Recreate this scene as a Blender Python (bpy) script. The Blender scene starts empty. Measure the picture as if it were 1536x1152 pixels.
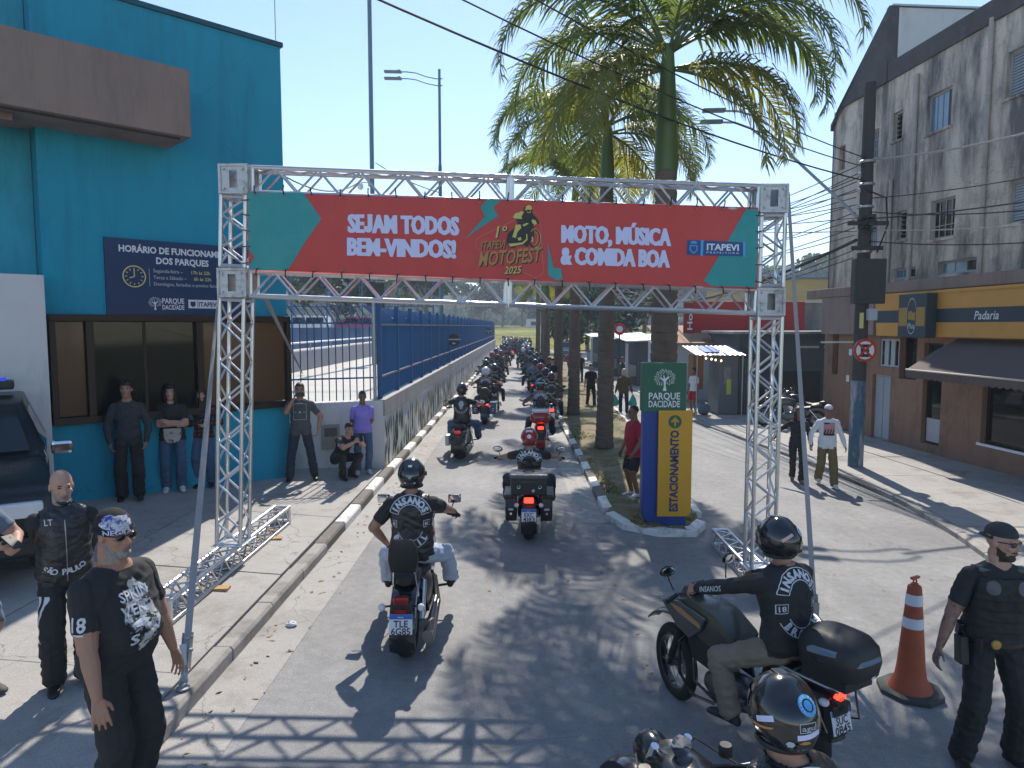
import bpy, bmesh, math, random
from math import sin, cos, pi, radians, atan2, hypot, sqrt
from mathutils import Vector, Matrix, Quaternion, noise
from mathutils.bvhtree import BVHTree
V = Vector
random.seed(7); HAZE = .0009
SC = bpy.context.scene
COL = SC.collection
TS = bpy.data.scenes.new('workbench')          # scratch scene for evaluating letters and bodies, removed at the end
def eval_mesh(o):
    TS.collection.objects.link(o); vl = TS.view_layers[0]; vl.update(); return bpy.data.meshes.new_from_object(o.evaluated_get(vl.depsgraph))

# ---------------------------------------------------------------- camera, sky, sun, exposure
cd = bpy.data.cameras.new('camera'); CAM = bpy.data.objects.new('camera', cd); COL.objects.link(CAM)
CAM.location = (0, 0, 3.05); CAM.rotation_euler = (radians(90 - 4.67), 0, radians(0.65))
cd.sensor_width = 36; cd.lens = 24.94; cd.clip_end = 3000; cd.clip_start = 0.05
SC.camera = CAM
SUN_EL, SUN_AZ = 46.0, 4.0          # degrees; azimuth from +Y towards +X
W = bpy.data.worlds.new('World'); SC.world = W; W.use_nodes = True
nt = W.node_tree; bg = nt.nodes['Background']
sky = nt.nodes.new('ShaderNodeTexSky'); sky.sky_type = 'NISHITA'; sky.sun_disc = False
sky.sun_elevation = radians(SUN_EL); sky.sun_rotation = radians(SUN_AZ)
sky.air_density = 1.0; sky.dust_density = 0.2; sky.ozone_density = 2.2; sky.altitude = 700
nt.links.new(sky.outputs[0], bg.inputs[0]); bg.inputs[1].default_value = 0.10
sl = bpy.data.lights.new('sun', 'SUN'); sl.energy = 3.0; sl.angle = radians(0.55); sl.color = (1, .93, .83)
so = bpy.data.objects.new('sun', sl); COL.objects.link(so); so.location = (0, 60, 60)
sd = V((sin(radians(SUN_AZ)) * cos(radians(SUN_EL)), cos(radians(SUN_AZ)) * cos(radians(SUN_EL)), sin(radians(SUN_EL))))
so.rotation_euler = sd.to_track_quat('Z', 'Y').to_euler()
SC.view_settings.view_transform = 'Standard'; SC.view_settings.look = 'None'
SC.view_settings.exposure = 1.08; SC.view_settings.gamma = 1.0

SC.cycles.max_bounces = 6; SC.cycles.diffuse_bounces = 3; SC.cycles.glossy_bounces = 3; SC.cycles.transmission_bounces = 3; SC.cycles.volume_bounces = 0
# ---------------------------------------------------------------- materials
MATS = {}
def mat(name, col, rough=.7, metal=0., var=.12, scale=6., bump=0., bscale=40., emit=0., dirt=None, coat=0., alpha=1., trans=0., spec=None, streak=0., fine=0., ior=None, sub=None):
    """Principled material: base colour broken up by two noises, optional dirt colour, bump."""
    if name in MATS: return MATS[name]
    m = bpy.data.materials.new(name); m.use_nodes = True; MATS[name] = m
    n, l = m.node_tree.nodes, m.node_tree.links; b = n['Principled BSDF']
    b.inputs['Roughness'].default_value = rough; b.inputs['Metallic'].default_value = metal
    if spec is not None: b.inputs['Specular IOR Level'].default_value = spec
    if coat: b.inputs['Coat Weight'].default_value = coat; b.inputs['Coat Roughness'].default_value = .08
    if trans: b.inputs['Transmission Weight'].default_value = trans
    if ior: b.inputs['IOR'].default_value = ior
    if alpha < 1: b.inputs['Alpha'].default_value = alpha
    c = (*col, 1)
    if emit: b.inputs['Emission Color'].default_value = c; b.inputs['Emission Strength'].default_value = emit
    if var or bump or dirt:
        tc = n.new('ShaderNodeTexCoord')
        src = tc.outputs['Object']
    if var:
        nz = n.new('ShaderNodeTexNoise'); nz.inputs['Scale'].default_value = scale; nz.inputs['Detail'].default_value = 7; nz.inputs['Roughness'].default_value = .65
        l.new(src, nz.inputs['Vector'])
        mx = n.new('ShaderNodeMix'); mx.data_type = 'RGBA'
        mx.inputs[6].default_value = tuple(max(0, x * (1 - var * 2)) for x in col) + (1,); mx.inputs[7].default_value = tuple(min(1, x * (1 + var * 2)) for x in col) + (1,)
        l.new(nz.outputs[0], mx.inputs[0]); out = mx.outputs[2]
        if fine:
            n2 = n.new('ShaderNodeTexNoise'); n2.inputs['Scale'].default_value = scale * 40; n2.inputs['Detail'].default_value = 3; l.new(src, n2.inputs['Vector'])
            r2 = n.new('ShaderNodeMapRange'); r2.inputs[1].default_value = .3; r2.inputs[2].default_value = .7; r2.inputs[3].default_value = 1 - fine; r2.inputs[4].default_value = 1 + fine; l.new(n2.outputs[0], r2.inputs[0])
            h2 = n.new('ShaderNodeVectorMath'); h2.operation = 'SCALE'; l.new(out, h2.inputs[0]); l.new(r2.outputs[0], h2.inputs[3]); out = h2.outputs[0]
        if dirt:
            dc, ds, d0, d1 = dirt
            mp = n.new('ShaderNodeMapping'); l.new(src, mp.inputs[0]); mp.inputs['Scale'].default_value = (1, 1, .22 if streak else 1)
            n3 = n.new('ShaderNodeTexNoise'); n3.inputs['Scale'].default_value = ds; n3.inputs['Detail'].default_value = 9; n3.inputs['Roughness'].default_value = .7; l.new(mp.outputs[0], n3.inputs['Vector'])
            r3 = n.new('ShaderNodeMapRange'); r3.inputs[1].default_value = d0; r3.inputs[2].default_value = d1; l.new(n3.outputs[0], r3.inputs[0])
            m3 = n.new('ShaderNodeMix'); m3.data_type = 'RGBA'; m3.inputs[7].default_value = (*dc, 1); l.new(r3.outputs[0], m3.inputs[0]); l.new(out, m3.inputs[6]); out = m3.outputs[2]
        l.new(out, b.inputs['Base Color'])
        rr = n.new('ShaderNodeMapRange'); rr.inputs[3].default_value = max(.02, rough - .1 * (1 - metal * .3)); rr.inputs[4].default_value = min(1, rough + .1); l.new(nz.outputs[0], rr.inputs[0]); l.new(rr.outputs[0], b.inputs['Roughness'])
    else:
        b.inputs['Base Color'].default_value = c
    if bump:
        nb = n.new('ShaderNodeTexNoise'); nb.inputs['Scale'].default_value = bscale; nb.inputs['Detail'].default_value = 5; l.new(src, nb.inputs['Vector'])
        bp = n.new('ShaderNodeBump'); bp.inputs['Strength'].default_value = bump; bp.inputs['Distance'].default_value = .02; l.new(nb.outputs[0], bp.inputs['Height']); l.new(bp.outputs[0], b.inputs['Normal'])
    return m

def layer(m, col, scale, lo, hi, amt=1., stretch=(1, 1, 1), cracks=False):
    """lay a stain (or a net of cracks) of its own shape over a material's colour"""
    n, l = m.node_tree.nodes, m.node_tree.links; b = n['Principled BSDF']; i = b.inputs['Base Color']; tc = n.new('ShaderNodeTexCoord'); mp = n.new('ShaderNodeMapping'); l.new(tc.outputs['Object'], mp.inputs[0]); mp.inputs['Scale'].default_value = stretch; mp.inputs['Location'].default_value = (scale*1.7, scale*.9, 3.1)
    if cracks:
        w = n.new('ShaderNodeTexNoise'); w.inputs['Scale'].default_value = scale*2.5; w.inputs['Detail'].default_value = 7; l.new(mp.outputs[0], w.inputs['Vector']); a = n.new('ShaderNodeVectorMath'); a.operation = 'ADD'; l.new(mp.outputs[0], a.inputs[0]); l.new(w.outputs['Color'], a.inputs[1]); t = n.new('ShaderNodeTexVoronoi'); t.feature = 'DISTANCE_TO_EDGE'; t.inputs['Scale'].default_value = scale; l.new(a.outputs[0], t.inputs['Vector']); src = t.outputs['Distance']
    else:
        t = n.new('ShaderNodeTexNoise'); t.inputs['Scale'].default_value = scale; t.inputs['Detail'].default_value = 10; t.inputs['Roughness'].default_value = .72; l.new(mp.outputs[0], t.inputs['Vector']); src = t.outputs[0]
    r = n.new('ShaderNodeMapRange'); r.inputs[1].default_value = lo; r.inputs[2].default_value = hi; r.inputs[3].default_value = amt if cracks else 0; r.inputs[4].default_value = 0 if cracks else amt; l.new(src, r.inputs[0])
    x = n.new('ShaderNodeMix'); x.data_type = 'RGBA'; l.new(r.outputs[0], x.inputs[0]); x.inputs[7].default_value = (*col, 1)
    if i.is_linked: l.new(i.links[0].from_socket, x.inputs[6])
    else: x.inputs[6].default_value = i.default_value
    l.new(x.outputs[2], i); return m
# ---------------------------------------------------------------- mesh builder
class MB:
    def __init__(s): s.v = []; s.f = []; s.m = []; s.k = 0
    def add(s, vs, fs):
        o = len(s.v); s.v += [tuple(p) for p in vs]
        for f in fs: s.f.append(tuple(i + o for i in f)); s.m.append(s.k)
        return s
    def box(s, x0, x1, y0, y1, z0, z1):
        return s.add([(x0,y0,z0),(x1,y0,z0),(x1,y1,z0),(x0,y1,z0),(x0,y0,z1),(x1,y0,z1),(x1,y1,z1),(x0,y1,z1)],
            [(3,2,1,0),(4,5,6,7),(0,1,5,4),(1,2,6,5),(2,3,7,6),(3,0,4,7)])
    def cbox(s, c, d, R=None):
        hx, hy, hz = d[0]/2, d[1]/2, d[2]/2; c = V(c)
        vs = [V((x,y,z)) for z in (-hz,hz) for (x,y) in ((-hx,-hy),(hx,-hy),(hx,hy),(-hx,hy))]
        if R is not None: vs = [R @ p for p in vs]
        return s.add([c + p for p in vs], [(3,2,1,0),(4,5,6,7),(0,1,5,4),(1,2,6,5),(2,3,7,6),(3,0,4,7)])
    def bar(s, a, b, w, h=None, up=V((0,0,1))):
        a, b = V(a), V(b); d = (b - a); L = d.length; d.normalize(); h = h or w
        x = d.cross(up)
        if x.length < 1e-4: x = d.cross(V((1,0,0)))
        x.normalize(); z = x.cross(d); R = Matrix((x, d, z)).transposed()
        return s.cbox((a + b) / 2, (w, L, h), R)
    def tube(s, pts, r, n=8, cap=True):
        pts = [V(p) for p in pts]; N = len(pts); rs = r if isinstance(r, (list, tuple)) else [r] * N
        t0 = (pts[1] - pts[0]).normalized(); u = t0.cross(V((0,0,1)))
        if u.length < 1e-3: u = t0.cross(V((1,0,0)))
        u.normalize(); vs = []
        for i, p in enumerate(pts):
            t = (pts[min(i+1,N-1)] - pts[max(i-1,0)]).normalized()
            u = u - t * u.dot(t)
            if u.length < 1e-5: u = t.orthogonal()
            u.normalize(); w = t.cross(u)
            vs += [p + (u * cos(2*pi*k/n) + w * sin(2*pi*k/n)) * rs[i] for k in range(n)]
        fs = [(i*n+k, i*n+(k+1)%n, (i+1)*n+(k+1)%n, (i+1)*n+k) for i in range(N-1) for k in range(n)]
        if cap: fs += [tuple(range(n-1,-1,-1)), tuple((N-1)*n+k for k in range(n))]
        return s.add(vs, fs)
    def rod(s, a, b, r, n=8): return s.tube([a, b], r, n)
    def loft(s, rings, cap=True, close=False):
        n = len(rings[0]); vs = [p for r in rings for p in r]; N = len(rings)
        fs = [(i*n+k, i*n+(k+1)%n, ((i+1)%N)*n+(k+1)%n, ((i+1)%N)*n+k) for i in range(N if close else N-1) for k in range(n)]
        if cap and not close: fs += [tuple(range(n-1,-1,-1)), tuple((N-1)*n+k for k in range(n))]
        return s.add(vs, fs)
    def lathe(s, prof, n=24, c=(0,0,0), axis='z', cap=False):
        c = V(c); rings = []
        for r, h in prof:
            ring = []
            for k in range(n):
                a = 2*pi*k/n; p = (r*cos(a), r*sin(a), h)
                if axis == 'x': p = (p[2], p[0], p[1])
                elif axis == 'y': p = (p[1], p[2], p[0])
                ring.append(c + V(p))
            rings.append(ring)
        return s.loft(rings, cap)
    def ell(s, c, r, n=16, m=10, R=None, z0=-1., z1=1.):
        c = V(c); rings = []
        for i in range(m + 1):
            zz = z0 + (z1 - z0) * i / m if (z0 > -1 or z1 < 1) else -cos(pi * i / m)
            q = sqrt(max(0, 1 - zz*zz)) or 1e-4
            ring = [V((r[0]*q*cos(2*pi*k/n), r[1]*q*sin(2*pi*k/n), r[2]*zz)) for k in range(n)]
            rings.append([c + (R @ p if R is not None else p) for p in ring])
        return s.loft(rings, True)
    def torus(s, c, R, r, n=28, m=10, axis='x', rz=None):
        c = V(c); rings = []; rz = rz or r
        for i in range(n):
            a = 2*pi*i/n; ring = []
            for k in range(m):
                b = 2*pi*k/m; q = R + r*cos(b); h = rz*sin(b)
                p = (q*cos(a), q*sin(a), h)
                if axis == 'x': p = (p[2], p[0], p[1])
                elif axis == 'y': p = (p[1], p[2], p[0])
                ring.append(c + V(p))
            rings.append(ring)
        return s.loft(rings, False, True)
    def prism(s, poly, o, ux, uy, h):
        """2-D polygon (CCW) in plane o+ux,uy extruded by vector h"""
        o, ux, uy, h = V(o), V(ux), V(uy), V(h); n = len(poly)
        a = [o + ux*p[0] + uy*p[1] for p in poly]; b = [p + h for p in a]
        return s.add(a + b, [tuple(range(n-1,-1,-1)), tuple(range(n,2*n))] + [(i,(i+1)%n,n+(i+1)%n,n+i) for i in range(n)])
    def flat(s, poly, o=(0,0,0), ux=(1,0,0), uy=(0,1,0)):
        o, ux, uy = V(o), V(ux), V(uy)
        return s.add([o + ux*p[0] + uy*p[1] for p in poly], [tuple(range(len(poly)))])
    def xf(s, M):
        s.v = [tuple(M @ V(p)) for p in s.v]; return s
    def mesh(s, name, mats, smooth=False, bevel=0., fix=True):
        me = bpy.data.meshes.new(name); me.from_pydata(s.v, [], s.f)
        for m in (mats if isinstance(mats, (list, tuple)) else [mats]): me.materials.append(m)
        if len(me.materials) > 1: me.polygons.foreach_set('material_index', s.m)
        if fix or bevel:
            bm = bmesh.new(); bm.from_mesh(me)
            if fix: bmesh.ops.recalc_face_normals(bm, faces=bm.faces)
            if bevel:
                es = [e for e in bm.edges if len(e.link_faces) == 2 and e.calc_face_angle(0) > .5]
                bmesh.ops.bevel(bm, geom=es, offset=bevel, segments=2, affect='EDGES', clamp_overlap=True, profile=.6)
            bm.to_mesh(me); bm.free()
        if smooth:
            me.polygons.foreach_set('use_smooth', [True] * len(me.polygons))
            if smooth != 'all': me.set_sharp_from_angle(angle=radians(smooth if smooth is not True else 40))
        me.update(); return me
    def build(s, name, mats, parent=None, smooth=False, bevel=0., loc=None, fix=True):
        return link(name, s.mesh(name, mats, smooth, bevel, fix), parent, loc)

def link(name, me, parent=None, loc=None, rz=None):
    o = bpy.data.objects.new(name, me); COL.objects.link(o)
    if parent is not None: o.parent = parent
    if loc is not None: o.location = loc
    if rz is not None: o.rotation_euler = (0, 0, rz)
    return o
def tag(o, label, cat, group=None):
    o['label'] = label; o['category'] = cat
    if group: o['group'] = group
    return o
def thing(name, label, cat, loc=(0,0,0), rz=0., group=None):
    o = bpy.data.objects.new(name, None); COL.objects.link(o); o.empty_display_size = .2
    o.location = loc; o.rotation_euler = (0, 0, rz); return tag(o, label, cat, group)
def struct(o): o['kind'] = 'structure'; return o
def stuff(o): o['kind'] = 'stuff'; return o
def kids(o): return [c for c in COL.objects if c.parent == o]
def copy_tree(o, loc=None, rz=None, label=None, parent=None, tree=None):
    c = o.copy(); COL.objects.link(c); c.parent = parent
    if loc is not None: c.location = loc
    if rz is not None: c.rotation_euler = (0, 0, rz)
    if label: c['label'] = label
    for k in (tree[o] if tree else kids(o)): copy_tree(k, parent=c, tree=tree)
    return c
def tree_of(o):
    d = {}
    def rec(x):
        d[x] = kids(x)
        for k in d[x]: rec(k)
    rec(o); return d

_tc = {}
def text2d(s, size=1., bold=.0, xs=1., shear=0., align='CENTER', spacing=1., res=2):
    """2-D letters as (verts, faces) from the built-in font"""
    key = (s, size, bold, xs, shear, align, spacing)
    if key in _tc: return _tc[key]
    cu = bpy.data.curves.new('t', 'FONT'); cu.body = s; cu.size = size; cu.offset = bold; cu.shear = shear; cu.align_x = align; cu.space_character = spacing
    cu.resolution_u = res; cu.fill_mode = 'FRONT'; cu.dimensions = '2D'
    o = bpy.data.objects.new('t', cu); me = eval_mesh(o)
    r = ([(p.co.x * xs, p.co.y) for p in me.vertices], [tuple(p.vertices) for p in me.polygons])
    bpy.data.objects.remove(o); bpy.data.curves.remove(cu); bpy.data.meshes.remove(me)
    _tc[key] = r; return r
def lettering(mb, s, o, ux, uy, **kw):
    vs, fs = text2d(s, **kw); o, ux, uy = V(o), V(ux), V(uy)
    mb.add([o + ux*x + uy*y for x, y in vs], fs); return mb
def fit_text(s, width, height, bold=.0, shear=0.):
    """scale letters to a box width x height (cap height); centred on origin; returns verts, faces"""
    vs, fs = text2d(s, 1., bold, 1., shear)
    xs = [p[0] for p in vs]; ys = [p[1] for p in vs]; x0, x1 = min(xs), max(xs); h = .729
    return [((p[0] - (x0 + x1) / 2) * width / (x1 - x0), (p[1] - h / 2) * height / h) for p in vs], fs

def sw_left(x): return .25 + .06 * (-2.6 - max(-8, x))      # the left pavement rises towards the teal building
def gz(x): return -.045 * max(-7, min(9, x))                 # the streets fall slightly to the right
SWR = -.2                                                    # right pavement level

# ---------------------------------------------------------------- palette
def asphalt_mat():
    m = bpy.data.materials.new('asphalt'); m.use_nodes = True; n, l = m.node_tree.nodes, m.node_tree.links; b = n['Principled BSDF']
    tc = n.new('ShaderNodeTexCoord'); P = tc.outputs['Object']
    def N(sc, det=6, ro=.6, mp=None):
        q = n.new('ShaderNodeTexNoise'); q.inputs['Scale'].default_value = sc; q.inputs['Detail'].default_value = det; q.inputs['Roughness'].default_value = ro
        if mp:
            k = n.new('ShaderNodeMapping'); k.inputs['Scale'].default_value = mp; l.new(P, k.inputs[0]); l.new(k.outputs[0], q.inputs['Vector'])
        else: l.new(P, q.inputs['Vector'])
        return q.outputs[0]
    def ramp(x, a, b_, c, d):
        q = n.new('ShaderNodeMapRange'); [setattr(q.inputs[i + 1], 'default_value', w) for i, w in enumerate((a, b_, c, d))]; l.new(x, q.inputs[0]); return q.outputs[0]
    def mul(a, b_):
        q = n.new('ShaderNodeMath'); q.operation = 'MULTIPLY'; l.new(a, q.inputs[0]); l.new(b_, q.inputs[1]); return q.outputs[0]
    big = ramp(N(.5, 5), .3, .7, .80, 1.18); tyre = ramp(N(1.1, 3, .5, (1.0, .06, 1)), .3, .7, .86, 1.12); mid = ramp(N(9, 6), .25, .75, .84, 1.16)
    fine = ramp(N(170, 3, .7), .3, .7, .62, 1.38)
    vo = n.new('ShaderNodeTexVoronoi'); vo.inputs['Scale'].default_value = 55; l.new(P, vo.inputs['Vector']); chip = ramp(vo.outputs['Distance'], .03, .20, 2.1, .95)
    # hairline cracks: edges of a warped large voronoi
    ad = n.new('ShaderNodeVectorMath'); ad.operation = 'ADD'; nw = n.new('ShaderNodeTexNoise'); nw.inputs['Scale'].default_value = 1.3; nw.inputs['Detail'].default_value = 6; l.new(P, nw.inputs['Vector']); l.new(P, ad.inputs[0]); l.new(nw.outputs['Color'], ad.inputs[1])
    vc = n.new('ShaderNodeTexVoronoi'); vc.feature = 'DISTANCE_TO_EDGE'; vc.inputs['Scale'].default_value = .33; l.new(ad.outputs[0], vc.inputs['Vector']); crack = ramp(vc.outputs['Distance'], .0, .0025, .72, 1.0)
    v = mul(mul(mul(big, tyre), mul(mid, fine)), mul(chip, crack))
    s = n.new('ShaderNodeVectorMath'); s.operation = 'SCALE'; s.inputs[0].default_value = (.262, .258, .255); l.new(v, s.inputs[3]); l.new(s.outputs[0], b.inputs['Base Color'])
    b.inputs['Roughness'].default_value = .82
    bp = n.new('ShaderNodeBump'); bp.inputs['Strength'].default_value = .55; bp.inputs['Distance'].default_value = .006; l.new(mul(fine, chip), bp.inputs['Height']); l.new(bp.outputs[0], b.inputs['Normal'])
    MATS['asphalt'] = m; return m
M_ASPH = asphalt_mat()
M_CONC = mat('pavement concrete', (.36, .345, .325), .85, var=.14, scale=2.2, bump=.25, bscale=90, dirt=((.16, .14, .12), 1.1, .52, .75), fine=.18)
M_KERB = mat('kerb concrete', (.33, .31, .285), .85, var=.15, scale=4, bump=.3, bscale=70, dirt=((.12, .11, .1), 3, .5, .8), fine=.2)
M_KWHITE = mat('kerb white paint', (.74, .73, .70), .75, var=.06, scale=8, bump=.2, bscale=60, dirt=((.3, .28, .26), 6, .5, .72))
M_KDARK = mat('kerb dark paint', (.13, .115, .10), .8, var=.15, scale=8, bump=.2, bscale=60, dirt=((.3, .28, .26), 6, .55, .8))
M_EARTH = mat('dry earth', (.23, .17, .10), .95, var=.25, scale=3, bump=.5, bscale=30, dirt=((.10, .12, .035), 1.6, .45, .62), fine=.25)
M_GROUND = mat('far ground', (.16, .15, .08), .95, var=.25, scale=.4, spec=0)
M_JOINT = mat('joint dirt', (.055, .05, .045), .95, var=.2, scale=10)
M_TEAL = mat('teal render', (.008, .29, .43), .8, var=.07, scale=1.2, bump=.12, bscale=60, dirt=((.01, .13, .19), 1.4, .55, .85), streak=1)
M_TEAL2 = mat('light teal render', (.03, .34, .46), .8, var=.08, scale=1.2, dirt=((.01, .13, .17), 1.4, .5, .8), streak=1)
M_BROWN = mat('taupe render', (.27, .195, .165), .85, var=.08, scale=1.5, bump=.15, bscale=60, dirt=((.15, .11, .10), 1.6, .52, .8), streak=1)
M_WHITEW = mat('white render', (.62, .62, .62), .8, var=.05, scale=2, bump=.15, bscale=50, dirt=((.38, .37, .36), 2.2, .55, .8), streak=1)
M_WALLCAP = mat('grey wall cap', (.36, .35, .34), .85, var=.12, scale=2, bump=.2, bscale=40, dirt=((.2, .19, .18), 2.5, .5, .8))
M_FRAME = mat('bronze frame', (.030, .018, .012), .45, .3, var=.1)
M_GLASSD = mat('dark glass', (.008, .010, .011), .05, 0, var=0, spec=.35)
M_GLASS = mat('window glass', (.10, .16, .20), .06, 0, var=0, spec=.9)
M_BLIND = mat('ochre blind', (.16, .085, .042), .7, var=.06, scale=3)
M_BLUE = mat('blue fence paint', (.008, .085, .24), .5, .1, var=.10, scale=4, dirt=((.01, .04, .09), 3, .55, .85))
M_BLUEP = mat('blue fence sheet', (.010, .07, .19), .55, .1, var=.14, scale=2, dirt=((.02, .035, .07), 2, .5, .8), streak=1)
M_SIGNB = mat('navy print', (.006, .035, .105), .45, var=.04, scale=2)
M_PRW = mat('white print', (.72, .74, .80), .5, var=0)
M_PRY = mat('yellow print', (.66, .58, .22), .5, var=0)
M_PRG = mat('grey print', (.42, .46, .52), .5, var=0)
M_PRK = mat('black print', (.015, .014, .014), .5, var=0)
M_ALU = mat('brushed aluminium', (.66, .66, .67), .36, 1., var=.06, scale=14, dirt=((.30, .30, .30), 18, .58, .8))
M_STEEL = mat('galvanised steel', (.40, .42, .44), .42, .9, var=.12, scale=12)
M_CHROME = mat('chrome', (.72, .73, .75), .09, 1., var=0)
M_BLACKM = mat('black enamel', (.010, .010, .011), .22, 0, var=.05, coat=.6)
M_BLACKP = mat('black plastic', (.017, .017, .018), .5, var=.1, scale=20)
M_RUBBER = mat('tyre rubber', (.016, .016, .016), .8, var=.15, scale=30, bump=.3, bscale=120)
M_LEATHER = mat('black leather', (.014, .014, .014), .38, var=.15, scale=14, bump=.25, bscale=110)
M_WOOD = mat('pine block', (.42, .25, .10), .75, var=.2, scale=9)
M_STRAP = mat('polyester strap', (.30, .29, .30), .8, var=.1, scale=30)
M_WIRE = mat('cable black', (.02, .02, .022), .6, var=0)

layer(M_ASPH, (.10, .098, .096), .55, .60, .74, .5); layer(M_ASPH, (.07, .068, .066), 1.9, .66, .74, .45); layer(M_ASPH, (.36, .345, .33), .9, .62, .8, .35)
layer(M_CONC, (.17, .155, .14), .5, .52, .7, .55); layer(M_CONC, (.46, .44, .41), 2.3, .6, .75, .5); layer(M_CONC, (.12, .11, .10), .55, .0, .0045, .8, cracks=True)
layer(M_TEAL, (.004, .12, .19), 1.6, .50, .72, .55, (1, 1, .10)); layer(M_TEAL, (.03, .34, .46), .7, .55, .75, .35); layer(M_TEAL, (.003, .09, .13), .35, .0, .0025, .4, cracks=True)
layer(M_BROWN, (.13, .095, .085), 2.2, .48, .7, .6, (1, 1, .12)); layer(M_BROWN, (.36, .27, .235), 1.1, .55, .75, .35)
layer(M_WHITEW, (.36, .34, .32), 1.8, .52, .72, .5, (1, 1, .15)); layer(M_KERB, (.16, .15, .14), 1.5, .5, .7, .6)
# ---------------------------------------------------------------- the setting
def sheet(name, pts, m, sub=None, kind=True):
    """a ground sheet from (x, y, z) corner rows"""
    mb = MB(); mb.add(pts, [tuple(range(len(pts)))]); o = mb.build(name, m); return struct(o)
mb = MB()
xs = [-1400, -7, 9, 1400]; ys = [-60, 1500]
mb.add([(x, y, gz(x) - .03) for y in ys for x in xs], [(i, i+1, i+5, i+4) for i in range(3)])
struct(mb.build('ground', M_GROUND, fix=False))
mb = MB()
mb.add([(x, y, gz(x)) for y in (-12, 100) for x in (-2.6, 9)], [(0, 1, 3, 2)])
struct(mb.build('road', M_ASPH, fix=False))
mb = MB(); mb.add([(x, y, gz(x) + .004) for y in (-3, 100) for x in (-2.52, -2.06)], [(0, 1, 3, 2)])
struct(mb.build('gutter_left', M_CONC, fix=False))
mb = MB(); mb.add([(.93, 11, gz(1)+.004), (1.42, 11, gz(1.4)+.004), (.95, 46, gz(.9)+.004), (.45, 46, gz(.5)+.004)], [(0, 1, 2, 3)])
struct(mb.build('gutter_middle', M_CONC, fix=False))

# left kerb: one stone a metre
kr = struct(thing('kerb_left', '', '')); del kr['label']; del kr['category']
def kerb_mesh(m, L=.985, w=.16):
    mb = MB(); mb.prism([(0, -.16), (w, -.16), (w, .105), (w - .025, .135), (0, .135)], (0, 0, 0), (1, 0, 0), (0, 0, 1), (0, L, 0)); return mb.mesh('kerb_stone', m, bevel=.008)
KM = [kerb_mesh(M_KERB), kerb_mesh(M_KWHITE), kerb_mesh(M_KDARK)]
for i in range(90):
    y = -2 + i * 1.0; a = random.uniform
    me = KM[0] if y < 8.5 else KM[1 + i % 2]
    o = link('kerb_stone', me, kr, (-2.675 + a(-.008, .008), y, .113 + a(-.008, .006))); o.rotation_euler = (a(-.006, .006), a(-.02, .02), a(-.008, .008))

# left pavement: cast slabs with open joints
pv = struct(thing('pavement_left', '', '')); del pv['label']; del pv['category']
MB().add([(x, y, sw_left(x) - .06) for y in (-8, 13.9) for x in (-2.68, -8, -20)], [(0, 1, 4, 3), (1, 2, 5, 4)]).build('bedding', M_JOINT, pv)
yj = [-6, -2.5, 1.0, 3.1, 5.6, 7.9, 10.3, 13.8]; xj = [-2.69, -4.75, -6.9, -9.5, -14]
for i in range(len(yj) - 1):
    for j in range(len(xj) - 1):
        g = .008; x1, x0 = xj[j] - g, xj[j+1] + g; sk = .06 * (j - 1)
        c = [(x0, yj[i] + g + sk), (x1, yj[i] + g + sk - .06), (x1, yj[i+1] - g + sk - .06), (x0, yj[i+1] - g + sk)]
        dz = random.uniform(-.005, .005)
        mb = MB(); mb.add([(x, y, sw_left(x) - .1 + dz) for x, y in c] + [(x, y, sw_left(x) + dz) for x, y in c], [(3,2,1,0),(4,5,6,7),(0,1,5,4),(1,2,6,5),(2,3,7,6),(3,0,4,7)])
        mb.build('slab', M_CONC, pv, bevel=.006)

# planted median with kerb
MED_L = [(.45, 90), (.9, 46), (1.15, 29), (1.33, 17), (1.38, 11.3)]
MED_T = [(1.50, 10.8), (1.80, 10.47), (2.25, 10.36), (2.65, 10.48), (2.92, 10.85)]
MED_R = [(3.02, 11.6), (3.22, 14.5), (3.6, 22.6), (3.84, 34), (4.0, 90)]
def resample(pts, d):
    out = [V(pts[0])]; acc = 0
    for a, b in zip(pts, pts[1:]):
        a, b = V(a), V(b); L = (b - a).length; t = d - acc
        while t <= L: out.append(a + (b - a) * t / L); t += d
        acc = L - (t - d)
    return out
mk = struct(thing('kerb_middle', '', '')); del mk['label']; del mk['category']
def kerb_run(parent, pts, d, pick, h=.13, w=.15, inside=1, z=gz):
    ps = resample(pts, d)
    for i in range(len(ps) - 1):
        a, b = ps[i], ps[i+1]; t = (b - a).normalized(); nn = V((t.y, -t.x)) * inside   # points to the inside of the island
        q = []
        e = t * .006
        for p, o in ((a + e, 0), (b - e, 0), (b - e, w), (a + e, w)): q.append(p + nn * o)
        bot = [(p.x, p.y, z(p.x) - .08) for p in q]; mid = [(p.x, p.y, z(p.x) + h - (.03 if k < 2 else 0)) for k, p in enumerate(q)]
        mb = MB(); mb.add(bot + mid, [(3,2,1,0),(4,5,6,7),(0,1,5,4),(1,2,6,5),(2,3,7,6),(3,0,4,7)])
        mb.build('kerb_stone', pick(i), parent, bevel=.012)
kerb_run(mk, MED_L[1:], .8, lambda i: (M_KWHITE, M_KDARK)[i % 2], inside=-1)
kerb_run(mk, [MED_L[-1]] + MED_T + [MED_R[0]], .62, lambda i: M_KWHITE, inside=-1)
kerb_run(mk, MED_R[:4], .9, lambda i: (M_KWHITE, M_KERB)[i % 2], inside=-1)
full = MED_L + MED_T + MED_R
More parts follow.
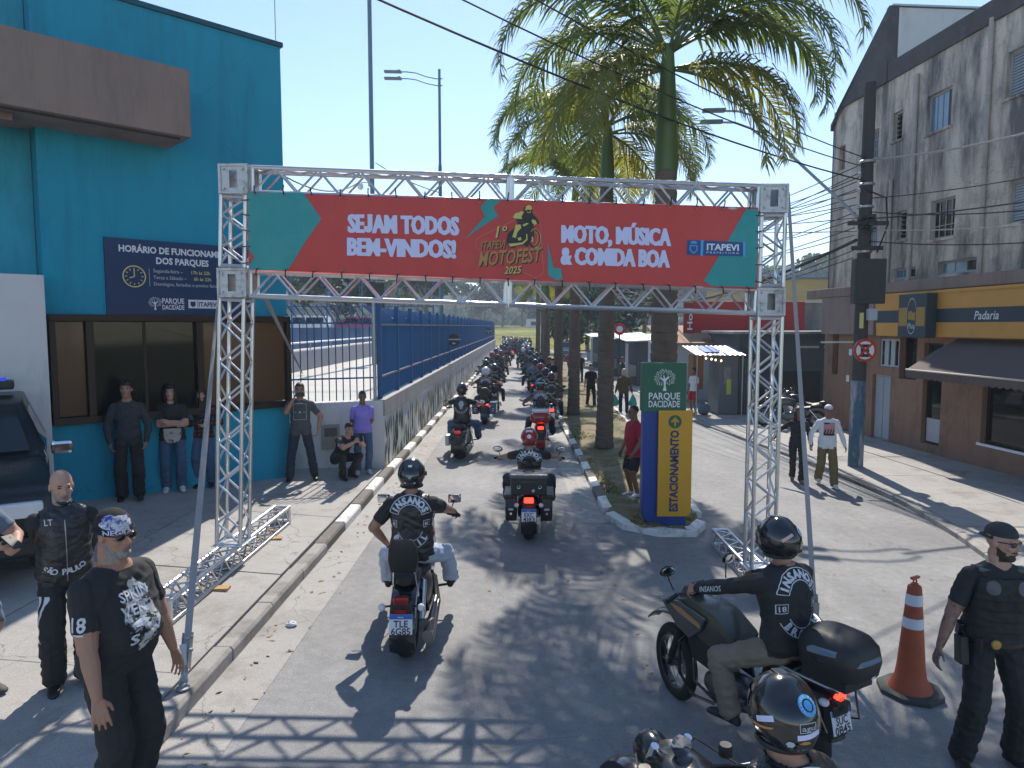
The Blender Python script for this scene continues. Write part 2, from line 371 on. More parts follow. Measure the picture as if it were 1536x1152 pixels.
def med_x(y):
    def at(ps):
        for a, b in zip(ps, ps[1:]):
            lo, hi = sorted((a, b), key=lambda q: q[1])
            if lo[1] <= y <= hi[1]: return lo[0] + (hi[0] - lo[0]) * (y - lo[1]) / (hi[1] - lo[1])
        return None
    l = at(MED_L[::-1]); r = at(MED_R)
    if l is None: l = at([MED_T[2], MED_T[1], MED_T[0], MED_L[-1]])
    if r is None: r = at([MED_T[2], MED_T[3], MED_T[4], MED_R[0]])
    return l, r
mb = MB(); rows = []
yy = 10.5
while yy < 90:
    l, r = med_x(yy); l += .1; r -= .1
    rows.append([(l + (r - l) * k / 10, yy, gz(l + (r-l)*k/10) + .095 + .05 * noise.noise((k * .5, yy * .7, 3)) + .05 * sin(pi * k / 10)) for k in range(11)]); yy += .25 if yy < 30 else 1.5
n = len(rows); mb.add([p for r in rows for p in r], [(i*11+k, i*11+k+1, (i+1)*11+k+1, (i+1)*11+k) for i in range(n-1) for k in range(10)])
struct(mb.build('median_soil', M_EARTH, smooth='all', fix=False))
# sparse dry grass on it
M_GRASS = mat('dry grass', (.22, .185, .06), .8, var=.3, scale=1.2)
mb = MB(); rg = random.Random(3)
for i in range(15000):
    y = 10.6 + 26 * rg.random() ** 1.8; l, r = med_x(y); x = rg.uniform(l + .16, r - .16)
    if noise.noise((x * 1.1, y * .8, 7)) < -.05: continue
    z = gz(x) + .11 + .05 * noise.noise(((x-l)/(r-l) * 5, y * .7, 3)); a = rg.uniform(0, 6.28); h = rg.uniform(.02, .06); w = .006 + .0004 * y
    dx, dy = cos(a) * w, sin(a) * w; lx, ly = rg.uniform(-.04, .04), rg.uniform(-.04, .04)
    mb.add([(x - dx, y - dy, z), (x + dx, y + dy, z), (x + lx, y + ly, z + h)], [(0, 1, 2)])
g = mb.build('grass', M_GRASS, fix=False); stuff(g)
tag(g, 'sparse dry grass growing in the median strip between the palms', 'grass')

# right pavement
RK = [(5.2, 5.4), (5.95, 7.2), (6.47, 8.95), (6.92, 11.0), (7.22, 13.2), (7.25, 15.2), (7.06, 17.1), (6.6, 20.6), (6.05, 24.5), (5.75, 34), (5.5, 80)]
rk = struct(thing('kerb_right', '', '')); del rk['label']; del rk['category']
kerb_run(rk, RK[:10], 1.0, lambda i: M_KERB, inside=1, z=lambda x: SWR - .13)
pr = struct(thing('pavement_right', '', '')); del pr['label']; del pr['category']
def rkx(y):
    for a, b in zip(RK, RK[1:]):
        if a[1] <= y <= b[1]: return a[0] + (b[0]-a[0]) * (y - a[1]) / (b[1] - a[1])
    return RK[-1][0]
MB().add([(rkx(5.5)+.1, 5.5, SWR-.05), (16, 5.5, SWR-.05), (16, 80, SWR-.05), (5.6, 80, SWR-.05), (6.1, 24.5, SWR-.05), (7.1, 17, SWR-.05), (7.25, 13.2, SWR-.05), (6.6, 9, SWR-.05)], [tuple(range(8))]).build('bedding', M_JOINT, pr)
yj = [5.5, 7.6, 9.5, 11.4, 13.0, 15.4, 17.6, 20.2, 23, 26, 30, 36, 44, 60, 80]
for i in range(len(yj) - 1):
    for j in range(3):
        g = .01; f0, f1 = (0, .3, .62)[j], (.3, .62, 1)[j]; c = []
        for y, s_ in ((yj[i] + g, 1), (yj[i+1] - g, 1)):
            k = rkx(y) + .15; sk = .12 * sin(i * 2.1 + j) if 0 < i else 0
            c.append(((k + (13.5 - k) * f0 + g, y), (k + (13.5 - k) * f1 - g, y)))
        c = [c[0][0], c[0][1], c[1][1], c[1][0]]; dz = [random.uniform(-.012, .006) for _ in range(4)]
        mb = MB(); mb.add([(x, y, SWR - .1) for x, y in c] + [(x, y, SWR + d) for (x, y), d in zip(c, dz)], [(3,2,1,0),(4,5,6,7),(0,1,5,4),(1,2,6,5),(2,3,7,6),(3,0,4,7)])
        mb.build('slab', M_CONC, pr, bevel=.006)

# ---------------------------------------------------------------- teal park building (facade runs at 45 degrees)
TB = thing('teal_building', 'tall windowless teal rendered building with a brown beam and a dark strip window', 'building', (-4.2, 12.5, 0), radians(45))
mb = MB(); mb.box(-3.55, .1, 0, 5, 0, 1.65); mb.box(-3.55, .1, 0, 5, 3.2, 7.82); mb.box(-3.55, .1, .25, 5, 1.65, 3.2); mb.build('wall', M_TEAL, TB)
MB().box(-3.6, .14, -.04, 5.05, 7.82, 7.9).build('parapet_coping', mat('teal coping', (.012, .10, .14), .85, dirt=((.02, .03, .03), 3, .45, .7)), TB, bevel=.01)
MB().box(-9, -3.56, .3, 5, 0, 7.6).build('side_wall', M_TEAL2, TB)
mb = MB(); mb.box(-9, -1.78, -.92, .28, 5.8, 6.76); bm_ = mb.build('beam', M_BROWN, TB, bevel=.015)
MB().box(-9, -1.9, -.80, -.76, 5.775, 5.797).build('drip_groove', M_JOINT, bm_)
MB().box(-9.0, -3.9, -.55, -.10, 5.70, 5.795).build('soffit_panel', M_BROWN, bm_)
WN = MB()
for a in ((-3.53, .12, 3.12, 3.22), (-3.53, .12, 1.62, 1.73), (-3.53, -3.45, 1.73, 3.12), (.04, .12, 1.73, 3.12), (-3.07, -2.97, 1.73, 3.12), (-1.50, -1.40, 1.73, 3.12)): WN.box(a[0], a[1], -.09, .05, a[2], a[3])
win = WN.build('window', M_FRAME, TB, bevel=.008)
for a, b in ((-3.44, -3.08), (-2.96, -1.51), (-1.39, .03)): MB().box(a, b, 0.0, .02, 1.74, 3.11).build('pane', M_GLASSD if a > -3 and a < -2 else mat('tinted glass', (.11, .06, .032), .12, 0, var=.05, scale=2, spec=.45), win)
MB().box(-2.28, -2.24, -.015, .0, 1.74, 3.11).build('mullion', M_FRAME, win)
MB().tube([(.05, 0.05, 7.9), (.05, .05, 8.6)], .008, 6).build('lightning_rod', M_STEEL, TB)

# white boundary pillar wall to its left
MB().box(-9, -3.62, -.42, -.02, 0, 3.74).build('white_wall', M_WHITEW, bevel=.01)
o = COL.objects['white_wall']; o.location = TB.location; o.rotation_euler = TB.rotation_euler; tag(o, 'plain white rendered wall standing behind the dark police car', 'wall')

# opening hours board
HB = thing('opening_hours_sign', 'navy blue sign board about park opening hours on the teal wall', 'sign', (-4.2, 12.5, 0), radians(45))
MB().box(-2.77, -.6, -.05, -.002, 3.22, 4.36).build('board', M_SIGNB, HB)
def put(mb, vf, o, ux=(1,0,0), uy=(0,0,1)):
    vs, fs = vf; o, ux, uy = V(o), V(ux), V(uy); mb.add([o + ux*x + uy*y for x, y in vs], fs); return mb
mb = MB(); put(mb, fit_text('HORÁRIO DE FUNCIONAMENTO', 1.78, .10, .035), (-1.69, -.056, 4.215)); put(mb, fit_text('DOS PARQUES', .80, .10, .035), (-1.66, -.056, 4.06)); mb.build('title', M_PRW, HB, fix=False)
mb = MB(); ring = [(cos(2*pi*k/32), sin(2*pi*k/32)) for k in range(32)]
c = V((-2.38, -.056, 3.80)); vs = [c + V((x*r, 0, y*r)) for r in (.165, .148) for x, y in ring]; mb.add(vs, [(k, (k+1)%32, 32+(k+1)%32, 32+k) for k in range(32)])
for k in range(12):
    a = k*pi/6; mb.bar(c + V((cos(a)*.13, 0, sin(a)*.13)), c + V((cos(a)*.10, 0, sin(a)*.10)), .012, .002, V((0,1,0)))
mb.bar(c, c + V((0, 0, .10)), .014, .002, V((0,1,0))); mb.bar(c + V((.006,0,0)), c + V((-.07, 0, -.025)), .014, .002, V((0,1,0)))
mb.build('clock_symbol', M_PRY, HB)
MB().box(-2.17, -2.163, -.057, -.055, 3.66, 3.93).build('divider', M_PRG, HB)
for t, z in (('Segunda-feira –', 3.875), ('Terça a Sábado –', 3.775), ('Domingos, feriados e pontos facultativos –', 3.675)): lettering(MB(), t, (-2.11, -.056, z), (1,0,0), (0,0,1), size=.075, bold=.001, align='LEFT', xs=.95).build('hours_text', M_PRG, HB, fix=False)
for t, x, z in (('17h às 22h', -1.55, 3.875), ('6h às 22h', -1.50, 3.775)): lettering(MB(), t, (x, -.056, z), (1,0,0), (0,0,1), size=.075, bold=.001, align='LEFT', xs=.95).build('hours_figures', M_PRY, HB, fix=False)
def tree_logo(mb, c, r, ux=(1,0,0), uy=(0,0,1), seed=1):
    """round tree emblem: trunk, branches and a ring of small leaves"""
    c, ux, uy = V(c), V(ux), V(uy); rr = random.Random(seed)
    q = lambda x, y: c + ux*x*r + uy*y*r
    mb.add([q(-.16,-1), q(.18,-1), q(.09,-.55), q(.12,-.1), q(.42,.28), q(.34,.36), q(.03,.1), q(-.06,.42), q(-.14,.40), q(-.10,.05), q(-.40,.30), q(-.46,.20), q(-.1,-.15), q(-.07,-.6)], [tuple(range(14))])
    for k in range(64):
        a = k * 2.399; d = .38 + .62 * sqrt(k / 64); x, y = cos(a)*d*.95, .16 + sin(a)*d*.82
        if y < -.45 or (abs(x) < .2 and y < .1): continue
        b = a + rr.uniform(-.6, .6); l = .085; w = .05
        mb.add([q(x - cos(b)*l, y - sin(b)*l), q(x + sin(b)*w, y - cos(b)*w), q(x + cos(b)*l, y + sin(b)*l), q(x - sin(b)*w, y + cos(b)*w)], [(0,1,2,3)])
    return mb
mb = MB(); tree_logo(mb, (-2.10, -.056, 3.40), .10); put(mb, fit_text('PARQUE', .33, .085, .02), (-1.83, -.056, 3.445)); put(mb, fit_text('DACIDADE', .33, .075, .02), (-1.83, -.056, 3.345))
mb.box(-1.60, -1.10, -.056, -.053, 3.335, 3.47); mb.build('logos', M_PRW, HB, fix=False)
mb = MB(); put(mb, fit_text('ITAPEVI', .30, .075, .03), (-1.29, -.060, 3.40)); mb.add([(-1.57,-.06,3.44),(-1.49,-.06,3.44),(-1.49,-.06,3.38),(-1.53,-.06,3.35),(-1.57,-.06,3.38)], [(0,1,2,3,4)]); mb.box(-1.46, -1.452, -.061, -.058, 3.345, 3.46); mb.build('crest', M_SIGNB, HB, fix=False)

# ---------------------------------------------------------------- mural wall, front wall, blue fence
PW = thing('perimeter_wall', 'long concrete park wall painted with green and ochre leaves along the kerb', 'wall', (-2.69, 13.95, 0))
M_MURAL = mat('mural ground', (.64, .63, .62), .85, var=.10, scale=1.5, bump=.15, bscale=50, dirt=((.38, .38, .38), 1.2, .48, .78), streak=1)
MB().box(-.24, 0, 0, 64, 0, 1.27).build('wall', M_MURAL, PW); MB().box(-.27, .022, -.03, 64, 1.27, 1.60).build('cap', M_WALLCAP, PW, bevel=.015)
ML = [mat('mural green', (.015, .12, .07), .8, var=.2, scale=9), mat('mural dark green', (.015, .06, .045), .8, var=.2, scale=9), mat('mural ochre', (.42, .25, .04), .8, var=.2, scale=9), mat('mural pale', (.62, .60, .56), .8, var=.1, scale=9)]
rr = random.Random(11); y = .12; nl = 0; mbr = [MB(), MB(), MB(), MB()]
while y < 62:
    for z0 in ((.16, .5, .86) if y < 40 else (.3, .8)):
        if rr.random() < .22: continue
        L = rr.uniform(.18, .34); w = rr.uniform(.04, .09); a = radians(rr.uniform(60, 120)); k = rr.choice((0, 0, 1, 1, 2, 3, 3)); cz = min(1.0, z0 + rr.uniform(-.05, .2)); cy = y + rr.uniform(-.1, .1); d = V((cos(a), sin(a))); e = V((-d.y, d.x))
        pl = [d * t * L + e * s * w * (1 - abs(t) ** 1.6) for t, s in ((-1, 0), (-.6, 1), (-.2, 1), (.25, 1), (.65, 1), (1, 0), (.65, -1), (.25, -1), (-.2, -1), (-.6, -1))]
        pts = [(.004, max(.02, cy + p.x), max(.02, cz + p.y)) for p in pl]
        if nl < 260: MB().add(pts, [tuple(range(10))]).build('painted_leaf', ML[k], PW, fix=False); nl += 1
        else: mbr[k].add(pts, [tuple(range(10))])
    y += rr.uniform(.12, .2) if y < 14 else .3
mbf = MB()
for k in range(4):
    mbf.k = k; mbf.add(mbr[k].v, mbr[k].f)
stuff(mbf.build('painted_leaves', ML, PW, fix=False))

FW = thing('front_wall', 'white rendered garden wall with a meter box beside the teal building', 'wall', (-2.69, 13.93, 0), radians(23))
MB().box(-2.3, -.0, .0, .22, 0, 1.585).build('wall', M_WHITEW, FW)
mb = MB(); mb.box(-1.22, -.88, -.03, 0, .68, 1.16); mt = mb.build('meter_box', mat('meter box grey', (.30, .29, .25), .6, var=.1, dirt=((.2, .17, .13), 6, .5, .8)), FW, bevel=.008)
MB().box(-1.17, -.93, -.036, -.03, .93, 1.10).build('meter_window', mat('meter window', (.12, .11, .10), .3), mt)

def bar_mesh(z0, z1, zt, dx, r=.011):
    mb = MB(); mb.tube([(0, 0, z0), (0, 0, z1), (dx * .3, 0, z1 + (zt - z1) * .45), (dx, 0, zt)], r, 6); return mb.mesh('bar', M_BLUE, smooth=True)
BF = thing('blue_fence', 'long blue steel bar fence on top of the mural wall', 'fence', (-2.80, 14.1, 1.6))
BM = bar_mesh(.04, 1.48, 1.86, -.34, .014)
pm = MB().box(-.045, .045, -.05, .05, 0, 1.9).mesh('post', M_BLUE, bevel=.006)
rt_ = MB().box(-.015, .015, .05, 1.95, 1.46, 1.50).mesh('rail', mat('rail top', (.20, .19, .25), .5, .2)); rl_ = MB().box(-.015, .015, .05, 1.95, .42, .46).mesh('rail', MATS['rail top'])
rest = MB(); nb = 0
for i in range(32):
    y0 = i * 2.0
    link('post', pm, BF, (0, y0, 0)); link('rail', rt_, BF, (.02, y0, 0)); link('rail', rl_, BF, (.02, y0, 0))
    for k in range(14):
        yb = y0 + .13 + k * .133
        if nb < 238: link('bar', BM, BF, (0, yb, 0)); nb += 1
        else: rest.tube([(0, yb, .04), (0, yb, 1.48), (-.34, yb, 1.86)], .014, 4)
stuff(rest.build('bars', M_BLUE, BF))
SF = thing('side_fence', 'short blue bar fence with bent tops on the white garden wall', 'fence', (-2.80, 14.0, 1.585), radians(23))
SB = bar_mesh(.02, 1.48, 1.86, -.22, .012)
for k in range(14): link('bar', SB, SF, (-.17 - k * .132, 0, 0))
for z in (.45, 1.52): MB().box(-1.98, -.04, -.012, .012, z - .015, z + .015).build('rail', M_BLUE, SF)
MB().tube([(-.08, 0, 0), (-.08, 0, 1.92)], .035, 10).build('post', M_STEEL, SF, smooth=True)
for yb, z, r in ((27.9, 2.5, .25), (58.8, 2.62, .27)):
    t = thing('round_sign', 'black round disc fixed to the blue fence, %s' % ('the nearer and larger one' if yb < 40 else 'the far one near the end'), 'sign', (-2.60, yb, z), 0, 'round discs on the fence')
    MB().lathe([(.001, -.03), (r, -.03), (r, .03), (.001, .03)], 28, axis='y').build('disc', M_BLACKP, t, smooth=True)
    MB().box(-r * 1.05, r * 1.05, -.045, -.032, .0, .05).build('band', M_STEEL, t); MB().box(-.06, .06, -.04, -.031, -.16, -.1).build('label_plate', M_PRG, t)

# ---------------------------------------------------------------- park ground behind the wall
M_YARD = mat('yard concrete', (.50, .47, .42), .85, var=.08, scale=.8, dirt=((.36, .33, .3), 1.5, .5, .8))
struct(MB().add([(-2.93, 14.15, 1.44), (-2.93, 78, 1.44), (-40, 78, 1.44), (-40, 15.5, 1.44), (-6, 14.6, 1.44), (-4.9, 13.4, 1.44)], [(0,1,2,3,4,5)]).build('yard', M_YARD, fix=False))
rw = MB(); rw.box(-8.2, -7.85, 15, 78, 1.44, 2.16); o = rw.build('retaining_wall', mat('retaining grey', (.26, .27, .30), .85, var=.1, scale=1), None, bevel=.02); tag(o, 'low grey retaining wall across the sunlit park yard', 'wall')
struct(MB().box(-40, -8.2, 15, 78, 1.4, 2.1).build('terrace', M_YARD))
t = thing('pipe_rail', 'white pipe railing on top of the low retaining wall', 'railing', (-8.0, 15, 2.16))
MB().tube([(0, 0, .28), (0, 60, .28)], .035, 8).build('rail', M_PRW, t, smooth=True)
ps = MB().tube([(0, 0, 0), (0, 0, .28)], .025, 6).mesh('post', M_STEEL)
for k in range(21): link('post', ps, t, (0, k * 3, 0))
tp = MB()
for k in range(40): tp.add([(-9.2 + .06*sin(k*1.7), 18 + k * 1.2, 2.1), (-9.2 + .06*sin(k*1.7 + 1.7), 19.2 + k * 1.2, 2.1), (-9.2 + .06*sin(k*1.7 + 1.7), 19.2 + k * 1.2, 2.95), (-9.2 + .06*sin(k*1.7), 18 + k*1.2, 2.95)], [(0,1,2,3)])
tp.box(-9.26, -9.22, 18, 66, 2.93, 2.98)
tag(tp.build('tarpaulin_screen', M_BLUEP, fix=False), 'dark blue tarpaulin screen beyond the park yard', 'screen')

# sports court fence of blue posts
t = thing('court_fence', 'tall thin teal posts of a sports court cage behind the park wall', 'fence', (-24, 46, 2.1))
for k in range(9): MB().tube([(k * 2.3, 0, 0), (k * 2.3, 0, 4.4)], .05, 6).build('post', M_BLUE, t)
for z in (2.2, 4.4): MB().tube([(0, 0, z), (18.4, 0, z)], .035, 6).build('rail', M_BLUE, t)
for k in range(30): MB().tube([(k * .62, 0, .02), (k * .62, 0, 4.36)], .014, 4).build('wire', M_BLUE, t)

# floodlight mast and street lamps on the left
def lamp_arm(parent, pts, head_dir, L=.62, r=.028, m=M_STEEL):
    a = MB().tube(pts, r, 8).build('arm', m, parent, smooth=True)
    e = V(pts[-1]); d = V(head_dir).normalized(); q = d.cross(V((0,0,1))).normalized(); u = q.cross(d)
    mb = MB(); R = Matrix((q, d, u)).transposed(); mb.cbox(e + d * L / 2, (.20, L, .075), R); mb.cbox(e + d * .1 + V((0,0,.06)), (.06, .1, .05), R)
    return mb.build('lamp_head', mat('lamp grey', (.17, .20, .23), .5, .3), a, bevel=.02)
PL = mat('pole paint teal', (.12, .20, .24), .5, .4, var=.1, scale=3)
t = thing('floodlight_mast', 'very tall grey steel mast behind the blue fence', 'mast', (-6.15, 30, 1.44))
MB().tube([(0,0,0), (0,0,4.6), (0,0,4.65), (0,0,22)], [.13, .115, .095, .08], 14).build('pole', PL, t, smooth=True)
cb = MB().box(-.16, -.10, -.09, .09, 7.4, 7.75).build('camera_box', M_PRG, t); MB().tube([(-.14,0,7.55), (-.5,0,7.55)], .02, 6).build('camera_arm', M_STEEL, t); MB().ell((-.5, 0, 7.4), (.13, .13, .15)).build('dome_camera', M_PRW, t, smooth=True)
MB().cbox((.10, -.16, 2.9), (.75, .2, 1.1)).build('speaker_cluster', M_BLACKP, t, bevel=.04)
t = thing('street_lamp', 'slim teal street lamp with two curved arms pointing left', 'street lamp', (-3.1, 28, 1.44))
MB().tube([(0,0,0), (0,0,3.6), (0,0,3.62), (0,0,7.8), (0,0,7.82), (0,0,11.4)], [.085, .085, .07, .07, .055, .05], 12).build('pole', PL, t, smooth=True)
for z in (11.05, 10.8): lamp_arm(t, [(.12, 0, z), (-.1, 0, z), (-.5, 0, z + .08), (-.9, 0, z + .22), (-1.25, 0, z + .26), (-1.45, 0, z + .26)], (-1, 0, .02), .66, .022, PL)

# ---------------------------------------------------------------- welcome arch of aluminium truss
AR = thing('truss_arch', 'silver aluminium truss arch spanning the street and carrying the red banner', 'arch', (-.2, 8.25, 0))
AO = Matrix.Translation(-V(AR.location))
def truss(name, a, b, h, per, parent, sidev, r=.0245, rb=.013, double=True):
    """square box truss from a to b, half size h; chords in one mesh, each zigzag brace a child"""
    a, b = V(a), V(b); d = (b - a); L = d.length; d.normalize(); w = V(sidev); w = (w - d * w.dot(d)).normalized(); u = d.cross(w)
    mb = MB()
    for i in (-1, 1):
        for j in (-1, 1): mb.tube([a + u*h*i + w*h*j, b + u*h*i + w*h*j], r, 8)
    for p in (a, b):
        q = d * (.012 if p is a else -.012)
        for i in (-1, 1):
            mb.rod(p + q + u*h*i - w*h, p + q + u*h*i + w*h, r*.9, 6); mb.rod(p + q + w*h*i - u*h, p + q + w*h*i + u*h, r*.9, 6)
    o = mb.xf(AO).build(name, M_ALU, parent, smooth=True)
    n = max(1, round(L / per)) * 2; st = (L - .06) / n
    for (f, g) in ((u, w), (-u, w), (w, u), (-w, u)):
        for k in range(n):
            s0 = -1 if (k % 2 == 0) else 1
            p = a + d * (.03 + st*k) + f*h + g*h*s0*.97; q = a + d * (.03 + st*(k+1)) + f*h - g*h*s0*.97
            MB().rod(p, q, rb, 6).xf(AO).build('brace', M_ALU, o, smooth=True)
    return o
M_BLK = mat('cast aluminium', (.52, .52, .53), .55, .75, var=.12, scale=10, dirt=((.18, .18, .18), 12, .5, .75))
def block(c, parent, s=.148):
    c = V(c); mb = MB(); t = .03
    for i in (-1, 1):
        for j in (-1, 1):
            mb.cbox(c + V((i*s, j*s, 0)), (t, t, 2*s + t)); mb.cbox(c + V((i*s, 0, j*s)), (t, 2*s + t - .004, t - .004)); mb.cbox(c + V((0, i*s, j*s)), (2*s - t, t - .002, t - .002))
    o = mb.xf(AO).build('corner_block', M_BLK, parent, bevel=.004)
    for sy in (-1, 1):                                     # perforated plates front and back, sides
        for ax in ('x', 'y'):
            m2 = MB(); y = sy * (s - .004)
            for x0, x1, z0, z1 in ((-s, -.045, -s, s), (.045, s, -s, s), (-.045, .045, .095, s), (-.045, .045, -s, -.095)):
                if ax == 'y': m2.cbox(c + V(((x0+x1)/2, y, (z0+z1)/2)), (x1-x0, .008, z1-z0))
                else: m2.cbox(c + V((y, (x0+x1)/2, (z0+z1)/2)), (.008, x1-x0, z1-z0))
            m2.xf(AO).build('plate', M_BLK, o)
    for x in (-1, 1):
        for z in (-1, 1): MB().lathe([(.001,-.014),(.013,-.014),(.013,0),(.001,0)], 8, c + V((x*.105, -s - .009, z*.105)), 'y').xf(AO).build('bolt', M_STEEL, o)
    return o
h = .135
LB, LT, RB, RT = V((-3.34, 8.05, .54)), V((-3.14, 8.05, 4.82)), V((2.91, 8.45, .12)), V((2.91, 8.45, 4.67))
la = lambda z: LB + (LT - LB) * ((z - LB.z) / (LT.z - LB.z)); ra = lambda z: RB + (RT - RB) * ((z - RB.z) / (RT.z - RB.z))
T0, T1, Q0, Q1 = la(4.66), ra(4.51), la(3.53), ra(3.33)
for a, b in ((LB, la(3.355)), (la(3.705), la(4.485)), (RB, ra(3.155)), (ra(3.505), ra(4.335))): truss('leg', a, b, h, .46, AR, (0, 1, 0))
for a, b in ((T0, T1), (Q0, Q1)):
    d = (b - a).normalized(); m_ = a + (b - a) * .5
    truss('beam', a + d*.18, m_ - d*.012, h, .46, AR, (0, 0, 1)); truss('beam', m_ + d*.012, b - d*.18, h, .46, AR, (0, 0, 1))
    mb = MB()
    for s_ in (-1, 1):
        for i in (-1, 1): mb.cbox(m_ + d*s_*.014 + V((0, i*h, 0)), (.016, .02, 2*h + .05)); mb.cbox(m_ + d*s_*.014 + V((0, 0, i*h)), (.016, 2*h, .02))
    mb.xf(AO).build('splice_plate', M_ALU, AR)
for c in (T0, T1, Q0, Q1): block(c, AR)
for x, y, z in ((-3.34, 8.05, .415), (2.91, 8.45, -.005)):
    o = truss('base', (x, y - 1.72, z), (x, y + 1.7, z), .105, .36, AR, (0, 0, 1), .022, .011)
    m2 = MB()
    for s_ in (-1, 1):
        m2.cbox((x, y + s_*1.72, z + .02), (.23, .012, .18))
    m2.cbox((x, y, z + .128), (.36, .36, .016)); m2.xf(AO).build('end_plate', M_ALU, AR, bevel=.003)
for x, y, z in ((-3.22, 7.25, .30), (-3.25, 9.0, .30), (-3.38, 9.35, .30), (2.95, 9.7, -.115), (2.95, 7.2, -.115)):
    o = MB().cbox((0, 0, 0), (.30, .11, .035)).build('wooden_block', M_WOOD, None, bevel=.004); o.location = (x, y, z - .012); o.rotation_euler = (0, 0, .25 * sin(y * 3))
    tag(o, {7.25: 'pine block under the street side of the near left base truss', 9.0: 'pine block under the far end of the left base truss', 9.35: 'outer pine block under the far left base truss', 9.7: 'pine block under the far end of the right base truss', 7.2: 'pine block under the near end of the right base truss'}[y], 'wood block', 'blocks under the arch')

def strap(label, a, b, w=.05, twist=0., name='ratchet_strap', ratchet=True):
    a, b = V(a), V(b); t = thing(name, label, 'strap', b, 0, 'arch tie-down straps'); d = (a - b); x0 = d.cross(V((0,1,0))).normalized(); mb = MB(); N = 14; vs = []
    for i in range(N + 1):
        f = i / N; q = Quaternion(d.normalized(), twist * f); x = q @ x0; nn = x.cross(d).normalized(); p = d * f
        vs += [p - x*w/2 - nn*.0015, p + x*w/2 - nn*.0015, p + x*w/2 + nn*.0015, p - x*w/2 + nn*.0015]
    mb.add(vs, [(i*4+k, i*4+(k+1)%4, (i+1)*4+(k+1)%4, (i+1)*4+k) for i in range(N) for k in range(4)]); mb.build('webbing', M_STRAP, t)
    if ratchet:
        e = d.normalized(); c = e * .28; mb = MB()
        for s_ in (-1, 1): mb.bar(c - e*.14 + x0*.032*s_, c + e*.14 + x0*.032*s_, .006, .05, x0.cross(e))
        mb.bar(c - x0*.05, c + x0*.05, .025); mb.bar(c + e*.1 - x0*.045, c + e*.1 + x0*.045, .02); mb.bar(c + V((0,-.03,.0)) - e*.1, c + V((0,-.07,.02)) + e*.06, .05, .012)
        rt = mb.build('ratchet', M_STEEL, t, bevel=.002)
        MB().tube([e*.13, e*.06 + V((.03,0,0)), V((.02,0,.02)), V((-.03,0,.01)), e*.06 - V((.03,0,0)), e*.13], .008, 6).build('hook', M_STEEL, rt)
        MB().lathe([(.001,0),(.05,0),(.05,.012),(.02,.015),(.02,.04),(.001,.04)], 12).build('anchor', M_STEEL, rt)
    return t
strap('long grey ratchet strap from the arch down to the left pavement edge', (-3.26, 7.86, 4.0), (-2.60, 5.24, .26), .055, 2.2)
strap('grey strap from the top right corner of the arch to the road', (3.10, 8.4, 4.6), (3.05, 7.1, -.13), .055, .5)
strap('tan strap tied back from the arch to the blue side fence', (-2.95, 8.2, 3.4), (-4.15, 13.45, 2.15), .05, .8, ratchet=False)

# ---------------------------------------------------------------- banner
M_RED = mat('banner red', (.53, .060, .055), .5, var=.06, scale=1.2, spec=.35); M_TEALP = mat('banner teal', (.03, .29, .29), .5, var=.10, scale=1.5, spec=.35)
M_LILAC = mat('banner lilac print', (.60, .62, .86), .5, var=0); M_PINK = mat('banner pink line', (.62, .14, .12), .5, var=0)
M_GOLD = mat('banner gold', (.42, .21, .055), .5, var=0); M_LIME = mat('banner lime', (.55, .50, .13), .5, var=0); M_NAVYP = mat('banner navy', (.010, .06, .22), .5, var=0); M_SKYP = mat('banner sky', (.07, .34, .66), .5, var=0)
layer(M_RED, (.62, .12, .10), .9, .55, .75, .4); layer(M_RED, (.36, .03, .04), 1.6, .55, .75, .4, (1, 1, .4)); layer(M_TEALP, (.10, .36, .34), 1.3, .52, .72, .5)
c0, c1, c2, c3 = V((-2.99, 7.87, 3.67)), V((2.73, 8.27, 3.47)), V((2.72, 8.27, 4.40)), V((-2.985, 7.87, 4.51))
BN = thing('banner', 'red and teal welcome banner with lilac lettering and a motorbike emblem', 'banner', (-.13, 8.07, 3.55))
bnrm = (c1 - c0).cross(c3 - c0).normalized() # points towards the camera
BO = V(BN.location)
def bp(u, v, off=0.):
    a = (u - 372) / 765; t = 290 + 20*a; b = 405 + 30*a; q = (v - t) / (b - t)
    wv = .020 * sin(a * 21) * sin(q * 3.1) + .009 * sin(a * 117 + 1) * (1 - q)**2 + .008 * sin(a * 117 + 2.5) * q**2 + .022*noise.noise((a*14, q*2.2, 1))
    return (c3 + (c2 - c3)*a) * (1 - q) + (c0 + (c1 - c0)*a) * q + bnrm * (wv + off) - BO
def bpoly(name, polys, m, off, parent=BN):
    """print shapes given in the banner's own layout units; cut finely so that they follow the cloth"""
    bm = bmesh.new()
    for P in polys:
        vs = [bm.verts.new((p[0], p[1], 0)) for p in P]; bm.faces.new(vs)
    bmesh.ops.triangulate(bm, faces=bm.faces)
    for it in range(7):
        es = [e for e in bm.edges if e.calc_length() > 8]
        if not es: break
        bmesh.ops.subdivide_edges(bm, edges=es, cuts=1); bmesh.ops.triangulate(bm, faces=[f for f in bm.faces if len(f.verts) > 3])
    for w in bm.verts: w.co = bp(w.co.x, w.co.y, off + .002)
    me = bpy.data.meshes.new(name); bm.to_mesh(me); bm.free(); me.materials.append(m); return link(name, me, parent)
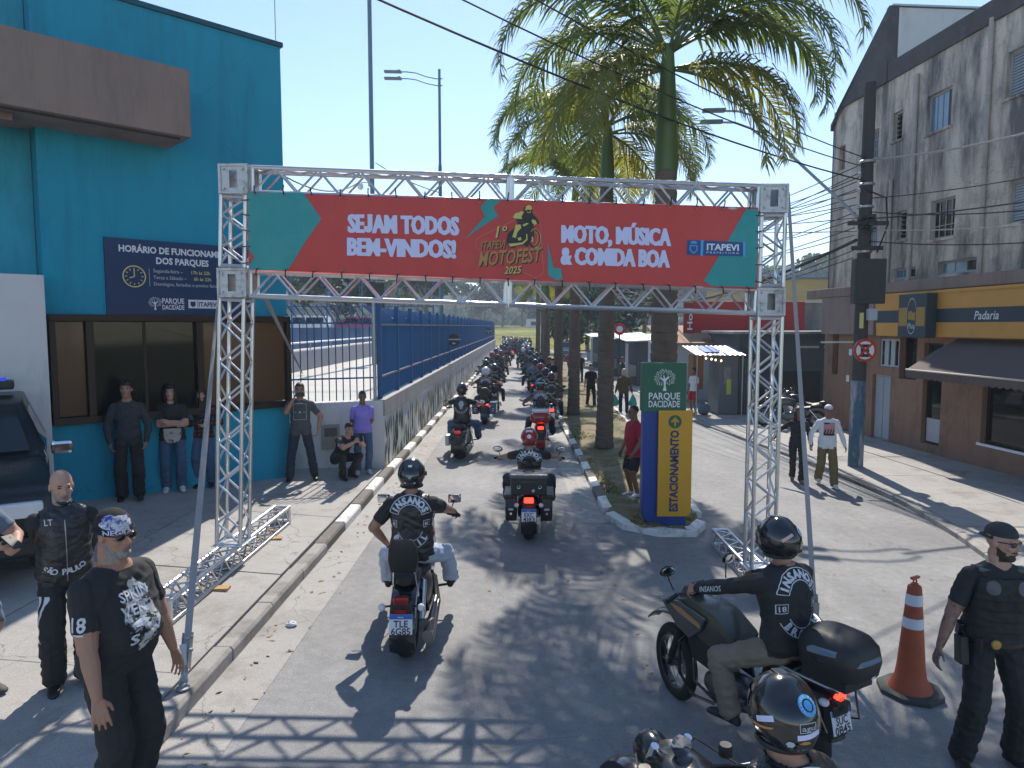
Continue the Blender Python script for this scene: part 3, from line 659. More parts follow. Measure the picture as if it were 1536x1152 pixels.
def btext(mb, s, u0, u1, v0, v1, off, bold=.0, shear=0., rise=None, dx=0, dy=0):
    """letters filling u0..u1, baseline v1 / cap line v0 at the left, following the banner slope"""
    if 'J' in s:                                  # the built-in J hangs below the line: cut one that stands on it
        l_, r_ = s.split('J'); g = lambda t: text2d(t, 1., bold, align='LEFT'); A_, C_ = g(l_), g(r_); x0 = max(p[0] for p in A_[0]) + .05; J_ = [(.23,.729),(.42,.729),(.42,.2),(.37,.06),(.23,-.01),(.08,.03),(0,.15),(0,.25),(.16,.25),(.17,.18),(.21,.16),(.23,.2)]; x2 = x0 + .47 - min(p[0] for p in C_[0])
        vs = list(A_[0]) + [(x0 + p[0], p[1]) for p in J_] + [(x2 + p[0], p[1]) for p in C_[0]]; n0 = len(A_[0]); fs = list(A_[1]) + [tuple(n0 + k for k in range(12))] + [tuple(n0 + 12 + k for k in f) for f in C_[1]]
    else: vs, fs = text2d(s, 1., bold, 1., shear)
    xs_ = [p[0] for p in vs]; a, b = min(xs_), max(xs_); sl = .027 if rise is None else rise; pts = []
    for x, y in vs:
        u = u0 + (x - a) / (b - a) * (u1 - u0); pts.append(bp(u + dx, v1 + (u - u0)*sl - y / .729 * (v1 - v0) + dy, off))
    mb.add(pts, fs)
N = 190; mb = MB(); vs = []
for i in range(N + 1):
    for j in range(9):
        u = 372 + 765*i/N; a = i/N; vs.append(bp(u, (290 + 20*a) + (115 + 10*a)*j/8))
mb.add(vs, [(i*9+j, (i+1)*9+j, (i+1)*9+j+1, i*9+j+1) for i in range(N) for j in range(8)]); mb.build('cloth', M_RED, BN, smooth='all', fix=False)
z5 = lambda P: [(320 + x/3.491, 230 + y/3.491) for x, y in P]; z6 = lambda P: [(740 + x/3.339, 240 + y/3.339) for x, y in P]; z7 = lambda P: [(640 + x/7.68, 280 + y/7.68) for x, y in P]
bpoly('teal_print', [z5([(184,212),(465,212),(435,268),(553,345),(480,455),(440,520),(400,580),(370,618),(184,612)])], M_TEALP, .003)
bpoly('teal_print', [z5([(184,505),(210,545),(184,585)])], M_RED, .006)
bpoly('teal_print', [z6([(1262,240),(1324,244),(1318,640),(1085,634),(1050,605),(1108,505)])], M_TEALP, .003)
bpoly('teal_bolt', [z7([(640,140),(800,152),(705,240),(765,335),(560,470),(375,610),(610,345),(560,240)])], M_TEALP, .003)
bpoly('teal_bolt', [z7([(1335,650),(1400,935),(1490,945),(1508,1085),(1430,1080),(1425,1030),(1335,1022)])], M_TEALP, .003)
for tx, a in (('SEJAM TODOS', (516, 681, 321, 348)), ('BEM-VINDOS!', (515, 676, 356, 382.5)), ('MOTO, MÚSICA', (834, 1003, 337, 363)), ('& COMIDA BOA', (833, 1001, 370, 396))):
    mb = MB()
    for q, dx in enumerate((-1.3, -.6, 0, .6, 1.3)): btext(mb, tx, a[0] + 1, a[1] - 1, a[2], a[3], .006 + .0003*q, .028, dx=dx)
    mb.build('lettering', M_LILAC, BN, fix=False)
def bline(mb, P, w, off, closed=False):
    for i in range(len(P) - (0 if closed else 1)):
        a, b = V(P[i]), V(P[(i+1) % len(P)]); d = (b - a).normalized(); n = V((-d.y, d.x)) * w / 2; mb.add([bp(*(a + n), off), bp(*(b + n), off), bp(*(b - n), off), bp(*(a - n), off)], [(0,1,2,3)])
mb = MB(); bline(mb, z7([(960,378),(760,475),(560,570),(510,610),(497,660),(515,710),(550,735)]), .9, .004); bline(mb, z7([(1150,290),(1200,300),(1235,340),(1250,420),(1265,640),(1285,980),(1250,1030),(1180,1048),(1050,985)]), .9, .004); mb.build('emblem_outline', M_PINK, BN, fix=False)
for dx, dy, m, off in ((1.6, 1.4, M_PRK, .005), (0, 0, None, .007)):
    g = m or M_GOLD; l_ = m or M_LIME
    mb = MB(); btext(mb, 'ITAPEVI', 713, 750, 361.5, 374, off, .01, .25, -.05, dx, dy); btext(mb, 'MOTOFEST', 709, 805, 377.5, 399.5, off, .02, .25, -.085, dx, dy); mb.build('emblem_lettering', g, BN, fix=False)
    mb = MB(); btext(mb, '1º', 735, 753, 338.5, 356.5, off, .01, .22, -.02, dx, dy); btext(mb, '2025', 748, 774, 399.5, 411, off, .01, .25, -.04, dx, dy); mb.build('emblem_lettering', l_, BN, fix=False)
def disc(cx, cy, rx, ry, n=18): return [(cx + rx*cos(2*pi*k/n), cy + ry*sin(2*pi*k/n)) for k in range(n)]
def bring(mb, cx, cy, rx, ry, w, off, a0=0, a1=2*pi, n=20):
    p = [(cx + rx*cos(a0 + (a1-a0)*k/n), cy + ry*sin(a0 + (a1-a0)*k/n)) for k in range(n+1)]; bline(mb, p, w, off)
S = lambda P: z7(P)
bpoly('emblem_black', [S(disc(1105, 285, 52, 72)), S([(930,345),(985,290),(1065,285),(1150,300),(1215,370),(1240,420),(1170,430),(1180,600),(1120,660),(1060,668),(900,700),(870,640),(870,540),(930,490),(985,430),(975,380)]), S([(1065,680),(1030,655),(1120,500),(1130,380),(1170,380),(1160,510),(1110,690)])], M_PRK, .005)
mb = MB(); bring(mb, *z7([(1185, 590)])[0], 8.6, 14.5, 3.0, .0055); bring(mb, *z7([(925, 610)])[0], 7.0, 11, 3.2, .0055); mb.build('emblem_wheels', M_PRK, BN, fix=False)
bpoly('emblem_lime', [S([(1070,265),(1085,225),(1115,213),(1145,230),(1152,260),(1110,250),(1080,275)]), S([(930,350),(960,305),(1030,283),(1060,290),(1040,325),(985,345),(1030,350),(1040,370),(960,365)]), S([(965,435),(1020,432),(1030,470),(985,520),(965,590),(925,575),(945,510)]), S([(1150,375),(1190,385),(1210,420),(1180,440),(1150,410)]), S([(880,655),(960,650),(1040,640),(1085,600),(1085,540),(1098,545),(1100,610),(1050,660),(900,690)]), S([(1150,565),(1170,590),(1165,625),(1135,640),(1150,610)]), S([(1040,440),(1090,415),(1115,425),(1060,455)]), S([(1085,262),(1140,262),(1135,300),(1100,305)]), S([(985,590),(1025,575),(1030,610),(1000,620)])], M_LIME, .008)
mb = MB(); bring(mb, *z7([(1190, 590)])[0], 8.2, 14.2, .9, .009, -2.4, 1.6); bring(mb, *z7([(1180, 590)])[0], 5.0, 10, .5, .009, -1.5, 1.5); mb.build('emblem_shine', M_LIME, BN, fix=False)
bpoly('emblem_visor', [S([(1088,268),(1136,266),(1130,292),(1102,297)])], M_PRK, .0095)
bpoly('city_label', [z6([(960,398),(1252,412),(1252,484),(958,474)])], M_NAVYP, .006)
bpoly('city_label_bar', [z6([(1028,399),(1041,400),(1040,481),(1027,480)]), z6([(1243,408),(1256,409),(1256,487),(1243,486)]), z6([(972,424),(1012,426),(1012,452),(992,470),(972,450)]), z6([(976,408),(992,403),(1008,410),(1008,418),(976,416)])], M_SKYP, .008)
bpoly('crest_shield', [z6([(978,430),(1006,431),(1006,450),(992,462),(978,448)])], M_NAVYP, .010)
mb = MB(); btext(mb, 'ITAPEVI', 1057, 1106, 364.8, 374.6, .009, .03, 0, .03); btext(mb, 'P R E F E I T U R A', 1057, 1106, 377.2, 379.6, .009, .01, 0, .03); mb.build('city_name', M_PRW, BN, fix=False)
for i in range(19):
    for top in (0, 1):
        u = 384 + i * 41; a = (u - 372)/765; v = 290 + 20*a if top else 405 + 30*a
        if u > 1134: continue
        s_ = 1 if not top else -1; p = bp(u, v - s_*3.5, .008); q = bp(u + 1.5*sin(i*2.3), v + s_*(9 + 2*sin(i*1.7)), .05); e = bnrm * .06
        MB().tube([p, p + (q-p)*.5 + bnrm*.03, q], .0075, 5).build('tie', M_BLACKP, BN)
        MB().ell(p, (.014, .014, .014), 8, 4).build('grommet', M_STEEL, BN)
for k in range(5):
    for u in (375, 1133):
        a = (u-372)/765; p = bp(u, (290 + 20*a) + (115 + 10*a) * (.1 + .2*k), .008); MB().tube([p, p + V((-.1 if u < 700 else .1, .02, .02*sin(k)))], .006, 5).build('tie', M_BLACKP, BN)

# ---------------------------------------------------------------- park totem
M_TGREEN = mat('totem green', (.012, .11, .062), .45, var=.04, scale=2); M_TBLUE = mat('totem blue', (.010, .045, .24), .45, var=.05, scale=2); M_TYEL = mat('totem yellow', (.58, .30, .018), .45, var=.04, scale=2)
TT = thing('park_totem', 'blue green and yellow park totem sign at the tip of the median', 'sign', (2.2, 10.75, .0))
pl = [(-.16, -.02), (.33, -.02), (.33, 1.78), (-.34, 1.78), (-.34, .35)] ; pl = [(-.34 + .22*(1-cos(pi/2*k/6)), .30 - .32*sin(pi/2*k/6)) for k in range(7)] + [(.33, -.02), (.33, 1.78), (-.34, 1.78)]
MB().prism(pl, (0, .12, 0), (1,0,0), (0,0,1), (0, -.22, 0)).build('body', M_TBLUE, TT, bevel=.012)
MB().box(-.36, .30, -.115, .125, 1.76, 2.50).build('header', M_TGREEN, TT, bevel=.01)
pl = [(-.12, .17), (.30, .17)] + [(.30 + .09*sin(pi/2*k/5), .17 + .09*(1-cos(pi/2*k/5))) for k in range(1, 6)] + [(.39, 1.79), (-.12, 1.79)]
MB().prism(pl, (0, -.115, 0), (1,0,0), (0,0,1), (0, -.05, 0)).build('yellow_panel', M_TYEL, TT, bevel=.008)
mb = MB(); tree_logo(mb, (-.03, -.119, 2.245), .165, seed=4); put(mb, fit_text('PARQUE', .47, .105, .015), (-.03, -.119, 2.005)); put(mb, fit_text('DACIDADE', .47, .10, .015), (-.03, -.119, 1.885)); mb.build('header_print', M_PRW, TT, fix=False)
mb = MB(); mb.flat(disc(.125, 1.62, .10, .10, 28), (0, -.169, 0), (1,0,0), (0,0,1)); mb.build('arrow_disc', M_TGREEN, TT, fix=False)
mb = MB(); mb.flat([(.112,1.55),(.138,1.55),(.138,1.635),(.17,1.605),(.188,1.623),(.125,1.69),(.062,1.623),(.08,1.605),(.112,1.635)], (0, -.172, 0), (1,0,0), (0,0,1)); mb.build('arrow', M_TYEL, TT, fix=False)
mb = MB(); put(mb, fit_text('ESTACIONAMENTO', 1.24, .125, .04), (.12, -.169, .87), (0,0,1), (-1,0,0)); mb.build('parking_lettering', mat('navy letters', (.012, .03, .11), .5, var=0), TT, fix=False)

# ---------------------------------------------------------------- weathered corner building with bakery
M_OLD = mat('weathered render', (.62, .53, .44), .9, var=.16, scale=.9, bump=.2, bscale=30, dirt=((.15, .135, .13), 1.0, .43, .60), streak=1, fine=.15)
layer(M_OLD, (.12, .11, .105), 1.5, .53, .70, .6); layer(M_OLD, (.52, .46, .40), .8, .56, .72, .6); layer(M_OLD, (.085, .078, .076), 1.1, .54, .68, .6, (1, 1, .16)); layer(M_OLD, (.09, .08, .075), .5, 0, .003, .6, cracks=True)
M_SOOT = mat('sooty parapet', (.075, .070, .072), .95, var=.3, scale=1.2, dirt=((.15, .14, .13), 2.2, .55, .8), bump=.2)
M_BRWALL = mat('brown render', (.27, .155, .105), .85, var=.10, scale=1.5, bump=.15, bscale=50, dirt=((.10, .065, .05), 1.5, .5, .8))
layer(M_BRWALL, (.085, .052, .038), 1.4, .5, .7, .6, (1, 1, .3)); layer(M_BRWALL, (.27, .17, .12), 1.8, .58, .75, .5)
M_PVC = mat('pvc pipe', (.40, .37, .34), .6, var=.1, scale=3, dirt=((.25, .22, .2), 4, .5, .8))
M_YSIGN = mat('fascia yellow', (.60, .29, .055), .5, var=.06, scale=1.2, dirt=((.40, .2, .06), 1.5, .55, .85)); M_NSIGN = mat('fascia slate', (.022, .040, .056), .5, var=.05)
M_SHUT = mat('pale shutter', (.40, .42, .46), .5, .1, var=.05); M_AWN = mat('awning canvas', (.115, .085, .080), .85, var=.08, scale=4)
RBd = thing('corner_building', 'weathered three storey building with a bakery on its ground floor', 'building', (10.2, 22, 0), radians(4.86))
wins = [(-4.06, -3.12, 7.96, 8.92, 'slide'), (-4.36, -3.45, 5.24, 6.22, 'grid'), (-2.10, -1.69, 8.14, 8.92, 'louvre'), (-2.48, -2.06, 5.40, 6.18, 'louvre'), (-1.02, -.55, 7.90, 8.72, 'grid'), (-1.15, -.65, 5.2, 6.1, 'slide'),
        (-7.1, -5.8, 8.02, 9.02, 'shutter'), (-7.35, -6.04, 5.28, 6.22, 'shutter'), (.75, 1.12, 7.95, 8.70, 'hole'), (-2.95, -1.95, 4.33, 4.62, 'low'), (-5.2, -3.85, 4.33, 4.66, 'low')]
# wall with real openings: strips between sorted cuts
def wall_with_holes(y0, y1, z0, z1, holes, x0, x1):
    mb = MB(); zs = sorted({z0, z1, *[h[2] for h in holes], *[h[3] for h in holes]})
    for a, b in zip(zs, zs[1:]):
        if b - a < 1e-4: continue
        cut = sorted([(h[0], h[1]) for h in holes if h[2] <= a + 1e-5 and h[3] >= b - 1e-5]); y = y0
        for c, d in cut:
            if c > y: mb.box(x0, x1, y, c, a, b)
            y = d
        if y < y1: mb.box(x0, x1, y, y1, a, b)
    return mb
wall_with_holes(-16, 1.5, 3.95, 9.86, wins, 0, .28).build('wall', M_OLD, RBd)
MB().box(.28, 9, -15.9, 1.45, -.3, 9.86).build('core', mat('dark interior', (.02, .02, .022), .9), RBd)
MB().box(0, 9, 1.46, 1.52, -.2, 9.4).build('end_wall', M_SOOT, RBd)
MB().box(-.06, .3, -16, -1.42, 9.86, 10.36).build('parapet', M_SOOT, RBd, bevel=.02)
MB().prism([(1.56, 9.3), (1.56, 9.5), (-1.40, 11.92), (-1.40, 9.86), (1.2, 9.86)], (-.08, 0, 0), (0, 1, 0), (0, 0, 1), (.3, 0, 0)).build('gable', M_SOOT, RBd)
MB().box(.22, 7, -1.40, -1.2, 9.9, 11.88).build('attic_wall', M_WHITEW, RBd); MB().box(.0, 7.1, -1.46, -1.15, 11.9, 11.95).build('attic_coping', M_STEEL, RBd)
M_FRL = mat('painted frame', (.36, .36, .36), .6, var=.1); M_GLB = mat('sky glass', (.10, .20, .30), .08, 0, var=.1, scale=2, spec=.9)
for y0, y1, z0, z1, k in wins:
    if k == 'hole': MB().box(.12, .14, y0, y1, z0, z1).build('boarding', M_BRWALL, RBd); continue
    f = MB(); t = .05
    for a in ((y0, y1, z0, z0 + t), (y0, y1, z1 - t, z1), (y0, y0 + t, z0 + t, z1 - t), (y1 - t, y1, z0 + t, z1 - t)): f.box(.09, .15, *a)
    wf = f.build('window', M_FRL if k != 'grid' else M_PVC, RBd)
    if k in ('slide', 'shutter', 'low'):
        n = 4 if k == 'slide' else 3; w = (y1 - y0 - 2*t) / n
        for i in range(n):
            a = y0 + t + i*w
            if k == 'shutter':
                for q in range(14):
                    zz = z0 + t + .02 + q * (z1 - z0 - 2*t) / 14; MB().cbox((.12, a + w/2, zz + .03), (.02, w - .02, .05), Matrix.Rotation(.5, 3, 'Y')).build('slat', M_SHUT, wf)
            else:
                MB().box(.115, .125, a + .012, a + w - .012, z0 + t, z1 - t).build('pane', M_GLB if i else M_GLASSD, wf); MB().box(.10, .14, a - .012, a + .012, z0 + t, z1 - t).build('mullion', M_FRL, wf)
    elif k == 'grid':
        MB().box(.12, .13, y0 + t, y1 - t, z0 + t, z1 - t).build('pane', M_GLASSD if z0 < 7 else M_GLB, wf)
        for i in range(1, 4): MB().box(.095, .115, y0 + (y1-y0)*i/4 - .01, y0 + (y1-y0)*i/4 + .01, z0 + t, z1 - t).build('glazing_bar', M_PVC, wf)
        for i in range(1, 3): MB().box(.09, .11, y0 + t, y1 - t, z0 + (z1-z0)*i/3 - .01, z0 + (z1-z0)*i/3 + .01).build('glazing_bar', M_PVC, wf)
    else:
        for i in range(5): MB().cbox((.12, (y0+y1)/2, z0 + .1 + i * (z1-z0-.15)/5), (.10, y1-y0-2*t, .008), Matrix.Rotation(.6, 3, 'Y')).build('louvre', M_GLASSD, wf)
    if k != 'low': MB().box(-.05, .1, y0 - .06, y1 + .06, z0 - .06, z0 - .002).build('sill', M_OLD, wf)
for y, z0, z1, r in ((-2.75, 4.25, 9.62, .05), (-5.35, 4.25, 9.95, .055), (-1.80, 4.25, 7.1, .05)):
    mb = MB(); mb.tube([(-.06, y, z0), (-.06, y, z1)], r, 10); dp = mb.build('drainpipe', M_PVC, RBd, smooth=True)
    for q in range(int((z1 - z0) / 1.6)): MB().lathe([(r + .001, 0), (r + .012, .005), (r + .012, .05), (r + .001, .055)], 10, (-.06, y, z0 + .8 + q*1.6)).build('collar', M_PVC, dp)
MB().box(-.32, 0, -16, 2.3, 3.95, 4.24).build('ledge', M_BROWN, RBd, bevel=.02)
# ground floor
gh = [(-2.45, -1.56, 1.90, 2.70), (-3.2, -2.47, 1.62, 2.76), (-4.22, -3.50, .02, 2.62), (-7.4, -5.62, .36, 2.5), (-9.6, -7.6, .36, 2.5), (-2.12, -1.25, -.2, 1.66), (.70, 1.05, 1.5, 3.4)]
wall_with_holes(-16, 1.55, -.3, 3.95, gh, -.02, .3).build('ground_floor_wall', M_BRWALL, RBd)
MB().prism([(2.78, -1.86), (3.92, -1.72), (3.92, -16), (2.78, -16)], (-.34, 0, 0), (0, 0, 1), (0, 1, 0), (.31, 0, 0)).build('fascia_sign', M_YSIGN, RBd, bevel=.01)
fs = COL.objects[-1] if False else [o for o in COL.objects if o.name.startswith('fascia_sign')][0]
MB().prism([(3.14, -1.83), (3.47, -1.79), (3.47, -16), (3.14, -16)], (-.345, 0, 0), (0, 0, 1), (0, 1, 0), (.004, 0, 0)).build('fascia_stripe', M_NSIGN, fs)
MB().box(-.37, -.3, -16, -1.72, 3.86, 3.93).build('fascia_trim', M_YSIGN, fs)
MB().box(-.345, -.02, -1.70, 1.2, 2.80, 3.94).build('fascia_side', M_BROWN, RBd)
mb = MB(); put(mb, fit_text('Padaria', .74, .20, .01, .2), (-.35, -6.03, 3.30), (0, -1, 0), (0, 0, 1)); mb.build('bakery_lettering', M_PRW, fs, fix=False)
lb = MB().box(-.62, -.35, -4.38, -3.26, 2.76, 3.86).build('logo_box', M_NSIGN, RBd, bevel=.015)
mb = MB()
for a, b in ((-3.62, -3.30), (-4.33, -4.02)): mb.add([(-.624, a, 3.05), (-.624, b, 3.05), (-.624, b, 3.52), (-.624, a, 3.52)], [(0,1,2,3)])
mb.build('logo_blocks', mat('logo mustard', (.36, .21, .03), .5, var=0), lb)
mb = MB(); rng = [(cos(2*pi*k/28), sin(2*pi*k/28)) for k in range(28)]; mb.add([V((-.626, -3.82 + x*r*.20, 3.30 + y*r*.46)) for r in (1, .94) for x, y in rng], [(k, (k+1)%28, 28+(k+1)%28, 28+k) for k in range(28)]); put(mb, fit_text('Plus', .26, .14, .02), (-.628, -3.82, 3.06), (0,-1,0)); mb.build('logo_lettering', M_PRG, lb, fix=False)
mb = MB(); mb.flat([(-.15,-.09),(.15,-.12),(.16,.1),(.06,.07),(-.02,.13),(-.14,.1)], (-.627, -3.82, 3.31), (0,-1,0), (0,0,1)); mb.build('logo_bread', MATS['logo mustard'], lb, fix=False)
t_ = .05
def framed(y0, y1, z0, z1, name, fm, pm, x=.06, nmul=0):
    f = MB()
    for a in ((y0, y1, z0, z0 + t_), (y0, y1, z1 - t_, z1), (y0, y0 + t_, z0 + t_, z1 - t_), (y1 - t_, y1, z0 + t_, z1 - t_)): f.box(x, x + .06, *a)
    w = f.build(name, fm, RBd); MB().box(x + .02, x + .03, y0 + t_, y1 - t_, z0 + t_, z1 - t_).build('pane', pm, w)
    for i in range(1, nmul + 1): MB().box(x - .01, x + .018, y0 + (y1-y0)*i/(nmul+1) - .09, y0 + (y1-y0)*i/(nmul+1) + .09, z0 + t_, z1 - t_).build('mullion', M_SHUT, w)
    return w
framed(-2.44, -1.57, 1.91, 2.69, 'kitchen_window', M_SHUT, M_GLASSD, .0, 2); framed(-3.19, -2.48, 1.63, 2.75, 'dark_opening', M_FRAME, M_GLASSD, .15)
d_ = framed(-4.21, -3.51, .03, 2.61, 'shop_door', M_FRAME, M_GLASSD, .1); MB().box(.085, .10, -4.15, -3.57, .08, .68).build('kick_panel', M_SHUT, d_)
w_ = framed(-7.38, -5.64, .37, 2.49, 'shop_window', M_FRAME, M_GLASSD, .1); MB().box(-.06, .1, -7.5, -5.55, .30, .36).build('sill', M_PRW, w_); framed(-9.58, -7.62, .37, 2.49, 'shop_window', M_FRAME, M_GLASSD, .1)
dr = MB().box(.08, .12, -2.11, -1.26, -.2, 1.65).build('louvre_door', M_FRL, RBd)
for q in range(30):
    for a in (-2.06, -1.67): MB().cbox((.065, a + .18, -.12 + q*.058), (.012, .34, .045), Matrix.Rotation(.5, 3, 'Y')).build('slat', M_SHUT, dr)
MB().box(.15, .2, .71, 1.04, 1.51, 3.39).build('slot_window', M_GLASSD, RBd)
for y, z in ((-.1, 2.15), (0, 1.33)): MB().box(-.028, -.022, y, y + .16, z, z + .2).build('notice', M_PRW, RBd)
# awning with a scalloped edge
ay0, ay1 = -8.6, -4.72; aw = MB(); vs = []; N = 40
for i in range(N + 1):
    y = ay0 + (ay1 - ay0)*i/N; vs += [(-.03, y + .0, 2.74), (-.6, y, 2.46 - .01*sin(i*1.3)), (-1.3, y, 2.0)]
aw.add(vs, [(i*3+j, (i+1)*3+j, (i+1)*3+j+1, i*3+j+1) for i in range(N) for j in range(2)]); ao = aw.build('awning', M_AWN, RBd, smooth='all', fix=False)
vl = MB(); vs = []; M2 = 120
for i in range(M2 + 1):
    y = ay0 + (ay1 - ay0)*i/M2; vs += [(-1.30, y, 2.0), (-1.305 - .01*sin(i), y, 1.84 - .035*abs(sin(i*pi/6)))]
vl.add(vs, [(i*2, i*2+2, i*2+3, i*2+1) for i in range(M2)]); vl.build('valance', M_AWN, ao, fix=False)
MB().tube([(-1.3, ay0, 2.01), (-1.3, ay1, 2.01)], .02, 8).build('front_bar', mat('pale trim', (.55, .5, .42), .6), ao)
for y in (ay0, ay1): MB().add([(-.03, y, 2.74), (-1.3, y, 2.0), (-1.3, y, 1.9), (-.03, y, 2.6)], [(0,1,2,3)]).build('side_flap', M_AWN, ao); MB().rod((-.05, y, 2.2), (-1.28, y, 2.0), .015, 6).build('arm', M_STEEL, ao)

# ---------------------------------------------------------------- utility pole, transformer, wires
UP = thing('utility_pole', 'dark concrete utility pole with peeling blue paint at its foot', 'utility pole', (7.81, 16.4, SWR))
M_POLE = mat('pole concrete', (.06, .055, .053), .85, var=.15, scale=3, bump=.2); M_PEEL = mat('peeling blue paint', (.055, .11, .17), .8, var=.2, scale=4, dirt=((.36, .36, .37), 5, .48, .62), streak=1, bump=.3, bscale=20)
MB().tube([(0,0,2.0), (0,0,8.65)], [.155, .125], 14).build('shaft', M_POLE, UP, smooth=True); MB().tube([(0,0,0), (0,0,2.0)], [.17, .162], 14).build('painted_base', M_PEEL, UP, smooth=True)
for z in (5.9, 6.4, 6.9, 4.9): MB().lathe([(.16,0),(.172,.01),(.172,.05),(.16,.06)], 14, (0,0,z)).build('band', M_STEEL, UP)
tr = MB(); tr.box(-.34, .36, -.34, -.14, 3.75, 4.75); tx = tr.build('transformer_box', mat('transformer grey', (.05, .052, .055), .6, .2, var=.15), UP, bevel=.02)
MB().box(-.30, -.02, -.355, -.34, 3.85, 4.65).build('lid', MATS['transformer grey'], tx, bevel=.01); MB().box(.02, .22, -.30, -.17, 3.38, 3.64).build('meter', M_PRG, UP, bevel=.01); MB().box(-.12, -.04, -.2, -.17, 3.2, 3.55).build('yellow_tag', M_PRY, UP)
MB().box(-.9, .05, -.02, .02, 2.86, 2.90).build('bracket', M_STEEL, UP)
for i in range(7): MB().cbox((.14*sin(i*2.2), -.16 + .03*cos(i), 5.35 + .06*i), (.16, .13, .08), Matrix.Rotation(i, 3, 'Z')).build('insulator', M_BLACKP, UP, bevel=.01)
for i, z in enumerate((5.6, 5.9, 6.25, 6.6)): MB().lathe([(.001,0),(.045,.0),(.03,.04),(.045,.07),(.001,.09)], 10, (-.19, -.05, z)).build('insulator', M_PRG, UP)
MB().tube([(-.1, -.15, 6.3), (.35, -.2, 6.1), (.42, -.18, 5.5), (.2, -.2, 4.9)], .018, 6).build('service_cable', M_WIRE, UP)
for z, w in ((5.55, .9), (5.0, .7)): MB().cbox((0, -.15, z), (w, .06, .09)).build('crossarm', M_POLE, UP)
# its lamp bracket
ab = MB().tube([(-.05, 0, 5.6), (-.9, .7, 6.75), (-1.7, 1.3, 7.8)], .035, 8).build('lamp_bracket', M_STEEL, UP, smooth=True)
for a, e in ((-.1, .30), (.12, 0)):
    pts = [(-1.5, 1.2, 7.45 + e), (-1.75, 1.35 + a, 7.75 + e), (-2.1, 1.5 + a, 8.1 + e*.8), (-2.5, 1.6 + a, 8.28 + e*.7), (-2.8, 1.65 + a, 8.3 + e*.7)]
    MB().tube(pts, .028, 8).build('lamp_arm', M_STEEL, UP, smooth=True)
    MB().cbox(V(pts[-1]) + V((-.25, .03, .02)), (.55, .2, .08), Matrix.Rotation(-.06, 3, 'Z')).build('lamp_head', MATS['lamp grey'], UP, bevel=.025)
NS = thing('no_parking_sign', 'round red and white no stopping sign on the utility pole', 'sign', (7.84, 16.22, 2.50))
MB().lathe([(.001,-.004),(.265,-.004),(.265,.004),(.001,.004)], 36, axis='y').build('plate', M_PRW, NS); M_SRED = mat('sign red', (.45, .035, .022), .45, var=.05)
mb = MB(); rng = [(cos(2*pi*k/36), sin(2*pi*k/36)) for k in range(36)]; mb.add([V((x*r, -.008, y*r)) for r in (.265, .205) for x, y in rng], [(k, (k+1)%36, 36+(k+1)%36, 36+k) for k in range(36)])
mb.build('ring', M_SRED, NS)
mb = MB(); put(mb, fit_text('E', .20, .27, .05), (0, -.007, 0)); mb.build('letter', M_PRK, NS, fix=False)
for s_ in (-1, 1): mb = MB(); mb.bar((-.15*s_, -.0115 + .001*s_, -.15), (.15*s_, -.0115 + .001*s_, .15), .05, .001, V((0,1,0))); mb.build('cross_bar', M_SRED, NS)
for z in (-.12, .12): MB().box(-.02, .02, .004, .06, z - .02, z + .02).build('clamp', M_STEEL, NS)

def wire(label, a, b, sag=.5, r=.012, n=18, m=M_WIRE):
    a, b = V(a), V(b); mid = (a + b) / 2
    mb = MB(); mb.tube([a + (b - a)*(i/n) - V((0, 0, sag*4*(i/n)*(1-i/n))) - a for i in range(n + 1)], r, 5)
    o = mb.build('overhead_wire', m, None, smooth=True, fix=False); o.location = a; return tag(o, label, 'wire', 'overhead wires')
P0 = V((7.75, 16.35, 0))
wire('thick wire crossing the sky from upper left towards the utility pole', (-6.1, 5.3, 7.75), P0 + V((0,0,6.3)), .4, .016)
wire('thin wire beside the thick one crossing behind the tall palm', (-5.2, 5.6, 8.0), P0 + V((0,0,6.6)), .4)
wire('uppermost wire entering at the top left of the tall palm', (-4.3, 5.6, 8.1), P0 + V((0,0,6.8)), .35)
wire('sagging cable between the teal building and the floodlight mast', (-5.5, 14.5, 6.6), (-6.1, 30, 9.6), .9, .02)
wire('sagging cable from the floodlight mast to the street lamp', (-6.0, 30, 9.8), (-3.1, 28, 8.2), .12, .018)
wire('twisted bright service cable running right from the utility pole', P0 + V((.1,-.1,6.75)), (11.6, 12.5, 7.3), .25, .026, m=mat('bare aluminium cable', (.45, .42, .40), .5, .6, var=.4, scale=30))
for i, (z, b, s_) in enumerate((( 5.45, (11.9, 11.5, 5.75), .15), (5.2, (12, 11.5, 5.2), .2), (5.9, (11.8, 11.5, 6.3), .2), (4.95, (12, 12, 4.9), .25), (5.6, (11.9, 12, 5.6), .3))):
    wire('%s of the wires from the utility pole along the bakery building' % ('first', 'second', 'third', 'fourth', 'fifth')[i], P0 + V((.1,-.1,z)), b, s_, .012 + .004*(i < 2), m=M_WIRE if i != 1 else MATS['bare aluminium cable'])
rw_ = random.Random(5)
for i in range(13):
    z = 4.6 + i*.17; e = V((4.6 + rw_.uniform(-.8, 2.8), 48 + rw_.uniform(-6, 10), 6.0 + i*.33))
    wire('thin black line in the bundle running from the utility pole down the street', P0 + V((-.15, .1, z)), e, rw_.uniform(.5, 1.3), .012)
for i in range(5):
    wire('thin black line fanning from the street lamp bracket to the far pole', P0 + V((-.1, .1, 5.2 + .3*i)), (1.5 + i*1.2, 40, 10.5 - i*.4), .7, .012)
wire('bundle of black cable sagging low beside the bakery building', P0 + V((-.1,.1,5.0)), (7.4, 36, 4.2), .35, .04)

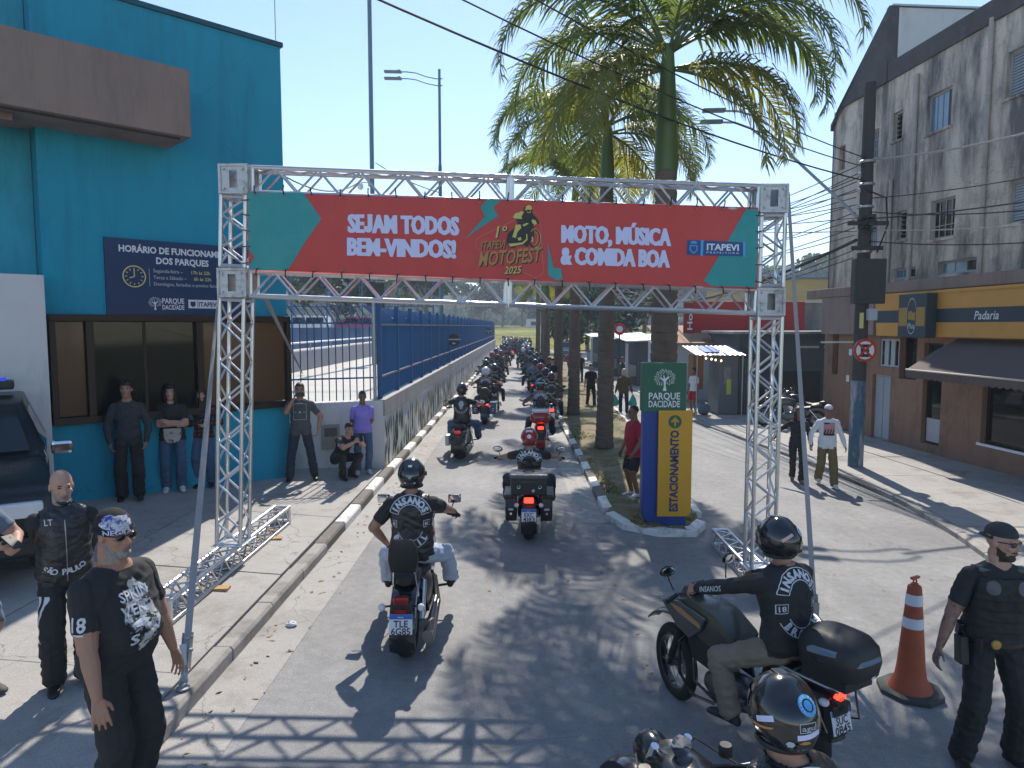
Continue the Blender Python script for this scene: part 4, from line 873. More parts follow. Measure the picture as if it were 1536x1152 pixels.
# ---------------------------------------------------------------- small buildings and stalls beyond
def simple_box(name, label, cat, x0, x1, y0, y1, z0, z1, m, roof=None, rm=None):
    t = thing(name, label, cat, ((x0+x1)/2, (y0+y1)/2, z0)); w, d, h_ = (x1-x0)/2, (y1-y0)/2, z1-z0
    MB().box(-w, w, -d, d, 0, h_).build('wall', m, t, bevel=.01)
    if roof: MB().box(-w - roof, w + roof, -d - roof, d + roof, h_, h_ + .1).build('roof', rm, t, bevel=.01)
    return t, w, d, h_
M_SLATE = mat('slate render', (.065, .080, .092), .8, var=.12, scale=1.2); M_GREYW = mat('stained grey render', (.34, .33, .32), .85, var=.2, scale=.8, dirt=((.12,.12,.12), 1.2, .45, .7), streak=1)
t, w, d, h_ = simple_box('garage', 'low slate grey garage with a dark doorway beside the bakery', 'building', 8.3, 13, 27, 31, SWR, 2.75, M_SLATE, .35, M_GREYW)
MB().box(-.75, .75, -d - .02, -d + .02, 0, 1.55).build('door', mat('dark door', (.012, .014, .016), .5), t)
for a in ((-.85, -.75, 0, 1.65), (.75, .85, 0, 1.65), (-.75, .75, 1.55, 1.65)): MB().box(a[0], a[1], -d - .04, -d, a[2], a[3]).build('door_frame', M_SLATE, t)
for a in (-.1, .85): MB().box(a, a + .75, -d - .03, -d, 2.42, 2.50).build('vent_slot', M_PRG, t)
MB().box(-1.1, -.7, -d - .05, -d, 2.0, 2.3).build('vent', M_SLATE, t)
t, w, d, h_ = simple_box('shed', 'stained grey flat roofed house above the garage', 'building', 9.8, 16, 33, 38, SWR, 4.1, M_GREYW, .1, M_WHITEW)
MB().box(-w, w, -d - .06, -d, 2.6, 3.0).build('ledge', M_GREYW, t)
t, w, d, h_ = simple_box('yellow_house', 'pale yellow house with a blue roof behind the red billboard', 'house', 13, 22, 43, 50, SWR, 5.9, mat('pale yellow render', (.50, .36, .15), .85, var=.08, scale=.7), .25, mat('blue roof sheet', (.10, .22, .40), .5, .2, var=.15))
MB().box(-w, w, -d - .12, -d, 4.2, 4.45).build('orange_band', mat('orange paint', (.62, .30, .03), .7), t)
RBn = thing('red_billboard', 'red cloth billboard with white writing at its left end', 'billboard', (10.3, 32.5, 2.35), radians(2))
mb = MB(); vs = []
for i in range(31):
    for j in range(7): vs.append((-2.5 + i*.172, .05*sin(i*.6) * sin(j*.9), j*.30))
mb.add(vs, [(i*7+j, (i+1)*7+j, (i+1)*7+j+1, i*7+j+1) for i in range(30) for j in range(6)]); mb.build('cloth', mat('billboard red', (.42, .022, .020), .6, var=.10, scale=.8), RBn, smooth='all', fix=False)
MB().box(-2.9, -2.45, -.06, .0, -.05, 1.75).build('side_panel', mat('wine panel', (.30, .022, .028), .6), RBn)
mb = MB(); put(mb, fit_text('Hot', .95, .24, .02), (-2.62, -.065, 1.0), (0,0,1), (-1,0,0)); mb.box(-2.78, -2.5, -.066, -.062, .05, .2); mb.build('lettering', M_PRW, RBn, fix=False)
for x in (-2.4, 0, 2.6): MB().rod((x, .08, -2.5), (x, .08, 1.8), .04, 6).build('post', M_POLE, RBn)
o = MB().box(0, 5, 0, 3, 0, 2.45).build('brick_store', mat('tan render', (.25, .20, .15), .85, var=.15), None); o.location = (8.2, 33.2, SWR); tag(o, 'dark tan store front underneath the red billboard', 'building')
KS = thing('kiosk', 'small grey street kiosk with a white and blue sheet canopy and posters', 'kiosk', (7.35, 26.6, SWR), radians(3))
M_KG = mat('kiosk grey', (.15, .165, .185), .6, .2, var=.1, scale=2)
MB().box(-.1, .62, -.6, .6, 0, 2.15).build('booth', M_KG, KS, bevel=.02); MB().box(.62, 1.5, -.5, .7, 0, 2.1).build('mesh_door', mat('mesh door', (.045, .05, .055), .6, .3), KS)
for k in range(16): MB().bar((.64 + k*.054, -.51, .05), (.64 + k*.054 + .0, -.51, 2.05), .008).build('mesh_bar', M_STEEL, KS)
cm = MB(); vs = []
for i in range(41): vs += [(-1.15 + i*.045, -1.25, 2.22 + .015*sin(i*1.57)), (-1.15 + i*.045, .6, 2.50 + .015*sin(i*1.57))]
cm.add(vs, [(i*2, i*2+2, i*2+3, i*2+1) for i in range(40)]); cp = cm.build('canopy', mat('white sheet', (.68, .70, .72), .4, .1, dirt=((.35,.33,.3), 3, .55, .8)), KS, fix=False)
MB().add([(-.75, -.9, 2.30), (-.1, -.9, 2.30), (-.1, .3, 2.48), (-.75, .3, 2.48)], [(0,1,2,3)]).build('blue_tarp', mat('blue tarp', (.04, .16, .42), .6), cp).location.z = .02
MB().box(.08, .32, -.625, -.603, 1.15, 1.75).build('poster', mat('poster', (.20, .20, .19), .6, var=.7, scale=7), KS); MB().box(.18, .35, -.632, -.626, .75, 1.3).build('note', mat('lime note', (.50, .56, .10), .6, var=.1), KS)
MB().box(-.95, -.55, -.2, .4, .9, 2.2).build('wooden_cabinet', mat('cabinet wood', (.22, .11, .045), .7, var=.15), KS)
for k, x in enumerate((-.75, -.55, -.4, -.2)): MB().ell((x, -1.1, 2.1 - .03*k), (.035, .035, .04), 8, 5).build('bulb', mat('lit bulb', (1, .55, .25), .4, emit=3, var=0), KS)
for x in (-1.1, .55): MB().rod((x, -1.2, 0), (x, -1.2, 2.2), .02, 6).build('post', M_STEEL, KS)
t = thing('house_front', 'small white house with a tiled roof behind the kiosk', 'house', (6.9, 31, SWR))
MB().box(-.6, 1.8, 0, 4, 0, 2.5).build('wall', M_WHITEW, t); MB().add([(-.9, -.5, 2.45), (1.6, -.5, 2.45), (1.6, 3, 3.2), (-.9, 3, 3.2), (-.9, -.5, 2.53), (1.6, -.5, 2.53), (1.6, 3, 3.28), (-.9, 3, 3.28)], [(3,2,1,0),(4,5,6,7),(0,1,5,4),(1,2,6,5),(2,3,7,6),(3,0,4,7)]).build('roof', mat('clay tile', (.36, .21, .14), .85, var=.25, scale=6), t)
for i, (x, y) in enumerate(((6.3, 40), (6.2, 47), (6.0, 56))):
    t = thing('market_stall', 'dark street stall with a pale awning, %s along the right pavement' % ('nearest', 'middle', 'farthest')[i], 'stall', (x, y, SWR), radians(3), 'stalls on the right pavement')
    MB().box(0, 2.4, -1.5, 2, 0, 2.5).build('cabin', M_SLATE, t); MB().add([(-.7, -1.8, 2.4), (2.3, -1.8, 2.5), (2.3, 2.2, 2.75), (-.7, 2.2, 2.6), (-.7, -1.8, 2.46), (2.3, -1.8, 2.56), (2.3, 2.2, 2.81), (-.7, 2.2, 2.66)], [(3,2,1,0),(4,5,6,7),(0,1,5,4),(1,2,6,5),(2,3,7,6),(3,0,4,7)]).build('awning', MATS['white sheet'], t)
    MB().box(-.6, -.5, -1.4, -1.1, .0, 2.3).build('side_sheet', M_PRG, t); MB().box(-.5, .1, -1.2, 1.5, .5, 1.1).build('counter', M_GREYW, t)
t = thing('no_entry_sign', 'small red and white round sign in front of the stalls', 'sign', (4.95, 35.5, SWR)); MB().rod((0,0,0), (0,0,3.6), .04, 8).build('post', M_POLE, t); MB().lathe([(.001,-.01),(.3,-.01),(.3,.01),(.001,.01)], 24, (0,-.06,3.1), 'y').build('disc', M_SRED, t); MB().lathe([(.001,-.01),(.16,-.01),(.16,.01),(.001,.01)], 24, (0,-.075,3.1), 'y').build('centre', M_PRW, t)
for i, x in enumerate((8.05, 8.5)):
    o = MB().tube([(0,0,0), (0,0,1.05)], .035, 10).build('bollard', M_STEEL, None, smooth=True); o.location = (x, 24.5, SWR); tag(o, '%s of the two thin steel bollards outside the garage' % ('left', 'right')[i], 'bollard', 'bollards by the garage')

# ---------------------------------------------------------------- palms
M_TRUNK = mat('palm trunk', (.15, .115, .092), .9, var=.18, scale=3, bump=.4, bscale=25, dirt=((.075, .06, .05), 2, .5, .75)); M_SHAFT = mat('palm crownshaft', (.085, .135, .035), .45, var=.12, scale=2)
def leaf_mat(name, c, tr):
    m = bpy.data.materials.new(name); m.use_nodes = True; n, l = m.node_tree.nodes, m.node_tree.links; b = n['Principled BSDF']; b.inputs['Roughness'].default_value = .6
    tc = n.new('ShaderNodeTexCoord'); nz = n.new('ShaderNodeTexNoise'); nz.inputs['Scale'].default_value = 1.6; nz.inputs['Detail'].default_value = 4; l.new(tc.outputs['Object'], nz.inputs['Vector'])
    mx = n.new('ShaderNodeMix'); mx.data_type = 'RGBA'; mx.inputs[6].default_value = (*[x*.6 for x in c], 1); mx.inputs[7].default_value = (*[min(1, x*1.5) for x in c], 1); l.new(nz.outputs[0], mx.inputs[0]); l.new(mx.outputs[2], b.inputs['Base Color'])
    t = n.new('ShaderNodeBsdfTranslucent'); t.inputs[0].default_value = (*tr, 1); s = n.new('ShaderNodeMixShader'); s.inputs[0].default_value = .33; l.new(b.outputs[0], s.inputs[1]); l.new(t.outputs[0], s.inputs[2]); l.new(s.outputs[0], n['Material Output'].inputs[0])
    return m
M_FROND = leaf_mat('palm leaf', (.045, .085, .026), (.30, .38, .06)); M_FRONDY = leaf_mat('palm leaf yellowing', (.10, .12, .028), (.55, .52, .08)); M_LEAF = leaf_mat('tree leaf', (.045, .075, .030), (.10, .15, .03)); M_LEAF2 = leaf_mat('dark tree leaf', (.022, .042, .020), (.05, .09, .02))
def frond(rg, L, lift, droop, nl=84, leaf=.95, w=.024, old=False):
    """rachis in the XZ plane starting at the origin along +X"""
    mb = MB(); N = 16; pts = []; a = lift; p = V((0,0,0)); side = rg.uniform(-.25, .25); yaw = 0.
    for i in range(N + 1):
        pts.append(p.copy()); d = V((cos(a)*cos(yaw), cos(a)*sin(yaw), sin(a))); p = p + d * (L / N); a -= droop / N * (.5 + 1.1 * i / N); yaw += side / N
    mb.k = 1; mb.tube(pts, [.032 * (1 - .9*i/N) + .004 for i in range(N + 1)], 5); mb.k = 0
    for k in range(nl):
        f = .12 + .88 * k / (nl - 1); x = f * N; i = min(N - 1, int(x)); q = pts[i].lerp(pts[i+1], x - i); t = (pts[i+1] - pts[i]).normalized(); s0 = V((0,1,0)); s0 = (s0 - t*s0.dot(t)).normalized(); up = t.cross(s0) * -1 if t.cross(s0).z < 0 else t.cross(s0)
        ll = leaf * (sin(pi * min(1, .18 + f * .8)) ** .7) * rg.uniform(.85, 1.1) + .08
        for sd in (-1, 1):
            e = (s0 * sd * rg.uniform(.62, .85) + t * rg.uniform(.45, .7) + up * rg.uniform(-.1, .45)).normalized(); g = rg.uniform(.65, 1.05)
            c = q; ps = [c]
            for u in (.33, .33, .34):
                c = c + e * ll * u; ps.append(c); e = (e + V((0,0,-g * .62))).normalized()
            wd = t * w
            vs = [ps[0] - wd*.5, ps[0] + wd*.5, ps[1] - wd, ps[1] + wd, ps[2] - wd*.8, ps[2] + wd*.8, ps[3]]
            mb.add(vs, [(0,1,3,2), (2,3,5,4), (4,5,6)])
    return mb.mesh('frond', [M_FRONDY if old else M_FROND, M_SHAFT], smooth='all', fix=False)
rp = random.Random(21)
FR = [frond(rp, 3.9, 1.15, 2.7), frond(rp, 4.1, .85, 2.7), frond(rp, 3.8, .55, 2.4), frond(rp, 3.3, .15, 2.0, old=True), frond(rp, 2.9, -.35, 1.3, old=True), frond(rp, 2.4, 1.35, 1.0, leaf=.55), frond(rp, 5.2, 1.2, 2.2)]
def trunk_mesh(h, r0, r1, sh):
    mb = MB(); pts = []; rs = []; n = int(h / .16)
    for i in range(n + 1):
        z = h * i / n; f = i / n; r = r0 + (r1 - r0)*f + .10 * r0 * math.exp(-z*2.2) * 2 ; r *= 1 + .10 * sin(pi * min(1, f*1.1)) 
        for dz, k in ((0, 1.0), (.10, 1.02), (.125, .94), (.15, .95)):
            if z + dz < h: pts.append((.02*sin(z*.6), .02*cos(z*.5), z + dz)); rs.append(r * k * (1 + .012*sin(z*31)))
    mb.tube(pts, rs, 16); t = mb.mesh('trunk', M_TRUNK, smooth=30)
    m2 = MB(); m2.tube([(0,0,h-.05), (0,0,h+.15), (0,0,h+.7), (0,0,h+sh*.75), (0,0,h+sh)], [r1*1.05, r1*1.12, r1*.95, r1*.70, r1*.5], 16); return t, m2.mesh('crownshaft', M_SHAFT, smooth=True)
def palm(label, loc, h, r0, r1, sh, fronds, scale=1., seed=0):
    t = thing('palm_tree', label, 'palm', loc, 0, 'palms in the median'); a, b = trunk_mesh(h, r0, r1, sh); link('trunk', a, t); link('crownshaft', b, t); g = random.Random(seed)
    for k, az, tw in fronds:
        o = link('frond', FR[k], t, (cos(az)*.06, sin(az)*.06, h + sh*(.80 if k in (3, 4) else .94))); o.rotation_euler = (g.uniform(-.12, .12), g.uniform(-.08, .08), az); o.scale = [scale * g.uniform(.93, 1.05)] * 3
    return t
def ring_fronds(g, n):
    L = []
    for i in range(n): L.append((g.choice((0, 1, 1, 2, 2, 3)), 2*pi*i/n*2.618 + g.uniform(-.2, .2), 0))
    L.append((5, g.uniform(0, 6), 0)); L.append((4, g.uniform(0, 6), 0)); return L
big = [(1, 3.35, 0), (2, 2.9, 0), (1, 4.0, 0), (3, 3.55, 0), (2, 0.05, 0), (1, -.45, 0), (0, .55, 0), (3, -.5, 0), (4, 3.7, 0), (4, -.65, 0), (1, 1.6, 0), (0, 5.0, 0), (5, 1, 0), (2, 2.2, 0), (3, 2.75, 0), (2, -.2, 0), (6, 3.15, 0), (6, 5.8, 0), (3, 3.95, 0), (1, 2.5, 0), (2, -.75, 0), (3, .15, 0)]
palm('tallest palm with green crownshaft standing right behind the totem sign', (2.48, 12.35, .05), 5.65, .235, .185, 2.05, big, .93, 1)
gp = random.Random(9)
for i, (x, y, h, r, s, lab) in enumerate(((2.1, 17.5, 6.4, .20, 1.05, 'second palm of the row, its trunk left of the red shirted man'), (1.82, 24, 6.2, .19, .95, 'third palm of the row along the median'), (1.6, 30, 5.0, .19, .9, 'fourth palm of the row along the median'), (1.4, 38, 4.6, .18, .85, 'fifth palm of the row, low yellow fronds under the banner'), (1.5, 46, 4.8, .18, .85, 'sixth palm of the row, close behind the fifth'), (1.4, 56, 4.8, .18, .85, 'farthest palm of the median row'))):
    palm(lab, (x, y, .05), h, r, r*.80, 1.5, ring_fronds(gp, 17), s*.86, i + 3)

# ---------------------------------------------------------------- trees, field and hills beyond
def tree_mesh(seed, h, rad, n, lm, sz):
    g = random.Random(seed); tm = MB(); pts = [(0,0,0), (.1*rad*.2, 0, h*.25), (.0, .1*rad*.2, h*.5), (0, 0, h*.75)]; tm.tube(pts, [h*.028, h*.022, h*.016, h*.008], 7); cl = []
    for i in range(9):
        a = g.uniform(0, 6.28); z = h * g.uniform(.3, .62); e = V((cos(a)*rad*g.uniform(.5, .85), sin(a)*rad*g.uniform(.5, .85), z + h*g.uniform(.08, .3))); tm.tube([(0,0,z*.8), tuple(V((0,0,z*.8)).lerp(e, .5) + V((0,0,h*.03))), tuple(e)], [h*.010, h*.007, h*.003], 5); cl.append((e, rad*g.uniform(.30, .5)))
    for i in range(8): cl.append((V((g.uniform(-.4,.4)*rad, g.uniform(-.4,.4)*rad, h*g.uniform(.6, .92))), rad*g.uniform(.28, .45)))
    cm = MB()
    for i in range(n):
        c, r = g.choice(cl); d = V((g.gauss(0,1), g.gauss(0,1), g.gauss(0,1))).normalized() * r * g.random()**.35; d.z *= .75; p = c + d; s_ = sz * g.uniform(.6, 1.3); a = V((g.gauss(0,1), g.gauss(0,1), g.gauss(0,1))).normalized(); b = a.orthogonal().normalized()
        cm.add([p + a*s_, p + b*s_*.7, p - a*s_, p - b*s_*.7], [(0,1,2,3)])
    return tm.mesh('trunk', M_TRUNK, smooth=True), cm.mesh('crown', lm, fix=False)
TM = [tree_mesh(1, 13, 5, 2200, M_LEAF, .42), tree_mesh(2, 11, 5.5, 2200, M_LEAF2, .42), tree_mesh(3, 15, 4.6, 2200, M_LEAF, .42), tree_mesh(4, 9, 4.5, 2000, M_LEAF2, .36)]
def tree(label, loc, k, s, rz, group):
    t = thing('tree', label, 'tree', loc, rz, group); t.scale = (s, s, s); link('trunk', TM[k][0], t); link('crown', TM[k][1], t); return t
gt = random.Random(13)
for i in range(46): tree('leafy green tree in the hazy row at the far end of the street', (-150 + i*6.0 + gt.uniform(-2, 2), 195 + gt.uniform(-14, 30), 1.6), gt.randrange(4), gt.uniform(1.15, 1.6), gt.uniform(0, 6), 'far row of trees')
for i, (x, y, k, s) in enumerate(((7.5, 62, 3, .75), (10.5, 70, 1, .8), (6.2, 84, 1, .8), (14, 80, 2, .7), (9, 95, 0, .8), (4.6, 70, 3, .55))):
    tree(('dark tree rising behind the stalls, nearest', 'dark tree behind the stalls, to the right', 'dense dark tree farther along the right street', 'tall tree behind the yellow house', 'green tree at the far end of the right street', 'small dark tree beside the far stalls')[i], (x, y, -.2), k, s, i, 'trees on the right of the street')
for i, (x, y, k, s) in enumerate(((-16, 62, 3, .8), (-24, 66, 1, .8), (-11, 84, 0, .8), (-19, 92, 2, .75), (-30, 74, 0, .8))):
    tree(('tree behind the park yard left of the tall mast', 'leftmost tree behind the park yard', 'tree beyond the blue fence right of the mast', 'tall tree far behind the court cage', 'tree at the far left of the park')[i], (x, y, 2), k, s, i*2, 'trees in the park')
M_FIELD = mat('dry field', (.30, .27, .10), .95, var=.2, scale=.06, spec=0, dirt=((.12, .16, .05), .09, .45, .6))
mb = MB(); ys_ = [96, 112, 118, 150, 190, 260]; zs_ = [-.25, .25, .9, 1.6, 2.7, 3.2]
mb.add([(x, y, z + .3*noise.noise((x*.02, y*.03, 0))) for y, z in zip(ys_, zs_) for x in range(-320, 321, 20)], [(r*33+i, r*33+i+1, (r+1)*33+i+1, (r+1)*33+i) for r in range(5) for i in range(32)]); struct(mb.build('field', M_FIELD, smooth='all', fix=False))
M_HILL = mat('wooded hill', (.035, .055, .030), .95, spec=0, var=.35, scale=.05, bump=.6, bscale=.5)
mb = MB(); NX = 60; rows = []
for j, y in enumerate((250, 330, 430, 560, 700)):
    rows += [(x*22 - 660, y, 2 + (0, 9, 24, 42, 30)[j] * (.75 + .5*noise.noise((x*.11, j*.6, 2))) * (.75 + .35 * (x / NX))) for x in range(NX + 1)]
mb.add(rows, [(r*(NX+1)+i, r*(NX+1)+i+1, (r+1)*(NX+1)+i+1, (r+1)*(NX+1)+i) for r in range(4) for i in range(NX)]); struct(mb.build('hills', M_HILL, smooth='all', fix=False))
hm = MB(); gh_ = random.Random(31)
def hill_z(x, y):
    f = max(0, min(59.99, (x + 660)/22)); ys_ = (250, 330, 430, 560, 700); j = max(0, min(3, next((k for k in range(4) if y < ys_[k+1]), 3))); a = (y - ys_[j])/(ys_[j+1] - ys_[j]); H_ = lambda jj, xi: 2 + (0, 9, 24, 42, 30)[jj] * (.75 + .5*noise.noise((xi*.11, jj*.6, 2))) * (.75 + .35*(xi/60)); i = int(f); return (H_(j, i)*(1-(f-i)) + H_(j, i+1)*(f-i))*(1-a) + (H_(j+1, i)*(1-(f-i)) + H_(j+1, i+1)*(f-i))*a
for q in range(2600):
    y = 255 + 300*gh_.random()**1.3; x = gh_.uniform(-.62, .62)*y; z = hill_z(x, y); r = gh_.uniform(2.5, 5); hm.k = q % 2
    for w in range(9):
        d = V((gh_.gauss(0,1), gh_.gauss(0,1), abs(gh_.gauss(0,1)))).normalized()*r; a = V((gh_.gauss(0,1), gh_.gauss(0,1), gh_.gauss(0,1))).normalized(); b = a.orthogonal().normalized(); c = V((x, y, z)) + d; s_ = r*.55; hm.add([c + a*s_, c + b*s_, c - a*s_, c - b*s_], [(0,1,2,3)])
o = hm.build('hillside_wood', [M_LEAF, M_LEAF2], None, fix=False); stuff(o); tag(o, 'dense wood covering the hazy hills behind the far trees', 'wood')
M_HW = [mat('far white wall', (.55, .53, .50), .85), mat('far ochre wall', (.45, .33, .22), .85), mat('far blue wall', (.20, .30, .42), .85)]
for i in range(16):
    x = 95 + 12*gt.uniform(0, 7.5); y = 240 + (i % 4) * 45; z = 8 + (i % 4) * 7
    t = thing('hillside_house', 'tiny pale house on the hazy hillside beyond the right street', 'house', (x, y, z), gt.uniform(-.3, .3), 'houses on the far hill'); w = gt.uniform(3, 5); hh = gt.uniform(4, 7)
    MB().box(-w, w, -4, 4, -4, hh).build('wall', M_HW[i % 3], t); MB().prism([(-w-.4, hh), (w+.4, hh), (0, hh + 1.8)], (0, -4.4, 0), (1,0,0), (0,0,1), (0, 8.8, 0)).build('roof', M_HW[1] if i % 2 else MATS['blue roof sheet'], t)
    for k in range(2): MB().box(-w*.5 + k*w - .6, -w*.5 + k*w + .6, -4.06, -4, hh*.3, hh*.3 + 1.4).build('window', M_GLASSD, t)
t = thing('white_pavilion', 'small white building with a dark opening on the far field', 'building', (3.2, 186, 2.6)); MB().box(-1.6, 1.6, -1.5, 1.5, 0, 2.2).build('wall', M_WHITEW, t); MB().box(-1.9, 1.9, -1.8, 1.8, 2.2, 2.4).build('roof', M_GREYW, t); MB().box(-.4, .9, -1.55, -1.5, .6, 1.6).build('opening', M_GLASSD, t)

# ---------------------------------------------------------------- people
import numpy as np
def skin(name, c): return mat('skin ' + name, c, .55, var=.10, scale=9, bump=.06, bscale=90)
SK = {'fair': skin('fair', (.46, .26, .19)), 'tan': skin('tan', (.36, .19, .125)), 'brown': skin('brown', (.22, .115, .075)), 'olive': skin('olive', (.30, .165, .11)), 'ink': mat('tattooed skin', (.27, .15, .105), .55, var=.15, scale=9, dirt=((.09, .075, .075), 13, .47, .56))}
def cloth(name, c, rough=.85, var=.12, **k): return mat('cloth ' + name, c, rough, var=var, scale=5, bump=k.pop('bump', .18), bscale=260, **k)
CL = {'black': cloth('black', (.021, .022, .024)), 'charcoal': cloth('charcoal', (.035, .042, .050)), 'greytee': cloth('grey tee', (.075, .080, .088)), 'jeans': cloth('blue jeans', (.055, .105, .19), dirt=((.14, .20, .30), 3, .5, .8)), 'djeans': cloth('dark jeans', (.022, .032, .050), dirt=((.08, .10, .13), 3, .55, .8)),
      'ljeans': cloth('pale jeans', (.42, .47, .58), dirt=((.55, .6, .7), 3, .5, .8)), 'purple': cloth('violet', (.27, .21, .66)), 'red': cloth('red polo', (.36, .018, .035)), 'white': cloth('white', (.66, .66, .70)), 'khaki': cloth('khaki', (.20, .165, .125)), 'olive': cloth('olive trouser', (.165, .125, .055)), 'brown': cloth('brown shirt', (.11, .075, .04)),
      'navy': cloth('navy', (.016, .028, .06)), 'leather': mat('waxed leather', (.013, .013, .014), .34, var=.2, scale=7, bump=.35, bscale=60, spec=.6), 'redshort': cloth('red shorts', (.40, .02, .03)), 'greyblue': cloth('grey blue', (.12, .16, .22)), 'police': cloth('police black', (.017, .019, .021), .8)}
def plaid():
    m = cloth('plaid wine', (.09, .012, .022)); n, l = m.node_tree.nodes, m.node_tree.links; b = n['Principled BSDF']; tc = n.new('ShaderNodeTexCoord'); w1 = n.new('ShaderNodeTexWave'); w1.bands_direction = 'X'; w2 = n.new('ShaderNodeTexWave'); w2.bands_direction = 'Z'
    for w in (w1, w2): w.inputs['Scale'].default_value = 4.5; l.new(tc.outputs['Object'], w.inputs['Vector'])
    a = n.new('ShaderNodeMath'); a.operation = 'MULTIPLY'; l.new(w1.outputs[1], a.inputs[0]); l.new(w2.outputs[1], a.inputs[1]); mx = n.new('ShaderNodeMix'); mx.data_type = 'RGBA'; mx.inputs[6].default_value = (.018, .010, .016, 1); mx.inputs[7].default_value = (.26, .03, .05, 1); l.new(a.outputs[0], mx.inputs[0]); l.new(mx.outputs[2], b.inputs['Base Color']); return m
CL['plaid'] = plaid()
M_SHOEW = mat('white shoe', (.62, .62, .64), .6, var=.06); M_SHOEB = mat('black shoe', (.014, .013, .013), .55, var=.1); M_HAIRB = mat('black hair', (.012, .009, .008), .45, var=.3, scale=60, bump=.4, bscale=150); M_HAIRG = mat('grey hair', (.26, .25, .24), .6, var=.3, scale=60, bump=.4, bscale=150); M_BEARD = mat('dark beard', (.045, .033, .028), .8, var=.3, scale=60); M_BEARDG = mat('grey beard', (.24, .215, .20), .8, var=.35, scale=60); M_LENS = mat('sunglass lens', (.006, .006, .007), .08, var=0, spec=.8); M_EYE = mat('eye', (.05, .04, .035), .2, var=0); M_LIP = mat('lip', (.26, .10, .085), .5, var=.05); M_HAIRL = mat('blond hair', (.45, .38, .27), .5, var=.3, scale=60)

def ik(a, t, l1, l2, pole):
    a, t, pole = V(a), V(t), V(pole); d = t - a; D = min(d.length, (l1 + l2) * .999); d = d.normalized(); c = (l1*l1 + D*D - l2*l2) / (2*l1*D); c = max(-1, min(1, c)); h = sqrt(max(0, 1 - c*c)) * l1
    p = pole - d * pole.dot(d); p = p.normalized() if p.length > 1e-5 else d.orthogonal().normalized(); return a + d*(c*l1) + p*h, a + d*D
def capsule(mb, a, b, ra, rb, n=10):
    a, b = V(a), V(b); d = (b - a); L = d.length
    if L < 1e-5: mb.ell(a, (ra,)*3, n, 6); return
    d /= L; pts, rs = [], []
    for k in range(4): t = pi/2 * (1 - k/4); pts.append(a - d*ra*sin(t)); rs.append(max(.0008, ra*cos(t)))
    pts.append(a); rs.append(ra); pts.append(b); rs.append(rb)
    for k in range(1, 5): t = pi/2 * k/4; pts.append(b + d*rb*sin(t)); rs.append(max(.0008, rb*cos(t)))
    mb.tube(pts, rs, n)
def basis(fwd, up=V((0,0,1))):
    f = V(fwd).normalized(); r = f.cross(up).normalized(); u = r.cross(f); return r, f, u
class Body: pass
